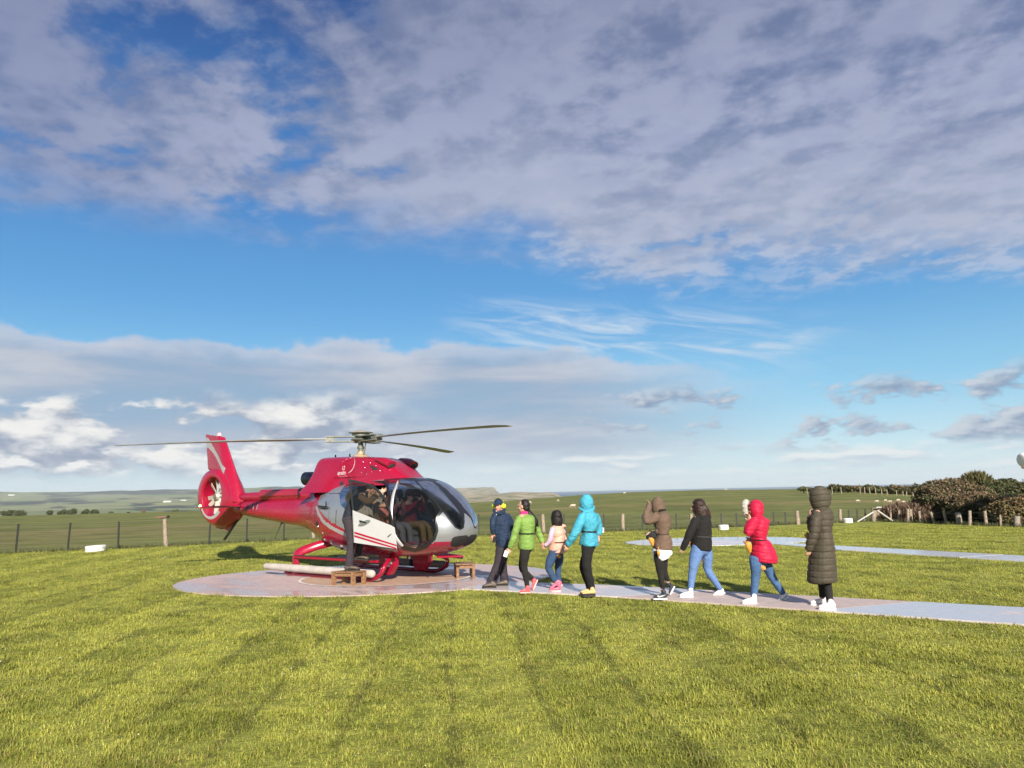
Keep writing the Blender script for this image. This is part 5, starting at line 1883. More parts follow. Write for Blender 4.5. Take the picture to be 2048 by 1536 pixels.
def right_bushes():
    Y = 33.5
    bush('coastal_shrub', 'large rounded brown and green shrub rising behind the leaning posts', 'shrub',
         [pxblob(1868, 1006, 72, 70, Y, .9), pxblob(1905, 995, 90, 70, Y + .5, 1.1), pxblob(1895, 975, 92, 36, Y + 1, 1.0), pxblob(1858, 992, 46, 46, Y - .2, .7), pxblob(1945, 1000, 80, 62, Y + 1.0, 1.1), pxblob(1890, 1025, 100, 46, Y + .3, .9)],
         24000, 0.066, LM_BROWN, 'shrubs at the right edge', 0.75, seed=1)
    bush('coastal_shrub', 'reddish brown clipped shrub front just behind the thick grey post', 'shrub',
         [pxblob(1915, 1014, 70, 56, Y - 1.2, .8), pxblob(1950, 1012, 70, 60, Y - 1.6, .9), pxblob(1975, 1018, 60, 56, Y - 2.0, .8)], 17000, 0.058, LM_BROWN, 'shrubs at the right edge', 1.0, seed=2)
    bush('coastal_shrub', 'olive brown shrub cut by the right edge of the frame behind the last post', 'shrub',
         [pxblob(2022, 1020, 76, 56, 29.6, .8), pxblob(2000, 1030, 60, 46, 29.9, .7), pxblob(2060, 1018, 70, 62, 29.2, .9), pxblob(2040, 1036, 90, 36, 29.3, .7)], 16000, 0.055, LM_OLIVE, 'shrubs at the right edge', 0.9, seed=3)
    bush('needle_bush', 'tufted green needle bush with an upright brush-like top, highest of the bushes', 'bush',
         [pxblob(1952, 966, 42, 34, 37.5, .9), pxblob(1938, 975, 30, 30, 37.5, .8), pxblob(1966, 976, 30, 36, 37.5, .8)], 6500, 0.20, LM_OLIVE, 'bushes behind the shrubs', 0.1, spiky=1.6, seed=4, core=.6)
    bush('dark_bush', 'dark green bush between the needle bush and the frame edge', 'bush',
         [pxblob(1995, 985, 60, 42, 36, 1.0), pxblob(2010, 975, 50, 36, 37, 1.0), pxblob(1980, 995, 50, 40, 35.5, .9)], 13000, 0.066, LM_GREEN, 'bushes behind the shrubs', 0.25, seed=5)
    bush('dark_bush', 'low olive bush topped by a small round tuft at the right frame edge', 'bush',
         [pxblob(2040, 988, 60, 40, 34, 1.0), pxblob(2070, 985, 60, 50, 34, 1.0), pxblob(2024, 965, 12, 16, 37, .4), pxblob(2020, 1000, 60, 30, 33, .8)], 12000, 0.064, LM_GREEN, 'bushes behind the shrubs', 0.4, seed=6)
    bush('small_conifer', 'small dark upright tuft between the needle bush and the dark bush', 'bush', [pxblob(1978, 966, 11, 26, 38, .35)], 700, 0.08, LM_GREEN, 'bushes behind the shrubs', 0.1, seed=7, stems=1)
    bush('dry_hedge', 'low dry pinkish hedge of bare twigs beside the corner post', 'hedge',
         [pxblob(1772, 1028, 34, 30, 34.6, .7), pxblob(1798, 1026, 44, 36, 34.2, .8), pxblob(1828, 1026, 46, 38, 33.8, .8), pxblob(1852, 1022, 40, 44, 33.6, .8)], 9000, 0.13, LM_TWIG, None, 0.25, spiky=1.4, seed=8, core=.62)


right_bushes()


def far_hedge():
    """dark hedge along the crest at the right, with its own little fence"""
    r = np.random.default_rng(12)
    groups = [(1600, 1680, 977, 6), (1660, 1740, 976, 9), (1730, 1800, 979, 11), (1780, 1850, 983, 15), (1830, 1900, 985, 20)]
    labs = ['low far hedge on the crest left of the long coat hood', 'far hedge on the crest just right of the long coat hood', 'far hedge on the crest above the grazing flock', 'far hedge on the crest left of the big shrub', 'far hedge partly hidden behind the big shrub']
    for i, (x0, x1, yc, h) in enumerate(groups):
        Y = 122 - i * 5
        bl = []
        for k in range(6):
            px = x0 + (x1 - x0) * (k + .5) / 6
            yb = yc + 3 + (px - x0) / (x1 - x0) * 2
            bl.append(pxblob(px, yb - h * .4 + r.normal() * 1.0, (x1 - x0) / 4.2, h * (1.0 + .4 * r.random()), Y, 1.0))
        lo = min(b[2] - b[5] for b in bl)
        V, F, T = foliage(bl, 2600, 0.20, 0.5, 0, 40 + i)
        B = np.array(bl)
        base = np.array([B[:, 0].mean(), B[:, 1].mean(), float(terr(B[:, 0].mean(), B[:, 1].mean()))])
        e = empty('far_hedge', base, labs[i], 'hedge', 'far hedges along the crest')
        me = fast_mesh('foliage', V - base, F)
        a = me.attributes.new('tint', 'FLOAT_COLOR', 'POINT')
        a.data.foreach_set('color', T.ravel().astype(np.float32))
        link_mesh('foliage', me, LM_GREEN if i % 2 == 0 else LM_BROWN, e)
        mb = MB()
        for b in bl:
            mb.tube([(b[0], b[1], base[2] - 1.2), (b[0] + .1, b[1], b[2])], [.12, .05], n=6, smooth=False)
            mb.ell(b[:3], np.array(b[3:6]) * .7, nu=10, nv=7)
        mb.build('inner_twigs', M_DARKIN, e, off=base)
    # its fence: pale posts along the hedge foot
    pts = [(1614, 980), (1640, 979.5), (1664, 979), (1682, 978.5), (1720, 979), (1729, 979.5), (1739, 980), (1751, 981.5), (1763, 983), (1774, 984.5), (1793, 986.5), (1806, 988), (1813, 988.5), (1826, 989.5)]
    e = None
    for k, (px, py) in enumerate(pts):
        p = at(px, py, 112 - k * 1.5)
        if e is None:
            root = (p[0], p[1], p[2])
            e = empty('far_fence', root, 'tiny pale posts of a fence along the foot of the far hedge', 'fence')
        mb = MB()
        mb.tube([p + [0, 0, -1.0], p + [0, 0, .30]], [.060, .055], n=6, smooth=False)
        mb.build('wooden_post', M_POST, e, off=root)


far_hedge()


def far_trees():
    rows = [(12, 1024, 16, 12), (28, 1022.5, 24, 16), (46, 1021, 28, 20), (95, 1024, 11, 9), (124, 1022, 17, 13), (146, 1021.5, 20, 14), (171, 1020, 12, 14), (188, 1021, 20, 12), (219, 1025, 10, 6), (352, 1021.5, 9, 5)]
    labs = ['grey green far tree nearest the left frame edge beyond the pasture', 'second grey green far tree from the left edge', 'largest rounded far tree beyond the left fence', 'tiny far tree standing alone between two groups', 'dome shaped far tree, left one of a close pair', 'dome shaped far tree, right one of a close pair',
            'slender far tree with a two tier crown', 'broad low far tree right of the slender one', 'tiny far bush on the crest left of the cattle', 'tiny far bush on the crest right of the cattle']
    for i, ((px, py, w, h), lab) in enumerate(zip(rows, labs)):
        Y = 560.0
        c = at(px, py + h * .3, Y)
        z0 = float(terr(c[0], c[1]))
        W, Hh_ = w / 2 / FPX * Y, h / 2 / FPX * Y
        r = np.random.default_rng(60 + i)
        bl = [(c[0] + r.normal() * W * .35, c[1] + r.normal() * 1.0, c[2] + r.normal() * Hh_ * .25, W * .7, W * .7, Hh_ * .8) for _ in range(4)]
        V, F, T = foliage([(b[0], b[1], b[2] + 200, *b[3:]) for b in bl], 900, 0.55, .15, 0, 70 + i)
        V[:, 2] -= 200
        base = np.array([c[0], c[1], z0])
        e = empty('far_tree', base, lab, 'tree', 'far trees beyond the pasture')
        me = fast_mesh('crown', V - base, F)
        a = me.attributes.new('tint', 'FLOAT_COLOR', 'POINT')
        a.data.foreach_set('color', T.ravel().astype(np.float32))
        link_mesh('crown', me, LM_GREEN, e)
        mb = MB()
        mb.tube([(c[0], c[1], z0 - 1), (c[0] + .3, c[1], (z0 + c[2]) / 2), (c[0], c[1], c[2])], [.45, .35, .2], n=7)
        for b in bl:
            mb.tube([(c[0], c[1], (z0 + c[2]) / 2), b[:3]], [.25, .1], n=5, smooth=False)
        mb.build('trunk', M_BARK, e, off=base)


far_trees()


def far_sheds():
    wm = pmat("white_shed_wall", (0.55, 0.54, 0.52), 0.7)
    rm = pmat("pale_shed_roof", (0.45, 0.45, 0.44), 0.6)
    for (px, py, w, lab) in ((23, 991.0, 12, 'white far farm shed high on the hazy slope at the left edge'), (335, 1004.2, 15, 'long white far farm shed left of the tail fin'), (367, 1001.2, 10, 'white far farm shed nearest the tail fin')):
        p = hit(px, py, 1200)
        W = w / FPX * p[1]
        Hh_ = W * .11
        e = empty('farm_shed', p, lab, 'shed', 'far white farm sheds')
        MB().box((0, 0, Hh_ * .5 - 2), (W, W * .3, Hh_ + 4)).build('wall', wm, e, smooth=False)
        MB().prism([(-W * .17, Hh_), (W * .17, Hh_), (0, Hh_ * 1.7)], -W * .51, W * .51, lambda u, v, t: (t, u, v)).build('roof', rm, e, smooth=False)


far_sheds()


def windsock():
    p = at(2042.5, 922, 27.0)
    base = np.array([p[0] + 2.3, p[1] + .1, 0.0])
    e = empty('windsock', base, 'white windsock whose open tip just enters the right edge of the frame', 'windsock')
    mb = MB()
    mb.tube([base, base + [0, 0, p[2] + .45]], [.04, .03], n=10, smooth=False)
    mb.build('pole', M_PIPE, e, off=base)
    wm = pmat("white_sock_cloth", (0.74, 0.73, 0.72), 0.7, var=.08)
    mb = MB()
    A = [base + [-.15, 0, p[2] + .35], base + [-.8, 0, p[2] + .27], base + [-1.6, 0, p[2] + .12], at(2045, 921, 27.0)]
    mb.tube(A, [.42, .37, .31, .25], n=24, sub=4, caps=True, side=(0, 1, 0), capf=(.05, .25))
    mb.build('sock', wm, e, off=base, fix=False)
    mb = MB()
    q = np.linspace(0, 2 * np.pi, 25)
    mb.tube([base + [-.15, .42 * math.cos(k), p[2] + .35 + .42 * math.sin(k)] for k in q], .02, n=6, sub=1, caps=False)
    mb.build('hoop', M_STEEL, e, off=base)
    t_ = at(2041, 934.5, 27.0)
    mb = MB()
    mb.tube([t_ + [0.0, -.1, .01], t_ + [.06, -.02, -.01], t_ + [.13, .05, -.03]], [.035, .04, .03], n=8)
    mb.build('tip_weight', pmat("tip_brown", (0.20, 0.12, 0.08), 0.8), e, off=base)


windsock()

# ------------------------------------------------------------------ wooden step stools
M_WOODA = pmat("stool_wood", (0.20, 0.105, 0.05), 0.55, var=0.35, vs=26, bump=0.004)
M_WOODD = pmat("stool_wood_dark", (0.17, 0.085, 0.045), 0.55, var=0.35, vs=26, bump=0.004)


def stool(label, c, ex, ey, h, leg):
    """c: centre on the ground, ex / ey: half sizes along its two sides (vectors)"""
    c = np.array([c[0], c[1], 0.02])
    e = empty('step_stool', c, label, 'stool', 'wooden step stools beside the helicopter')
    ex, ey = np.array([*ex, 0.0]), np.array([*ey, 0.0])
    ux, uy = ex / np.linalg.norm(ex), ey / np.linalg.norm(ey)
    lx, ly = np.linalg.norm(ex), np.linalg.norm(ey)
    R_ = np.stack([ux, uy, [0, 0, 1]], 1)
    for sx in (-1, 1):
        for sy in (-1, 1):
            MB().box(ux * sx * (lx - leg / 2) + uy * sy * (ly - leg / 2) + [0, 0, h / 2 - .012], (leg, leg, h - .024), rot=R_, bev=.004).build('leg', M_WOODA, e)
    for s in (-1, 1):
        MB().box(ux * s * (lx - leg * .5) + [0, 0, h - .065], (leg * .55, 2 * ly - 2 * leg, .055), rot=R_, bev=.003).build('rail', M_WOODA, e)
        MB().box(uy * s * (ly - leg * .5) + [0, 0, h - .065], (2 * lx - 2 * leg, leg * .55, .055), rot=R_, bev=.003).build('rail', M_WOODA, e)
    n = 5
    for k in range(n):
        w = 2 * ly / n
        MB().box(uy * (-ly + w * (k + .5)) + [0, 0, h - .011], (2 * lx + .02, w - .008, .022), rot=R_, bev=.003).build('slat', M_WOODA if k % 2 == 0 else M_WOODD, e)


stool('wooden step stool under the shoe of the person climbing aboard', (-3.235, 14.86), (0.230, -0.075), (0.10, 0.125), 0.262, 0.062)
stool('wooden step stool standing free near the far skid, in front of the nose', (-1.06, 15.72), (0.185, 0.05), (-0.045, 0.24), 0.285, 0.055)
# ------------------------------------------------------------------ people
SKIN = pmat("skin", (0.50, 0.29, 0.20), 0.55, var=0.08, vs=14)
SKINR = pmat("ruddy_skin", (0.50, 0.24, 0.165), 0.55, var=0.12, vs=14)
HAIRK = cloth("black_hair", (0.014, 0.011, 0.010), 0.45, 0.004, 22, 0.0, 0.3)
HAIRB = cloth("dark_brown_hair", (0.030, 0.016, 0.012), 0.45, 0.004, 22, 0.0, 0.3)
BLACKC = cloth("black_cloth", (0.013, 0.012, 0.012), 0.85, 0.008, 10)
BLACKK = cloth("black_knit", (0.018, 0.016, 0.015), 0.9, 0.006, 12)
NAVY = cloth("navy_waterproof", (0.012, 0.026, 0.060), 0.65, 0.014, 7)
PURP = cloth("charcoal_trousers", (0.036, 0.029, 0.037), 0.8, 0.010, 7)
GREENC = cloth("green_waterproof", (0.18, 0.30, 0.065), 0.65, 0.016, 8)
PEACH = cloth("peach_vest", (0.62, 0.34, 0.26), 0.6, 0.010, 8)
LILAC = cloth("lilac_sleeve", (0.50, 0.37, 0.47), 0.75, 0.008, 10)
DENIM = cloth("blue_denim", (0.055, 0.115, 0.235), 0.85, 0.010, 9)
DENIMD = cloth("dark_denim", (0.030, 0.060, 0.125), 0.85, 0.010, 9)
DENIML = cloth("pale_denim", (0.105, 0.185, 0.375), 0.85, 0.010, 9)
TEAL = cloth("turquoise_waterproof", (0.055, 0.32, 0.44), 0.6, 0.016, 7)
TAUPE = cloth("taupe_hoodie", (0.135, 0.088, 0.063), 0.85, 0.012, 8)
CRIM = cloth("crimson_puffer", (0.46, 0.008, 0.045), 0.5, 0.010, 9)
OLIVEP = cloth("dark_olive_puffer", (0.060, 0.049, 0.033), 0.62, 0.006, 10)
WHITEC = cloth("white_cotton", (0.72, 0.70, 0.71), 0.8, 0.008, 9, var=0.04)
FURW = cloth("white_fur", (0.66, 0.60, 0.50), 0.95, 0.02, 60, 0.4, 0.15)
WSHOE = pmat("white_shoe", (0.74, 0.73, 0.71), 0.5, var=0.06, vs=25)
SOLEW = pmat("white_sole", (0.70, 0.69, 0.66), 0.6)
SOLEK = pmat("black_sole", (0.02, 0.018, 0.017), 0.7)
PINKS = pmat("pink_shoe", (0.60, 0.12, 0.19), 0.55, var=0.2, vs=25)
PINKP = pmat("pale_pink_sole", (0.66, 0.38, 0.36), 0.6)
CORAL = pmat("coral_shoe", (0.62, 0.10, 0.11), 0.55, var=0.3, vs=30)
TANB = pmat("tan_boot", (0.56, 0.38, 0.16), 0.65, var=0.15, vs=20)
BROWNS = pmat("brown_leather", (0.085, 0.062, 0.045), 0.5, var=0.25, vs=20)
DKSHOE = pmat("dark_trainer", (0.022, 0.026, 0.04), 0.6)
HOTP = cloth("hot_pink_scarf", (0.70, 0.03, 0.18), 0.8, 0.008, 14)
ORANGE = pmat("orange_pouch", (0.58, 0.25, 0.03), 0.6, var=0.15)
HIVIS = pmat("yellow_ear_cup", (0.60, 0.76, 0.02), 0.45)
M_DEV = pmat("black_device", (0.012, 0.012, 0.014), 0.3)
M_CARD = pmat("white_card", (0.78, 0.77, 0.76), 0.6)
EYE_M = pmat("eye_dark", (0.02, 0.014, 0.012), 0.25)
LIP_M = pmat("lip", (0.36, 0.13, 0.11), 0.5)


def wrinkle(amp, seed, kz=1.0):
    r = np.random.default_rng(seed)
    K = r.normal(size=(10, 3)) * np.array([16, 16, 26 * kz])
    ph = r.random(10) * 6.28

    def f(V):
        w = np.sin(V @ (K[0] * .35) + ph[0])[:, None] * 0.8
        a = np.sin(V @ K.T + ph + w)
        fold = np.zeros(len(V))
        for i in range(3):
            fold += 0.45 - np.abs(np.sin(V @ (K[i + 2] * .55) + ph[i + 3] + 0.9 * np.sin(V @ (K[i + 5] * .3) + ph[i])))
        return amp * (0.55 * a.sum(1) / 3.2 + 0.62 * fold)
    return f


def quilt(amp, step, z0=0.0, seed=1, tilt=0.0):
    wr = wrinkle(amp * .30, seed)

    def f(V):
        q = (V[:, 2] - z0 + V[:, 0] * tilt + 0.006 * np.sin(V[:, 0] * 17 + V[:, 1] * 11)) / step
        d = np.abs(q - np.round(q)) * step
        return amp * (0.25 - np.exp(-(d / 0.011) ** 2)) + wr(V)
    return f


class Person:
    def __init__(s, foot_px, label, group=None):
        g = ground(*foot_px)
        s.Y = g[1]
        s.base = np.array([g[0], g[1], 0.022])
        s.e = empty('person', s.base, label, 'person', group)

    def p(s, px, py, dy=0.0):
        return at(px, py, s.Y + dy)

    def sc(s, px):
        return px / FPX * s.Y

    def fuse(s, mb, name, voxel, mat, smooth=4, fn=None):
        return fuse(mb, name, voxel, smooth, fn, s.base, mat, s.e)

    def build(s, mb, name, mat, **k):
        return mb.build(name, mat, s.e, off=s.base, **k)

    def trunk(s, mb, rows, n=20, sub=4, dy=0.0, capf=(0.45, 0.12)):
        """rows: (left px, right px, py, half depth)"""
        P = [s.p((l + r) / 2, y, dy) for l, r, y, d in rows]
        R = [(d, s.sc((r - l) / 2)) for l, r, y, d in rows]
        mb.tube(P, R, n=n, sub=sub, side=(0, 1, 0), capf=capf)

    def limb(s, mb, pts, rad, n=12, sub=4):
        mb.tube([s.p(*q) if len(q) == 3 and q[0] > 50 else np.array(q) for q in pts], rad, n=n, sub=sub, capf=(0.4, 0.25))


def head_mb(mb, c, f, s=1.0, nose=True):
    f = np.array(f, float)
    f /= np.linalg.norm(f)
    u = np.array([0, 0, 1.0])
    u = u - f * np.dot(u, f)
    u /= np.linalg.norm(u)
    l = np.cross(u, f)
    R_ = np.stack([f, l, u], 1)
    T = lambda x, y, z: c + s * (f * x + l * y + u * z)
    mb.ell(T(-.012, 0, .025), np.array([.094, .076, .090]) * s, rot=R_, nu=18, nv=12)
    mb.ell(T(.020, 0, -.030), np.array([.070, .062, .085]) * s, rot=R_, nu=16, nv=12)
    mb.ell(T(.050, 0, -.088), np.array([.032, .034, .026]) * s, rot=R_, nu=12, nv=8)
    for q in (-1, 1):
        mb.ell(T(.052, q * .034, -.030), np.array([.030, .026, .030]) * s, rot=R_, nu=10, nv=8)          # cheeks
        mb.ell(T(-.006, q * .078, -.012), np.array([.020, .010, .032]) * s, rot=R_, nu=10, nv=8)         # ears
    mb.ell(T(.070, 0, .022), np.array([.022, .055, .013]) * s, rot=R_, nu=12, nv=8)                      # brow
    if nose:
        mb.tube([T(.082, 0, .012), T(.098, 0, -.018), T(.108, 0, -.036), T(.088, 0, -.046)], [.010 * s, .012 * s, .016 * s, .012 * s], n=10, sub=2)
    mb.ell(T(.078, 0, -.068), np.array([.018, .026, .010]) * s, rot=R_, nu=10, nv=6)
    return T, R_


def face(P, T, R_, s=1.0, mat_lip=None):
    for q in (-1, 1):
        MB().ell(T(.081, q * .030, .002), np.array([.009, .014, .008]) * s, rot=R_, nu=10, nv=8).build('eye', EYE_M, P.e, off=P.base)
    MB().ell(T(.094, 0, -.068), np.array([.006, .022, .007]) * s, rot=R_, nu=10, nv=6).build('mouth', mat_lip or LIP_M, P.e, off=P.base)


def hand_mb(mb, w, d, thumb, s=1.0, curl=0.5):
    """palm, four unequal bent fingers and a thumb that leaves the side near the wrist"""
    d = np.array(d, float)
    d /= np.linalg.norm(d)
    t = np.array(thumb, float)
    t -= d * np.dot(t, d)
    t /= np.linalg.norm(t)
    nrm = np.cross(d, t)
    w = np.array(w, float)
    mb.tube([w - d * .03 * s, w + d * .02 * s, w + d * .055 * s, w + d * .088 * s], [(.024 * s, .019 * s), (.034 * s, .017 * s), (.041 * s, .016 * s), (.040 * s, .013 * s)], n=12, sub=2, side=t)
    for k, (o, L) in enumerate(((.030, .072), (.010, .082), (-.010, .076), (-.029, .058))):
        b = w + d * .083 * s + t * o * s
        a1, a2, a3 = curl * .6, curl * 1.35, curl * 2.0
        q1 = b + (d * math.cos(a1) + nrm * math.sin(a1)) * L * .45 * s
        q2 = q1 + (d * math.cos(a2) + nrm * math.sin(a2)) * L * .32 * s
        q3 = q2 + (d * math.cos(a3) + nrm * math.sin(a3)) * L * .23 * s
        mb.tube([b - d * .01 * s, q1, q2, q3], [.0095 * s, .009 * s, .0085 * s, .007 * s], n=8, sub=2)
    b = w + d * .018 * s + t * .030 * s
    q1 = b + (d * .62 + t * .62 + nrm * .25) * .040 * s
    q2 = q1 + (d * .85 + t * .18 + nrm * .40) * .034 * s
    mb.tube([b - t * .012 * s, b, q1, q2], [.014 * s, .013 * s, .011 * s, .009 * s], n=8, sub=2)


def shoe(P, heel, toe, top, mat, sole, side=(0, 1, 0), w=1.0, lace=None, sole_h=0.022):
    """heel, toe: ends of the sole; top: ankle point"""
    heel, toe, top = (np.array(v, float) for v in (heel, toe, top))
    d = toe - heel
    L = np.linalg.norm(d)
    d /= L
    sd = np.array(side, float)
    sd -= d * np.dot(sd, d)
    sd /= np.linalg.norm(sd)
    up = np.cross(sd, d)
    if up[2] < 0:
        up = -up
    k = L / 0.27
    h = sole_h
    mb = MB()
    c = lambda u, v: heel + d * u * L + up * v
    mb.tube([c(.09, h + .035 * k), c(.30, h + .040 * k), c(.55, h + .034 * k), c(.78, h + .024 * k), c(.93, h + .018 * k)],
            [(.033 * k * w, .034 * k), (.036 * k * w, .038 * k), (.040 * k * w, .034 * k), (.043 * k * w, .026 * k), (.032 * k * w, .018 * k)], n=14, sub=3, side=sd)
    mb.tube([c(.16, h + .03), c(.15, h + .055 * k), top], [(.036 * k, .042 * k), (.035 * k, .042 * k), (.036, .040)], n=12, sub=2, side=sd)
    sh = P.fuse(mb, 'shoe', .0085, mat, 2)
    mb = MB()
    prof = [(0.0, .026), (.06, .034), (.3, .034), (.55, .041), (.75, .045), (.9, .038), (.98, .022), (1.0, .008)]
    pl = [(u * L, v * k * w) for u, v in prof] + [(u * L, -v * k * w) for u, v in prof[::-1]]
    mb.prism(pl, 0.0, h, lambda u, v, t: heel + d * u + sd * v + up * t)
    mb.build('sole', sole, sh, smooth=False, off=P.base)
    return sh


def planted(P, heel_px, toe_px, top_px, mat, sole, **k):
    g1, g2 = ground(*heel_px, z=.022), ground(*toe_px, z=.022)
    m = (g1[1] + g2[1]) / 2
    g1[1] = g2[1] = m
    a, b = at(heel_px[0], heel_px[1], m), at(toe_px[0], toe_px[1], m)
    a[2] = b[2] = .024
    top = at(top_px[0], top_px[1], m)
    return shoe(P, a, b, top, mat, sole, **k), m


def body(P, head=None, arms=(), hands=(), feet=(), neck=None, skin=SKIN, torso=None, s=1.0, nose=True):
    mb = MB()
    T = None
    if head is not None:
        c, f = head
        T = head_mb(mb, c, f, s, nose)
        n0 = neck if neck is not None else c + np.array([0, 0, -.22])
        mb.tube([c + np.array([0, 0, -.04]) - np.array(f) / np.linalg.norm(f) * .02, (c + n0) / 2 - np.array(f) / np.linalg.norm(f) * .02, n0], [.055 * s, .054 * s, .07 * s], n=12)
    if torso is not None:
        mb.tube([q[0] for q in torso], [q[1] for q in torso], n=14, sub=3)
    for pts, r in arms:
        mb.tube(pts, r, n=10, sub=3)
    for h in hands:
        hand_mb(mb, *h)
    for pts, r in feet:
        mb.tube(pts, r, n=10, sub=3)
    o = P.fuse(mb, 'body', .0085, skin, 3)
    return T


def stand_body(P, head, neck, hip, sh_l, sh_r, el_l, el_r, wr_l, wr_r, kn_l, kn_r, an_l, an_r, hands, skin=SKIN, s=1.0, nose=True):
    """one continuous figure under the clothes"""
    c, f = head
    arms = [([neck * .4 + sh_l * .6, sh_l, el_l, wr_l], [.050, .046, .037, .027]), ([neck * .4 + sh_r * .6, sh_r, el_r, wr_r], [.050, .046, .037, .027])]
    off = np.array([0, .06, 0])
    legs = [([hip - off, kn_l, an_l], [.040, .040, .034]), ([hip + off, kn_r, an_r], [.040, .040, .034])]
    mid = (neck + hip) / 2
    tor = [(neck + np.array([0, 0, -.03]), (.10, .06)), (neck * .7 + hip * .3, (.14, .085)), (mid, (.125, .08)), (hip + np.array([0, 0, .10]), (.09, .06))]
    return body(P, head, arms, hands, legs, neck, skin, tor, s, nose)


LEFT = np.array([-1.0, 0.25, 0.0])


def make_people():
    G = 'visitors walking in file along the footpath'
    # ---------------------------------------------------------------- guide in navy coat facing the camera
    P = Person((992, 1174.5), 'person in navy coat, dark cap and yellow ear defenders, turned towards the camera')
    p = P.p
    hc = p(997.5, 1011.5)
    fdir = (-.42, -.9, -.04)
    wl, wr_ = p(987.5, 1070, -.10), p(1017.5, 1071, .10)
    kl, kr = p(996, 1126, -.05), p(1006, 1132, .10)
    al, ar = p(983, 1163, -.03), p(1008, 1164, .12)
    T, R_ = stand_body(P, (hc, fdir), p(1001, 1027), p(1004, 1092), p(988, 1034, -.04), p(1015, 1034, .08), p(986, 1052, -.10), p(1020, 1055, .14), wl, wr_, kl, kr, al, ar,
                       [(wl, (-.05, -.1, -1), (-1, -.2, 0), .95, .55), (wr_, (-.1, .1, -1), (-1, -.5, 0), .95, .6)], SKINR, .98)
    face(P, T, R_, .98)
    mb = MB()
    P.trunk(mb, [(993, 1008, 1022, .075), (986, 1016, 1029, .12), (984.5, 1021, 1040, .155), (985.5, 1023, 1056, .16), (987, 1023, 1070, .165), (991, 1021.5, 1083, .165), (993, 1019.5, 1094, .16)])
    P.limb(mb, [(991, 1031, -.08), (986.5, 1041, -.13), (985.5, 1054, -.15), (986.5, 1067, -.12)], [.070, .064, .058, .050])
    P.limb(mb, [(1014, 1032, .05), (1021, 1044, .10), (1022.5, 1056, .13), (1018.5, 1068, .10)], [.070, .066, .060, .052])
    mb.tube([p(988, 1020, -.06), p(993, 1026.5, -.14), p(1003, 1027, -.12), p(1009, 1019, -.02)], [.030, .026, .026, .032], n=10)
    P.fuse(mb, 'coat', .0105, NAVY, 3, wrinkle(.0055, 3))
    mb = MB()
    P.limb(mb, [(1003, 1086, -.02), (1001, 1105, -.05), (996.5, 1126, -.05), (990, 1146, -.04), (983, 1163.5, -.03)], [(.11, .095), (.095, .098), (.085, .086), (.085, .090), (.080, .098)])
    P.limb(mb, [(1005, 1086, .05), (1006.5, 1108, .08), (1006, 1130, .10), (1007.5, 1149, .11), (1009, 1166, .12)], [(.11, .085), (.095, .085), (.082, .078), (.080, .080), (.075, .088)])
    mb.ell(p(1004, 1090, .02), (.125, .150, .115))
    P.fuse(mb, 'trousers', .0105, PURP, 3, wrinkle(.004, 4))
    planted(P, (992.5, 1174.5), (964, 1178), (984, 1166), BROWNS, SOLEK, w=1.1)
    planted(P, (1016.5, 1171), (990, 1172.5), (1009, 1164), BROWNS, SOLEK, w=1.1)
    mb = MB()
    mb.ell(T(-.012, 0, .055), np.array([.106, .090, .078]), rot=R_)
    mb.tube([T(.07, 0, .050), T(.125, 0, .040), T(.155, 0, .026)], [(.070, .018), (.066, .010), (.045, .007)], n=14, sub=3, side=tuple(R_[:, 1]))
    cap = P.fuse(mb, 'cap', .009, NAVY, 2)
    mb = MB()
    a = np.linspace(-1.45, 1.45, 15)
    mb.tube([T(-.005, .103 * math.sin(k), .045 + .098 * math.cos(k)) for k in a], [(.020, .009)] * 15, n=8, sub=1, side=tuple(R_[:, 0]))
    ear = P.build(mb, 'ear_defenders', pmat("olive_headband", (0.20, 0.20, 0.05), 0.5))
    for q in (-1, 1):
        MB().tube([T(-.004, q * .080, -.005), T(-.004, q * .096, -.007), T(-.004, q * .120, -.009)], [(.034, .046), (.036, .048), (.028, .040)], n=16, sub=3, side=tuple(R_[:, 0])).build('ear_cup', HIVIS, ear, off=P.base)
    mb = MB()
    mb.tube([p(992, 1022.5, -.10), p(992, 1026, -.135), p(993, 1029.5, -.150)], [.014, .014, .006], n=10)
    P.build(mb, 'shirt_collar', WHITEC)['kind'] = 'stuff'
    mb = MB()
    c_ = p(988.5, 1079, -.16)
    mb.box(c_, (.055, .018, .115), rot=Matrix.Rotation(.25, 3, 'Y'), bev=.004)
    ph = P.build(mb, 'phone', M_DEV)

    # ---------------------------------------------------------------- green jacket
    P = Person((1050, 1186), 'person with black ponytail, green jacket and black leggings, holding a white card', G)
    p = P.p
    hc = p(1047, 1012.5)
    wl, wr_ = p(1019.5, 1096, -.16), p(1085, 1085, .16)
    T, R_ = stand_body(P, (hc, (-.9, .42, -.02)), p(1050, 1028), p(1052, 1096), p(1040, 1037, -.12), p(1064, 1037, .14), p(1030, 1068, -.18), p(1077.5, 1066, .20), wl, wr_, p(1047.5, 1131, -.06), p(1044, 1137, .09),
                       p(1054, 1172, -.05), p(1064, 1157, .12), [(wl, (-.25, 0, -1), (-1, -.2, .2), .9, .55), (wr_, (.25, .1, -1), (-1, .2, 0), .9, .8)])
    face(P, T, R_)
    mb = MB()
    P.trunk(mb, [(1044, 1056, 1028, .07), (1036, 1066, 1033, .14), (1034, 1071, 1042, .175), (1036, 1070, 1055, .175), (1038.5, 1069, 1067, .165), (1037, 1069.5, 1080, .175), (1036, 1070, 1091, .185), (1036.5, 1069, 1098, .18)])
    P.limb(mb, [(1040, 1037, -.11), (1034, 1052, -.18), (1029.5, 1068, -.20), (1025, 1083, -.19), (1020, 1095.5, -.17)], [.078, .070, .064, .060, .046])
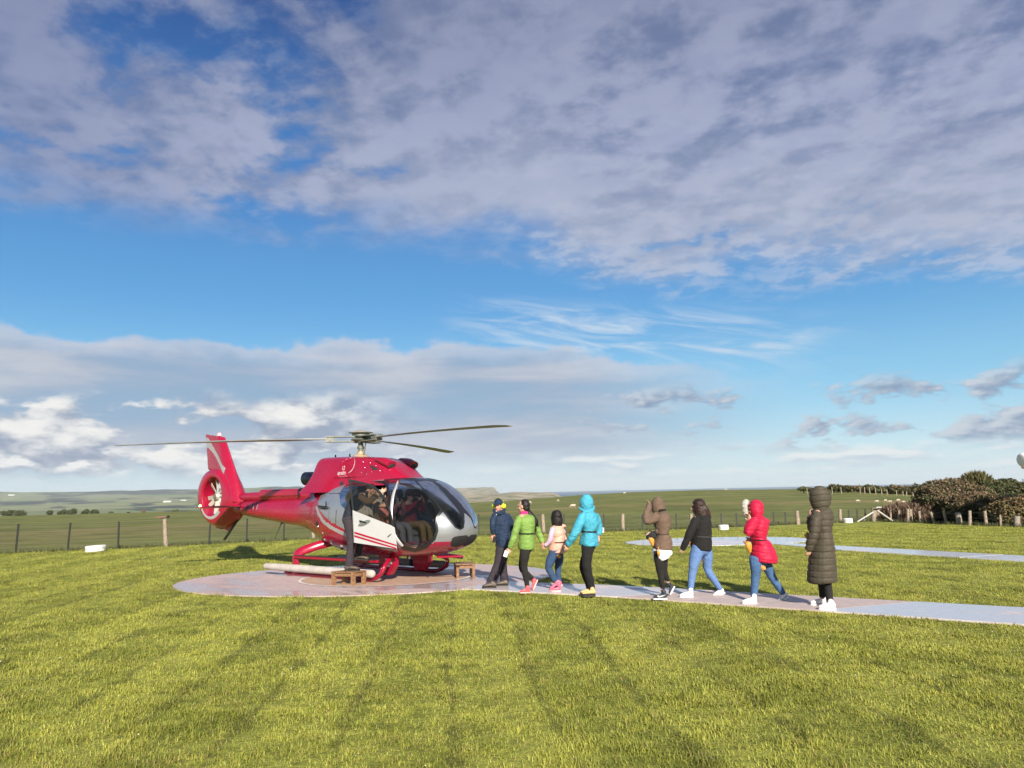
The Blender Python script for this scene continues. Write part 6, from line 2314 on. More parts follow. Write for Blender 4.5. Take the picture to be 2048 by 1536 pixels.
    P.limb(mb, [(1064, 1037, .12), (1071.5, 1051, .19), (1077.5, 1066, .21), (1082, 1076, .19), (1085.5, 1085, .17)], [.078, .068, .062, .056, .044])
    P.fuse(mb, 'jacket', .0105, GREENC, 3, wrinkle(.006, 6, 1.3))
    mb = MB()
    P.trunk(mb, [(1038, 1069.5, 1065.6, .178), (1038, 1069.5, 1067.6, .178)], sub=1, capf=(0.02, 0.02))
    P.build(mb, 'waist_belt', BLACKC)
    mb = MB()
    P.trunk(mb, [(1041, 1057, 1029, .09), (1041, 1057.5, 1025.5, .085), (1043, 1056, 1022, .07)])
    P.fuse(mb, 'scarf', .009, HOTP, 2, wrinkle(.004, 2))
    mb = MB()
    P.limb(mb, [(1051, 1092, -.06), (1049.5, 1112, -.07), (1048, 1131, -.06), (1051, 1151, -.05), (1054.5, 1172, -.05)], [(.105, .105), (.090, .085), (.066, .064), (.060, .054), (.042, .042)])
    P.limb(mb, [(1053, 1092, .06), (1048, 1114, .08), (1044.5, 1136, .09), (1053, 1147, .10), (1065, 1157.5, .12)], [(.105, .105), (.090, .085), (.066, .064), (.060, .054), (.042, .042)])
    mb.ell(p(1052, 1094), (.125, .150, .115))
    P.fuse(mb, 'leggings', .0105, BLACKK, 3, wrinkle(.002, 7))
    planted(P, (1061, 1186), (1039, 1187), (1055, 1175), CORAL, PINKP, w=1.0)
    shoe(P, p(1076, 1160, .12), p(1067, 1181, .12), p(1065, 1158, .12), CORAL, PINKP)
    mb = MB()
    mb.ell(T(-.026, 0, .030), np.array([.096, .086, .098]), rot=R_)
    mb.ell(T(-.060, 0, -.035), np.array([.060, .072, .070]), rot=R_)
    P.limb(mb, [(1054, 1018, 0), (1060, 1027, -.01), (1066.5, 1037, -.02), (1072, 1046, -.02), (1077, 1054, -.01)], [(.045, .042), (.046, .050), (.045, .058), (.036, .048), (.012, .014)])
    P.fuse(mb, 'hair', .009, HAIRK, 2, wrinkle(.004, 8, 2.0))
    mb = MB()
    mb.box(p(1011.8, 1107.5, -.20), (.065, .008, .105), rot=Matrix.Rotation(.35, 3, 'Y'))
    P.build(mb, 'card', M_CARD, smooth=False)

    # ---------------------------------------------------------------- girl in pink
    P = Person((1110, 1182), 'small child with bobbed black hair, peach padded vest, jeans and pink shoes', G)
    p = P.p
    hc = p(1111.5, 1034)
    wl, wr_ = p(1092, 1090, -.10), p(1131.5, 1086, .12)
    T, R_ = stand_body(P, (hc, (-.8, .58, 0)), p(1114, 1051), p(1113, 1106), p(1106, 1059, -.09), p(1122, 1059, .11), p(1101, 1078, -.14), p(1131, 1075, .14), wl, wr_, p(1097, 1135, -.06), p(1116, 1135, .07),
                       p(1110, 1161, -.05), p(1117.5, 1163, .08), [(wl, (-.5, .1, -.7), (-.6, -.2, .6), .8, .7), (wr_, (.05, .1, -1), (-1, .2, 0), .8, .7)], SKIN, .93)
    face(P, T, R_, .93)
    mb = MB()
    P.trunk(mb, [(1106, 1121, 1050, .07), (1101, 1127, 1056, .115), (1099.5, 1129, 1066, .14), (1101, 1129, 1077, .14), (1099, 1129.5, 1086, .145), (1097, 1131, 1097, .15), (1097, 1130, 1104.5, .145)])
    P.limb(mb, [(1112, 1051, .02), (1120, 1053, .02), (1126, 1052, .02), (1131, 1051.5, .0)], [.045, .05, .035, .018])
    P.fuse(mb, 'vest', .010, PEACH, 3, quilt(.010, .115, .02, 9, -.15))
    mb = MB()
    P.trunk(mb, [(1100, 1129.5, 1083.2, .148), (1100, 1129.5, 1085.2, .148)], sub=1, capf=(0.02, 0.02))
    P.build(mb, 'waist_strap', BLACKC)
    mb = MB()
    P.limb(mb, [(1106, 1058, -.10), (1102.5, 1068, -.145), (1100.5, 1079, -.155), (1096, 1086, -.14), (1090, 1091, -.12)], [.055, .050, .048, .043, .034])
    P.fuse(mb, 'sleeve', .009, LILAC, 3, wrinkle(.003, 10))
    mb = MB()
    P.limb(mb, [(1122, 1058, .10), (1128, 1067, .14), (1131, 1077, .15), (1131.8, 1087, .13)], [.055, .048, .044, .034])
    P.fuse(mb, 'sleeve', .009, LILAC, 3, wrinkle(.003, 11))
    mb = MB()
    P.limb(mb, [(1109, 1103, -.05), (1102, 1119, -.07), (1097, 1135, -.07), (1103, 1148, -.06), (1110.5, 1162, -.05)], [(.080, .090), (.074, .084), (.060, .064), (.054, .058), (.050, .054)])
    P.limb(mb, [(1118, 1103, .05), (1118.5, 1120, .07), (1116, 1136, .08), (1116.5, 1150, .08), (1118, 1164, .08)], [(.080, .090), (.074, .076), (.058, .060), (.052, .054), (.050, .052)])
    mb.ell(p(1113.5, 1102), (.125, .150, .115))
    P.fuse(mb, 'jeans', .010, DENIMD, 3, wrinkle(.0035, 12))
    planted(P, (1122, 1182), (1102, 1184), (1118, 1168), PINKS, PINKP)
    shoe(P, p(1125.5, 1170.5, -.05), p(1100, 1182.5, -.05), p(1112, 1163, -.05), PINKS, PINKP)
    mb = MB()
    mb.ell(T(-.020, 0, .030), np.array([.102, .094, .100]), rot=R_)
    P.trunk(mb, [(1104, 1122, 1026, .09), (1102.5, 1125, 1036, .098), (1103, 1126, 1046, .095), (1104.5, 1124, 1052, .08)], dy=-.005)
    P.fuse(mb, 'hair', .009, HAIRK, 2, wrinkle(.004, 13, 2.0))
    mb = MB()
    mb.box(p(1118, 1112.5, -.16), (.075, .03, .055), rot=Matrix.Rotation(.7, 3, 'Y'), bev=.012)
    P.build(mb, 'orange_tag', ORANGE)

    # ---------------------------------------------------------------- turquoise jacket
    P = Person((1178, 1192), 'person in hooded turquoise jacket with a belt, black trousers and tan boots', G)
    p = P.p
    hc = p(1172.5, 1006)
    wl, wr_ = p(1136, 1089, -.12), p(1196.5, 1072, .16)
    T, R_ = stand_body(P, (hc, (-.9, .42, 0)), p(1175, 1024), p(1177, 1094), p(1164, 1033, -.14), p(1190, 1033, .16), p(1152.5, 1063, -.18), p(1197, 1052, .2), wl, wr_, p(1173, 1135, -.06), p(1168, 1135, .08),
                       p(1183, 1179, -.05), p(1180, 1176, .08), [(wl, (-.35, .1, -.9), (-1, -.2, .2), .9, .7), (wr_, (-.1, 0, -1), (-1, 0, 0), .9, .7)])
    face(P, T, R_)
    mb = MB()
    P.trunk(mb, [(1166, 1184, 1020, .08), (1161, 1190, 1026, .15), (1158.5, 1196, 1035, .185), (1160.5, 1198, 1048, .185), (1163, 1193, 1063, .172), (1160, 1196, 1076, .185), (1158.5, 1197.5, 1087, .19), (1159.5, 1196.5, 1091.5, .185)])
    P.limb(mb, [(1166, 1032, -.13), (1159, 1047, -.19), (1152, 1063, -.20), (1143.5, 1077, -.18), (1135, 1089.5, -.13)], [.082, .078, .078, .072, .052])
    P.limb(mb, [(1189, 1032, .12), (1196, 1045, .17), (1198.5, 1056, .18), (1197, 1071, .16)], [.080, .070, .064, .050])
    mb.tube([p(1160, 1017, -.06), p(1172, 1023, -.14), p(1184, 1020, -.06), p(1187, 1014, .05)], [.030, .034, .034, .03], n=10)
    P.fuse(mb, 'jacket', .0105, TEAL, 3, wrinkle(.0065, 14, 1.2))
    mb = MB()
    P.trunk(mb, [(1163, 1193.5, 1061.5, .180), (1163, 1193.5, 1064, .180)], sub=1, capf=(0.02, 0.02))
    P.build(mb, 'waist_belt', BLACKC)
    mb = MB()
    P.trunk(mb, [(1164, 1182, 992.5, .075), (1160.5, 1186, 998, .105), (1159, 1187.5, 1005, .115), (1160.5, 1187, 1013, .112), (1164, 1185, 1020, .10)])
    P.fuse(mb, 'hood', .0095, TEAL, 3, wrinkle(.005, 15))
    mb = MB()
    P.limb(mb, [(1175, 1088, -.06), (1174.5, 1112, -.08), (1174, 1135, -.08), (1179, 1157, -.06), (1184, 1179, -.05)], [(.100, .110), (.095, .092), (.080, .078), (.076, .070), (.064, .062)])
    P.limb(mb, [(1179, 1088, .06), (1173.5, 1112, .08), (1168, 1135, .08), (1174, 1157, .08), (1180.5, 1177, .08)], [(.100, .110), (.095, .092), (.080, .078), (.076, .070), (.064, .062)])
    mb.ell(p(1177, 1090), (.125, .150, .115))
    P.fuse(mb, 'trousers', .0105, BLACKC, 3, wrinkle(.004, 16))
    planted(P, (1191, 1193.5), (1163.5, 1193.5), (1184.5, 1178), TANB, SOLEK, w=1.15, sole_h=.040)
    planted(P, (1186, 1190), (1160, 1190), (1181, 1176), TANB, SOLEK, w=1.1, sole_h=.035)

    # ---------------------------------------------------------------- taupe hoodie
    P = Person((1318, 1198), 'person in taupe hoodie with raised arm, white shirt tail and black leggings', G)
    p = P.p
    hc = p(1313.5, 1011)
    wl, wr_ = p(1297.5, 1018, -.10), p(1306, 1066, .16)
    T, R_ = stand_body(P, (hc, (-.95, .25, -.12)), p(1319, 1029), p(1321, 1103), p(1312, 1036, -.13), p(1330, 1036, .15), p(1294.5, 1041.5, -.18), p(1322, 1062, .22), wl, wr_, p(1319.5, 1139, -.05), p(1327, 1141, .09),
                       p(1326, 1181, -.05), p(1336, 1164, .11), [(wl, (.12, .1, 1), (-.4, 1, 0), .9, .6), (wr_, (-.9, -.2, -.2), (0, 0, 1), .9, .7)])
    face(P, T, R_)
    mb = MB()
    P.trunk(mb, [(1311, 1328, 1024, .075), (1305.5, 1336, 1029, .14), (1304.5, 1341, 1038, .175), (1308, 1341.5, 1052, .175), (1311, 1337, 1066, .16), (1307.5, 1343, 1080, .18), (1305, 1344.5, 1092, .185), (1306, 1343, 1099.5, .175)])
    P.limb(mb, [(1314, 1033, -.12), (1303, 1039, -.18), (1293.5, 1042, -.19), (1293, 1030, -.16), (1297, 1017, -.12), (1298, 1007, -.08)], [.078, .074, .066, .060, .052, .044])
    P.limb(mb, [(1331, 1036, .12), (1331, 1050, .20), (1322, 1063, .22), (1309, 1067, .17)], [.078, .068, .060, .046])
    P.fuse(mb, 'hoodie', .0105, TAUPE, 3, wrinkle(.006, 17, 1.2))
    mb = MB()
    P.trunk(mb, [(1308, 1322, 996.5, .075), (1303.5, 1327, 1002, .105), (1302, 1329.5, 1010, .112), (1303.5, 1330.5, 1018, .110), (1307, 1331, 1026, .105)])
    P.fuse(mb, 'hood', .0095, TAUPE, 3, wrinkle(.004, 18))
    mb = MB()
    P.trunk(mb, [(1307, 1343, 1096, .17), (1305, 1344, 1104, .178), (1306, 1343.5, 1112, .178), (1313, 1341, 1118, .165)])
    P.fuse(mb, 'shirt_tail', .0095, WHITEC, 3, wrinkle(.004, 19))
    mb = MB()
    P.trunk(mb, [(1310, 1337.5, 1066.5, .168), (1310, 1337.5, 1068.2, .168)], sub=1, capf=(0.02, 0.02))
    P.build(mb, 'waist_cord', cloth("taupe_cord", (0.07, 0.045, 0.035)))
    mb = MB()
    mb.tube([p(1319, 1021, -.12), p(1325, 1020, -.11), p(1331, 1019.5, -.02)], [.016, .018, .016], n=8)
    P.build(mb, 'neck_strap', BLACKC)
    mb = MB()
    mb.box(p(1304.5, 1070.5, .0), (.10, .14, .085), rot=Matrix.Rotation(.2, 3, 'Y'), bev=.015)
    mb.tube([p(1301, 1072.5, .0), p(1297, 1074.5, .0)], [.040, .042], n=16, smooth=False)
    P.build(mb, 'camera', M_DEV)
    mb = MB()
    mb.tube([p(1302, 1077, -.03), p(1304, 1083, -.03), p(1306, 1090, -.03)], [(.03, .045), (.035, .040), (.02, .022)], n=12)
    P.build(mb, 'orange_pouch', ORANGE)
    mb = MB()
    mb.tube([p(1316.5, 1094, -.185), p(1317, 1101, -.19)], [.006, .006], n=6, smooth=False)
    mb.tube([p(1317, 1101, -.19), p(1317, 1106, -.19), p(1318, 1110, -.19)], [.012, .026, .018], n=10)
    P.build(mb, 'orange_tag', ORANGE)
    mb = MB()
    P.limb(mb, [(1319, 1104, -.05), (1318.5, 1122, -.06), (1320, 1140, -.05), (1323, 1159, -.05), (1326, 1178, -.05)], [(.095, .100), (.088, .082), (.064, .062), (.058, .052), (.036, .036)])
    P.limb(mb, [(1325, 1104, .06), (1326, 1122, .08), (1327.5, 1141, .09), (1332, 1153, .10), (1336.5, 1163, .11)], [(.095, .100), (.088, .082), (.064, .062), (.056, .050), (.036, .036)])
    mb.ell(p(1322, 1106), (.125, .150, .115))
    P.fuse(mb, 'leggings', .0105, BLACKK, 3, wrinkle(.002, 20))
    sh_, m_ = planted(P, (1334, 1198.5), (1306, 1200), (1327, 1183), DKSHOE, SOLEW)
    mb = MB()
    mb.prism([(1314.5, 1192.5), (1317, 1194.8), (1324, 1193.4), (1332.5, 1189.2), (1324, 1191.6), (1318, 1192.2), (1316, 1190.5)], -.052, -.044, lambda u, v, t: at(u, v, m_ + t))
    mb.build('white_tick', WSHOE, sh_, smooth=False, off=P.base)
    shoe(P, p(1350, 1173, .11), p(1341, 1190, .11), p(1337, 1167, .11), DKSHOE, SOLEW)

    # ---------------------------------------------------------------- black hoodie
    P = Person((1400, 1195), 'person with long dark brown hair, black top, pale blue jeans and white trainers', G)
    p = P.p
    hc = p(1395.5, 1013)
    wl, wr_ = p(1367.5, 1092, -.15), p(1378.5, 1083, .15)
    T, R_ = stand_body(P, (hc, (-.92, .36, 0)), p(1400, 1033), p(1403, 1098), p(1392, 1040, -.13), p(1413, 1040, .15), p(1378, 1070, -.18), p(1398, 1070, .22), wl, wr_, p(1386, 1140, -.05), p(1415.5, 1141, .08),
                       p(1381, 1182, -.05), p(1440, 1178, .10), [(wl, (-.4, 0, -1), (-1, -.2, .2), .9, .7), (wr_, (-.8, 0, -.6), (-.3, .2, 1), .9, .7)])
    face(P, T, R_)
    mb = MB()
    P.trunk(mb, [(1392, 1410, 1029, .085), (1386, 1418, 1035, .15), (1384, 1422, 1045, .178), (1384, 1423, 1060, .178), (1383.5, 1423, 1076, .178), (1382.5, 1423.5, 1090, .182), (1383.5, 1422, 1099.5, .175)])
    P.limb(mb, [(1392, 1040, -.12), (1385, 1055, -.18), (1378, 1070, -.20), (1372, 1084, -.18), (1365, 1098, -.15)], [.078, .072, .066, .060, .046])
    P.limb(mb, [(1413, 1040, .12), (1409, 1058, .21), (1396, 1074, .22), (1381, 1082, .17)], [.078, .070, .060, .046])
    mb.tube([p(1392, 1030, -.10), p(1402, 1035, -.15), p(1413, 1033, -.06)], [.03, .036, .034], n=10)
    P.fuse(mb, 'hoodie', .0105, BLACKC, 3, wrinkle(.005, 21))
    mb = MB()
    P.trunk(mb, [(1385, 1423.5, 1072, .185), (1385, 1423.5, 1073.3, .185)], sub=1, capf=(0.02, 0.02))
    P.build(mb, 'waist_strap', cloth("grey_strap", (0.07, 0.065, 0.06)))
    mb = MB()
    mb.box(p(1382, 1087, .06), (.05, .07, .10), bev=.015)
    P.build(mb, 'orange_pouch', ORANGE)
    mb = MB()
    P.limb(mb, [(1397, 1094, -.05), (1390.5, 1116, -.06), (1386, 1140, -.06), (1383, 1161, -.05), (1381, 1182, -.05)], [(.105, .112), (.098, .100), (.070, .070), (.064, .060), (.046, .044)])
    P.limb(mb, [(1410, 1094, .05), (1414.5, 1117, .07), (1416, 1140, .08), (1428, 1160, .09), (1441, 1179, .10)], [(.105, .112), (.098, .092), (.070, .068), (.064, .058), (.046, .044)])
    mb.ell(p(1403.5, 1098), (.125, .150, .115))
    P.fuse(mb, 'jeans', .0105, DENIML, 3, wrinkle(.003, 22))
    planted(P, (1386.5, 1196), (1359, 1193), (1381.5, 1180), WSHOE, SOLEW, w=1.05)
    shoe(P, p(1450, 1186, .10), p(1424, 1199, .10), p(1441.5, 1179, .10), WSHOE, SOLEW, w=1.05)
    mb = MB()
    mb.ell(T(-.024, 0, .032), np.array([.104, .096, .102]), rot=R_)
    P.trunk(mb, [(1385, 1408, 1004, .095), (1384.5, 1412, 1014, .105), (1388, 1416, 1024, .11), (1394, 1419.5, 1031, .105), (1401, 1421, 1037, .07)])
    P.limb(mb, [(1404, 1010, -.04), (1412, 1020, -.06), (1417, 1029, -.06), (1420.5, 1036, -.05)], [.05, .05, .04, .018])
    P.fuse(mb, 'hair', .009, HAIRB, 2, wrinkle(.005, 23, 2.0))

    # ---------------------------------------------------------------- crimson coat
    P = Person((1500, 1206), 'person in short crimson padded coat with white fur trimmed hood, jeans and white shoes', G)
    p = P.p
    hc = p(1508.5, 1018)
    wl, wr_ = p(1499.5, 1043, -.12), p(1502, 1078, .12)
    T, R_ = stand_body(P, (hc, (-.95, .25, -.1)), p(1513, 1036), p(1518, 1112), p(1510, 1043, -.13), p(1528, 1043, .15), p(1496, 1067, -.17), p(1512, 1070, .2), wl, wr_, p(1511, 1151, -.05), p(1541, 1151, .08),
                       p(1508, 1193, -.05), p(1565, 1186, .1), [(wl, (-.05, .2, 1), (-.6, 1, 0), .9, .8), (wr_, (-.8, 0, -.5), (0, 0, 1), .9, .8)])
    face(P, T, R_)
    mb = MB()
    P.trunk(mb, [(1505, 1524, 1031, .085), (1498.5, 1531, 1036, .15), (1497, 1535, 1046, .18), (1498, 1535, 1060, .18), (1500.5, 1531, 1074, .168), (1503, 1534, 1082, .17), (1502, 1544, 1094, .19), (1501.5, 1550.5, 1108, .205), (1502, 1554, 1119, .21), (1504, 1552, 1123, .20)])
    P.limb(mb, [(1511, 1041, -.12), (1502, 1054, -.18), (1495.5, 1066.5, -.19), (1496.5, 1055, -.16), (1499.5, 1044, -.13)], [.080, .076, .068, .060, .048])
    P.limb(mb, [(1529, 1042, .12), (1527, 1058, .20), (1515, 1072, .20), (1504, 1078, .14)], [.080, .072, .062, .048])
    P.fuse(mb, 'coat', .0105, CRIM, 3, quilt(.010, .105, .03, 24, .12))
    mb = MB()
    P.trunk(mb, [(1501.5, 1533, 1078.5, .176), (1501.5, 1533, 1080.5, .176)], sub=1, capf=(0.02, 0.02))
    P.build(mb, 'waist_belt', BLACKC)
    mb = MB()
    P.trunk(mb, [(1502, 1520, 1002.5, .080), (1498.5, 1525.5, 1008, .108), (1497.5, 1527, 1016, .115), (1499, 1526.5, 1025, .112), (1502, 1525, 1033, .105)])
    P.fuse(mb, 'hood', .0095, CRIM, 3, wrinkle(.004, 25))
    mb = MB()
    mb.tube([p(1494.5, 1036, -.03), p(1491, 1027, -.05), p(1489.5, 1016, -.045), p(1490.5, 1006, 0), p(1493, 1003, .04), p(1496, 1010, .10), p(1497, 1024, .10)], [.034, .042, .046, .046, .042, .040, .034], n=12, sub=4)
    P.fuse(mb, 'fur_trim', .0085, FURW, 2, wrinkle(.010, 26, 2.4))
    mb = MB()
    P.limb(mb, [(1512, 1116, -.06), (1511.5, 1134, -.06), (1511, 1151, -.05), (1509.5, 1172, -.05), (1508, 1193, -.05)], [(.098, .100), (.088, .088), (.070, .070), (.064, .062), (.052, .050)])
    P.limb(mb, [(1528, 1116, .06), (1535, 1134, .07), (1542.5, 1151, .08), (1554, 1169, .09), (1566, 1187, .10)], [(.098, .100), (.088, .082), (.070, .066), (.062, .056), (.048, .046)])
    mb.ell(p(1520, 1118), (.125, .150, .115))
    P.fuse(mb, 'jeans', .0105, DENIM, 3, wrinkle(.003, 27))
    planted(P, (1513.5, 1207.5), (1484, 1207.5), (1508.5, 1192), WSHOE, SOLEW, w=1.05)
    shoe(P, p(1578, 1192, .10), p(1557, 1210, .10), p(1566, 1187, .10), WSHOE, SOLEW, w=1.05)
    mb = MB()
    mb.tube([p(1496, 1088, -.05), p(1498, 1095, -.05), p(1500, 1103, -.05)], [(.04, .045), (.042, .046), (.02, .022)], n=12)
    P.build(mb, 'orange_pouch', ORANGE)
    mb = MB()
    mb.box(p(1526.5, 1135.5, -.12), (.080, .03, .060), rot=Matrix.Rotation(.6, 3, 'Y'), bev=.014)
    P.build(mb, 'orange_tag', ORANGE)

    # ---------------------------------------------------------------- long olive coat
    P = Person((1650, 1218), 'person in long dark olive quilted hooded coat, last in the file, with white shoes', G)
    p = P.p
    hc = p(1636, 999)
    wl, wr_ = p(1620, 1095, -.14), p(1620, 1033, .06)
    T, R_ = stand_body(P, (hc, (-.95, .25, -.06)), p(1641, 1020), p(1646, 1105), p(1634, 1030, -.14), p(1654, 1030, .15), p(1628.5, 1065, -.2), p(1626, 1060, .2), wl, wr_, p(1652, 1158, -.04), p(1645, 1156, .10),
                       p(1660, 1203, -.04), p(1645, 1194, .14), [(wl, (-.3, 0, -1), (-1, -.2, .2), .9, .7), (wr_, (.02, -.1, 1), (-.5, -1, 0), .9, .9)])
    face(P, T, R_)
    mb = MB()
    P.trunk(mb, [(1632, 1652, 1013, .09), (1625, 1661, 1019, .155), (1622, 1664.5, 1030, .185), (1622.5, 1664, 1046, .185), (1625, 1662, 1062, .175), (1624, 1665, 1080, .185), (1621, 1668, 1100, .20), (1619, 1670, 1125, .205), (1617, 1671.5, 1148, .21), (1616.5, 1671.5, 1160, .21), (1619, 1670, 1164, .20)], sub=5)
    P.limb(mb, [(1635, 1030, -.13), (1631, 1047, -.20), (1628, 1065, -.21), (1623, 1082, -.19), (1617.5, 1099, -.15)], [.082, .078, .072, .068, .056])
    P.limb(mb, [(1655, 1030, .12), (1645, 1048, .20), (1626, 1060, .20), (1620.5, 1046, .10), (1620, 1034, .06)], [.080, .070, .060, .052, .046])
    P.fuse(mb, 'coat', .0105, OLIVEP, 3, quilt(.010, .088, .0, 28, .04))
    mb = MB()
    P.trunk(mb, [(1629, 1651, 976.5, .085), (1621, 1659, 983, .118), (1619.5, 1662, 993, .128), (1620.5, 1661, 1004, .125), (1625, 1657, 1014, .115), (1628, 1655, 1019, .10)])
    P.fuse(mb, 'hood', .0095, OLIVEP, 3, quilt(.010, .088, .0, 29, -.1))
    mb = MB()
    mb.tube([p(1615, 1067, -.05), p(1614, 1072, -.05), p(1616, 1077, -.05)], [.02, .035, .02], n=10)
    P.build(mb, 'orange_pouch', ORANGE)
    mb = MB()
    P.limb(mb, [(1649, 1130, -.06), (1653, 1158, -.05), (1657, 1182, -.04), (1660, 1204, -.04)], [(.085, .085), (.066, .066), (.058, .058), (.050, .048)])
    P.limb(mb, [(1645, 1130, .08), (1644, 1156, .10), (1644.5, 1176, .12), (1645, 1194, .14)], [(.085, .085), (.066, .066), (.056, .054), (.046, .044)])
    P.fuse(mb, 'trousers', .0105, BLACKK, 3, wrinkle(.003, 30))
    planted(P, (1671, 1218.5), (1637, 1219), (1661, 1203), WSHOE, SOLEW, w=1.05)
    planted(P, (1654, 1209), (1621, 1210.5), (1645.5, 1193), WSHOE, SOLEW, w=1.0)

    # ---------------------------------------------------------------- climbing aboard
    P = Person((700, 1168), 'person in dark trousers climbing through the helicopter door, one shoe on the stool')
    P.Y = 14.90
    P.base = np.array([-3.22, 14.90, 0.0])
    P.e.location = P.base
    p = P.p
    hc = p(743, 979, .50)
    wl, wr_ = p(763, 984, -.02), p(764, 1012, .35)
    T, R_ = stand_body(P, (hc, (.75, .62, -.1)), p(734, 988, .38), p(700, 1034, .05), p(722, 992, .02), p(732, 990, .32), p(735, 1003, -.02), p(748, 1005, .40), wl, wr_, p(702, 1082, -.02), p(722, 1075, .18),
                       p(699, 1130, -.03), p(716, 1106, .12), [(wl, (.9, .1, .5), (0, .3, 1), .9, .9), (wr_, (.9, .2, .2), (0, .1, 1), .9, .8)])
    mb = MB()
    mb.tube([p(697, 1040, .05), p(701, 1022, .06), p(710, 1006, .12), p(721, 996, .24), p(733, 989, .38)], [(.16, .125), (.155, .12), (.165, .13), (.17, .12), (.09, .07)], n=18, sub=4)
    P.fuse(mb, 'jacket', .0105, cloth("dark_navy_jacket", (0.016, 0.018, 0.030), 0.75, .012, 8), 3, wrinkle(.005, 31))
    mb = MB()
    P.limb(mb, [(721, 992, 0), (728, 999, -.03), (736, 1002.5, -.03), (748, 995, -.03), (760, 986, -.02)], [.070, .066, .064, .056, .046])
    P.fuse(mb, 'sleeve', .0095, cloth("tan_sleeve", (0.40, 0.27, 0.15), 0.8, .012, 8), 3, wrinkle(.005, 32))
    mb = MB()
    P.limb(mb, [(735, 989, .30), (744, 1000, .38), (752, 1006, .40), (762, 1012, .36)], [.066, .060, .054, .044])
    P.fuse(mb, 'sleeve', .0095, cloth("tan_sleeve_far", (0.40, 0.27, 0.15), 0.8, .012, 8), 3, wrinkle(.005, 33))
    mb = MB()
    P.limb(mb, [(697, 1036, 0), (699.5, 1058, -.02), (702.5, 1081, -.03), (700.5, 1106, -.03), (698.5, 1131, -.03)], [(.12, .125), (.10, .100), (.080, .080), (.082, .082), (.078, .080)])
    P.limb(mb, [(702, 1036, .10), (713, 1056, .15), (722, 1075, .18), (719, 1092, .15), (716, 1107, .12)], [(.12, .12), (.10, .095), (.080, .078), (.078, .074), (.072, .070)])
    mb.ell(p(699, 1036, .05), (.125, .150, .115))
    P.fuse(mb, 'trousers', .0105, PURP, 3, wrinkle(.004, 34))
    a, b = at(689, 1147, 14.86), at(720, 1148.5, 14.86)
    a[2] = b[2] = .286
    shoe(P, a, b, at(698.5, 1133, 14.87), BROWNS, SOLEK, w=1.1)
    a, b = p(707, 1119, .12), p(738, 1121, .06)
    shoe(P, a, b, p(716, 1107, .12), BROWNS, SOLEK, w=1.1)
    mb = MB()
    mb.ell(T(-.014, 0, .035), np.array([.100, .084, .088]), rot=R_)
    P.fuse(mb, 'hair', .009, HAIRB, 2, wrinkle(.004, 35))


make_people()


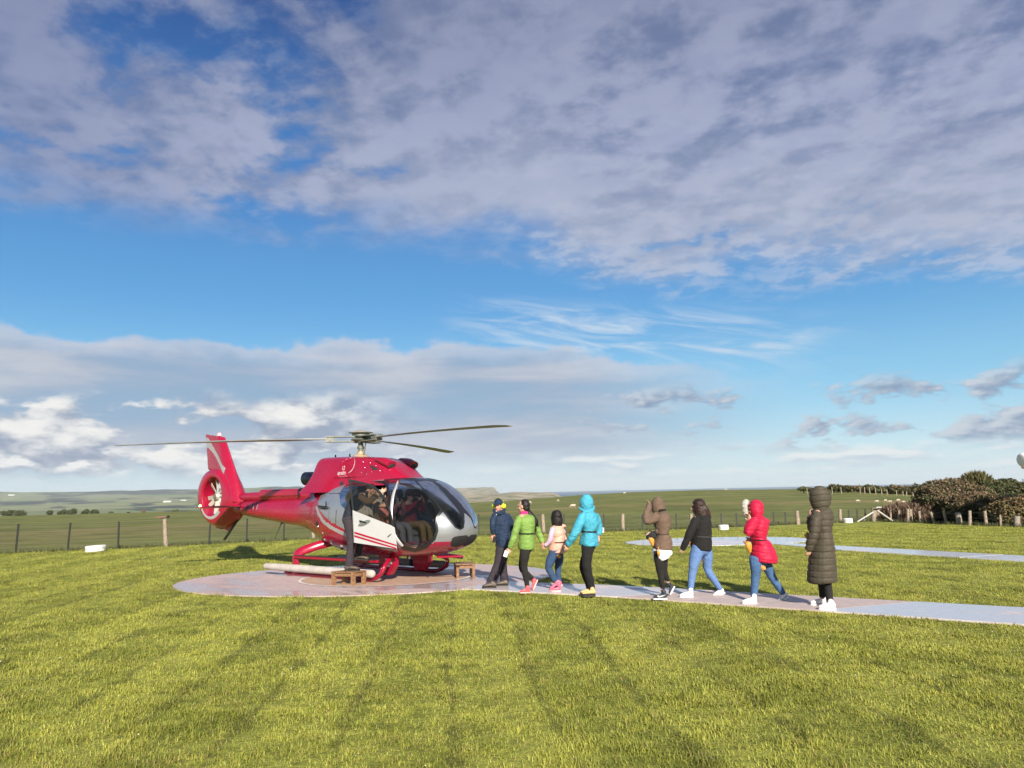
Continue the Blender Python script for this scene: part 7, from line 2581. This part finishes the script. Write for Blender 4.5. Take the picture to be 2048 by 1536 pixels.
def seated(label, x, y, jacket, trousers, shoes, hairm, cap=None, phone=True, lean=0.0, up=0.0, specs=False):
    """someone strapped in on a cabin seat, facing forward"""
    P = Person((800, 1100), label)
    P.base = h2w(np.array([x, y, 0.99]))
    P.e.location = P.base
    w = lambda a, b, c: h2w(np.array([x + a, y + b, c]))
    F3, L3 = HF, HL
    hc = w(-.10 + lean, 0, 1.70)
    nk = w(-.14 + lean * .8, 0, 1.53)
    hip = w(-.06, 0, 1.08)
    S = [w(-.14 + lean * .7, s * .17, 1.47) for s in (-1, 1)]
    if phone:
        E = [w(.10, s * .23, 1.33 + up) for s in (-1, 1)]
        Wd = [w(.26, s * .07, 1.53 + up) for s in (-1, 1)]
        hd = [(Wd[i], F3 * .3 + L3 * (-s) * .5 + np.array([0, 0, .8]), L3 * (-s) * .2 + F3 * -.3 + np.array([0, 0, .4]), .9, .6) for i, s in enumerate((-1, 1))]
    else:
        E = [w(.02, s * .24, 1.24) for s in (-1, 1)]
        Wd = [w(.26, s * .14, 1.17) for s in (-1, 1)]
        hd = [(Wd[i], F3 + np.array([0, 0, -.2]), L3 * (-s) * .3 + np.array([0, 0, 1.0]), .9, .7) for i, s in enumerate((-1, 1))]
    K = [w(.36, s * .10, 1.09) for s in (-1, 1)]
    A = [w(.44, s * .10, .80) for s in (-1, 1)]
    side = tuple(L3)
    mb = MB()
    T, R_ = head_mb(mb, hc, F3 + np.array([0, 0, -.05]))
    mb.tube([hc + [0, 0, -.05], nk], [.055, .062], n=10, smooth=False)
    mb.tube([nk, w(-.13 + lean * .5, 0, 1.38), hip], [(.12, .07), (.145, .09), (.14, .10)], n=14, sub=3, side=side)
    for i in (0, 1):
        mb.tube([S[i], E[i], Wd[i]], [.045, .037, .027], n=8)
        mb.tube([hip + L3 * (2 * i - 1) * .07, K[i], A[i]], [.075, .052, .038], n=8)
        hand_mb(mb, *hd[i])
    P.fuse(mb, 'body', .0095, SKIN, 2)
    face(P, T, R_)
    mb = MB()
    mb.tube([nk + [0, 0, -.01], w(-.13 + lean * .7, 0, 1.46), w(-.12 + lean * .5, 0, 1.32), w(-.07, 0, 1.17), w(-.05, 0, 1.05)], [(.09, .07), (.18, .105), (.185, .12), (.175, .125), (.17, .12)], n=16, sub=3, side=side)
    for i in (0, 1):
        mb.tube([S[i], E[i], Wd[i] * .88 + E[i] * .12], [.070, .058, .042], n=10)
    P.fuse(mb, 'jacket', .011, jacket, 3, wrinkle(.005, 40 + int(x * 10)))
    mb = MB()
    for i in (0, 1):
        s = 2 * i - 1
        mb.tube([hip + L3 * s * .085, K[i], A[i]], [.090, .066, .056], n=10, side=side)
    P.fuse(mb, 'trousers', .011, trousers, 3, wrinkle(.003, 41))
    for i in (0, 1):
        hl = A[i] - F3 * .06
        hl[2] = .705
        shoe(P, hl, hl + F3 * .25, A[i], shoes, SOLEW, side=side)
    mb = MB()
    mb.ell(T(-.024, 0, .030), np.array([.102, .090, .098]), rot=R_)
    mb.tube([T(-.06, 0, 0), T(-.08, 0, -.10), T(-.08, 0, -.20)], [(.085, .05), (.09, .045), (.06, .03)], n=12, side=side)
    P.fuse(mb, 'hair', .0095, hairm, 2, wrinkle(.004, 42, 2))
    if cap is not None:
        mb = MB()
        mb.ell(T(-.012, 0, .055), np.array([.108, .095, .080]), rot=R_)
        mb.tube([T(.07, 0, .05), T(.15, 0, .03)], [(.07, .016), (.05, .008)], n=12, side=side)
        P.fuse(mb, 'cap', .0095, cap, 2)
    if phone:
        c = (Wd[0] + Wd[1]) / 2 + np.array([0, 0, .10]) + F3 * .03
        P.build(MB().box(c, (.03, .15, .08), rot=np.stack([F3, L3, [0, 0, 1]], 1), bev=.006), 'camera', M_DEV)
    if specs:
        mb = MB()
        for q in (-1, 1):
            mb.ell(T(.092, q * .033, .002), np.array([.008, .028, .020]), rot=R_)
        mb.tube([T(.095, -.06, .008), T(.10, 0, .012), T(.095, .06, .008)], .006, n=6)
        P.build(mb, 'sunglasses', M_DEV)['kind'] = 'stuff'
        mb = MB()
        a = np.linspace(-1.4, 1.4, 13)
        mb.tube([T(-.01, .10 * math.sin(k), .04 + .095 * math.cos(k)) for k in a], .012, n=8, sub=1)
        hs = P.build(mb, 'headset', M_DEV)
        for q in (-1, 1):
            MB().ell(T(-.005, q * .10, -.01), np.array([.04, .022, .048]), rot=R_).build('ear_cup', M_DEV, hs, off=P.base)


COR_S = cloth("salmon_striped_jacket", (0.52, 0.17, 0.16), 0.8, .010, 14)
seated('passenger in salmon jacket raising a camera on the near front helicopter seat', 1.55, -.50, COR_S, cloth("grey_trousers", (0.36, 0.34, 0.32)), PINKS, HAIRK)
seated('passenger in dark red jacket and red cap on the middle front seat', 1.60, .02, cloth("dark_red_jacket", (0.30, 0.012, 0.03)), cloth("ochre_trousers", (0.42, 0.24, 0.08)), CORAL, HAIRK,
       cap=cloth("red_cap", (0.42, 0.015, 0.04)), lean=.05, up=.06)
seated('pilot in dark jacket with headset and sunglasses on the far front seat', 1.58, .53, cloth("pilot_dark_jacket", (0.03, 0.03, 0.035)), PURP, BROWNS, HAIRB, phone=False, specs=True)
# ------------------------------------------------------------------ turf blades (last: it is the largest mesh)
def blades_mesh(P, h, w, lean, yaw, tint, two):
    """P base points; each blade a bent, tapering strip"""
    n = len(P)
    dx, dy = np.cos(yaw), np.sin(yaw)
    lx, ly = -np.sin(yaw) * lean, np.cos(yaw) * lean
    z0 = P[:, 2]
    W = np.stack([dx, dy, 0 * dx], -1) * (w / 2)[:, None]
    b0, b1 = P - W, P + W
    tip = P + np.stack([lx * h, ly * h, h], -1)
    if two:
        mid = P + np.stack([lx * h * 0.32, ly * h * 0.32, h * 0.56], -1)
        m0, m1 = mid - W * 0.72, mid + W * 0.72
        V = np.stack([b0, b1, m1, m0, tip], 1).reshape(-1, 3)
        k = np.arange(n) * 5
        F = np.concatenate([np.stack([k, k + 1, k + 2], -1), np.stack([k, k + 2, k + 3], -1), np.stack([k + 3, k + 2, k + 4], -1)])
        T = np.repeat(tint, 5)
        hgt = np.tile([0, 0, 0.56, 0.56, 1.0], n)
    else:
        V = np.stack([b0, b1, tip], 1).reshape(-1, 3)
        k = np.arange(n) * 3
        F = np.stack([k, k + 1, k + 2], -1)
        T = np.repeat(tint, 3)
        hgt = np.tile([0, 0, 1.0], n)
    return V, F, T, hgt


def turf_mat():
    m, t, b = mat_new("turf_blades")
    g = t.n.new('ShaderNodeNewGeometry').outputs['Position']
    c, v = grass_colour(t, g)
    a = t.n.new('ShaderNodeAttribute')
    a.attribute_name = 'tint'
    tr, tg_, tb = t.sep(a.outputs['Color'])
    c = t.mix(1.0, c, t.mix(tr, (0.86, 0.90, 0.82), (1.22, 1.14, 1.10)), 'MULTIPLY')
    c = t.mix(t.mul(tg_, 0.85), c, (0.30, 0.225, 0.09))
    t.put(b.inputs['Base Color'], c)
    b.inputs['Roughness'].default_value = 0.55
    b.inputs['Specular IOR Level'].default_value = 0.25
    tl = t.n.new('ShaderNodeBsdfTranslucent')
    t.put(tl.inputs[0], t.mix(1.0, c, (1.15, 1.05, 0.6), 'MULTIPLY'))
    mx = t.n.new('ShaderNodeMixShader')
    mx.inputs[0].default_value = 0.22
    t.l.new(b.outputs[0], mx.inputs[1])
    t.l.new(tl.outputs[0], mx.inputs[2])
    t.l.new(mx.outputs[0], t.n['Material Output'].inputs[0])
    return m


def build_turf():
    N = TURF_N
    d0, d1 = 3.6, 31.0
    # more blades close by, thinning with distance
    u = rng.random(N)
    dens = lambda d: np.minimum(1.0, (6.5 / d) ** 1.75) * d
    grid = np.linspace(d0, d1, 800)
    cdf = np.cumsum(dens(grid))
    cdf /= cdf[-1]
    y = np.interp(u, cdf, grid)
    x = (rng.random(N) * 2 - 1) * y * 0.76
    ok = in_lawn(x, y) & ~in_paved(x, y, -0.03)
    x, y = x[ok], y[ok]
    clump = fbm(x * 1.3, y * 1.3, 3, 5)
    clump2 = fbm(x * 5.0, y * 5.0, 3, 8)
    keep = rng.random(len(x)) < np.clip(0.35 + 1.5 * (clump2 - 0.28), 0.25, 1)
    x, y, clump, clump2 = x[keep], y[keep], clump[keep], clump2[keep]
    n = len(x)
    h = (0.015 + 0.016 * clump + 0.016 * np.maximum(0, clump2 - 0.45) * 3) * (0.65 + 0.7 * rng.random(n)) * (1 + 0.022 * y)
    edge = in_paved(x, y, 0.16)
    h = np.where(edge, h * 1.35, h)
    w = (0.0036 + 0.0026 * rng.random(n)) * (0.85 + 0.085 * y)
    flatleaf = rng.random(n) < 0.5
    lean = np.where(flatleaf, 1.1 + 1.6 * rng.random(n), np.abs(rng.normal(0, 0.55, n)) + 0.15)
    h = np.where(flatleaf, h * 0.60, h)
    w = np.where(flatleaf, w * 1.25, w)
    yaw = rng.random(n) * 6.283
    tint = np.stack([rng.random(n), (rng.random(n) < 0.07 + 0.10 * (clump < 0.42)).astype(float), 0 * x, 1 + 0 * x], -1)
    P = np.stack([x, y, -0.004 + 0 * x], -1)
    near = y < 12.5
    parts = []
    for sel, two in ((near, True), (~near, False)):
        V, F, T, hg = blades_mesh(P[sel], h[sel], w[sel], lean[sel], yaw[sel], np.arange(n)[sel], two)
        parts.append((V, F, T))
    V = np.vstack([parts[0][0], parts[1][0]])
    F = np.vstack([parts[0][1], parts[1][1] + len(parts[0][0])])
    T = np.concatenate([parts[0][2], parts[1][2]])
    me = fast_mesh('lawn_grass', V, F)
    a = me.attributes.new('tint', 'FLOAT_COLOR', 'POINT')
    a.data.foreach_set('color', tint[T].ravel().astype(np.float32))
    tag(link_mesh('lawn_grass', me, turf_mat()), 'short yellow green mown grass of the lawn', 'grass', kind='stuff')
    print('turf tris', len(F))
    # rank grass left standing along the fence
    s = rng.random(9000)
    k = np.concatenate([[0], np.cumsum(np.hypot(np.diff(FX), np.diff(FY)))])
    fx, fy = np.interp(s * k[-1], k, FX), np.interp(s * k[-1], k, FY)
    k2 = np.concatenate([[0], np.cumsum(np.hypot(np.diff(HX), np.diff(HY)))])
    s2 = rng.random(4000)
    fx = np.concatenate([fx, np.interp(s2 * k2[-1], k2, HX)])
    fy = np.concatenate([fy, np.interp(s2 * k2[-1], k2, HY)])
    n = len(fx)
    P = np.stack([fx + rng.normal(0, 0.10, n), fy + rng.normal(0, 0.14, n), 0 * fx - 0.005], -1)
    V, F, T, hg = blades_mesh(P, 0.06 + 0.13 * rng.random(n), 0.018 + 0.014 * rng.random(n), np.abs(rng.normal(0, 0.4, n)), rng.random(n) * 6.28, np.arange(n), False)
    me = fast_mesh('fence_grass', V, F)
    tag(link_mesh('fence_grass', me, pmat('rank_grass', (0.075, 0.080, 0.026), 0.8, var=0.4, vs=8)), 'longer dark grass along the foot of the fence', 'grass', kind='stuff')
    # clover heads and bits of leaf on the lawn
    n = 900
    y = 4.2 + 26 * rng.random(n) ** 1.25
    x = (rng.random(n) * 2 - 1) * y * 0.74
    ok = in_lawn(x, y) & ~in_paved(x, y, 0.05) & (fbm(x * 0.5, y * 0.5, 3, 31) > 0.47)
    x, y = x[ok], y[ok]
    n = len(x)
    s = (0.003 + 0.006 * rng.random(n)) * (0.5 + 0.05 * y)
    z = 0.030 + 0.02 * rng.random(n)
    yaw = rng.random(n) * 6.28
    c, sn = np.cos(yaw), np.sin(yaw)
    V = np.stack([np.stack([x + s * c, y + s * sn, z], -1), np.stack([x - s * sn, y + s * c, z + s * 0.8], -1),
                  np.stack([x - s * c, y - s * sn, z], -1), np.stack([x + s * sn, y - s * c, z - s * 0.5], -1)], 1).reshape(-1, 3)
    k = np.arange(n) * 4
    me = fast_mesh('clover_flowers', V, np.stack([k, k + 1, k + 2, k + 3], -1))
    tag(link_mesh('clover_flowers', me, pmat('clover_white', (0.62, 0.58, 0.44), 0.8, var=0.3, vs=20)), 'tiny pale clover heads dotted over the lawn', 'flowers', kind='stuff')


TURF_N = 780000
build_turf()
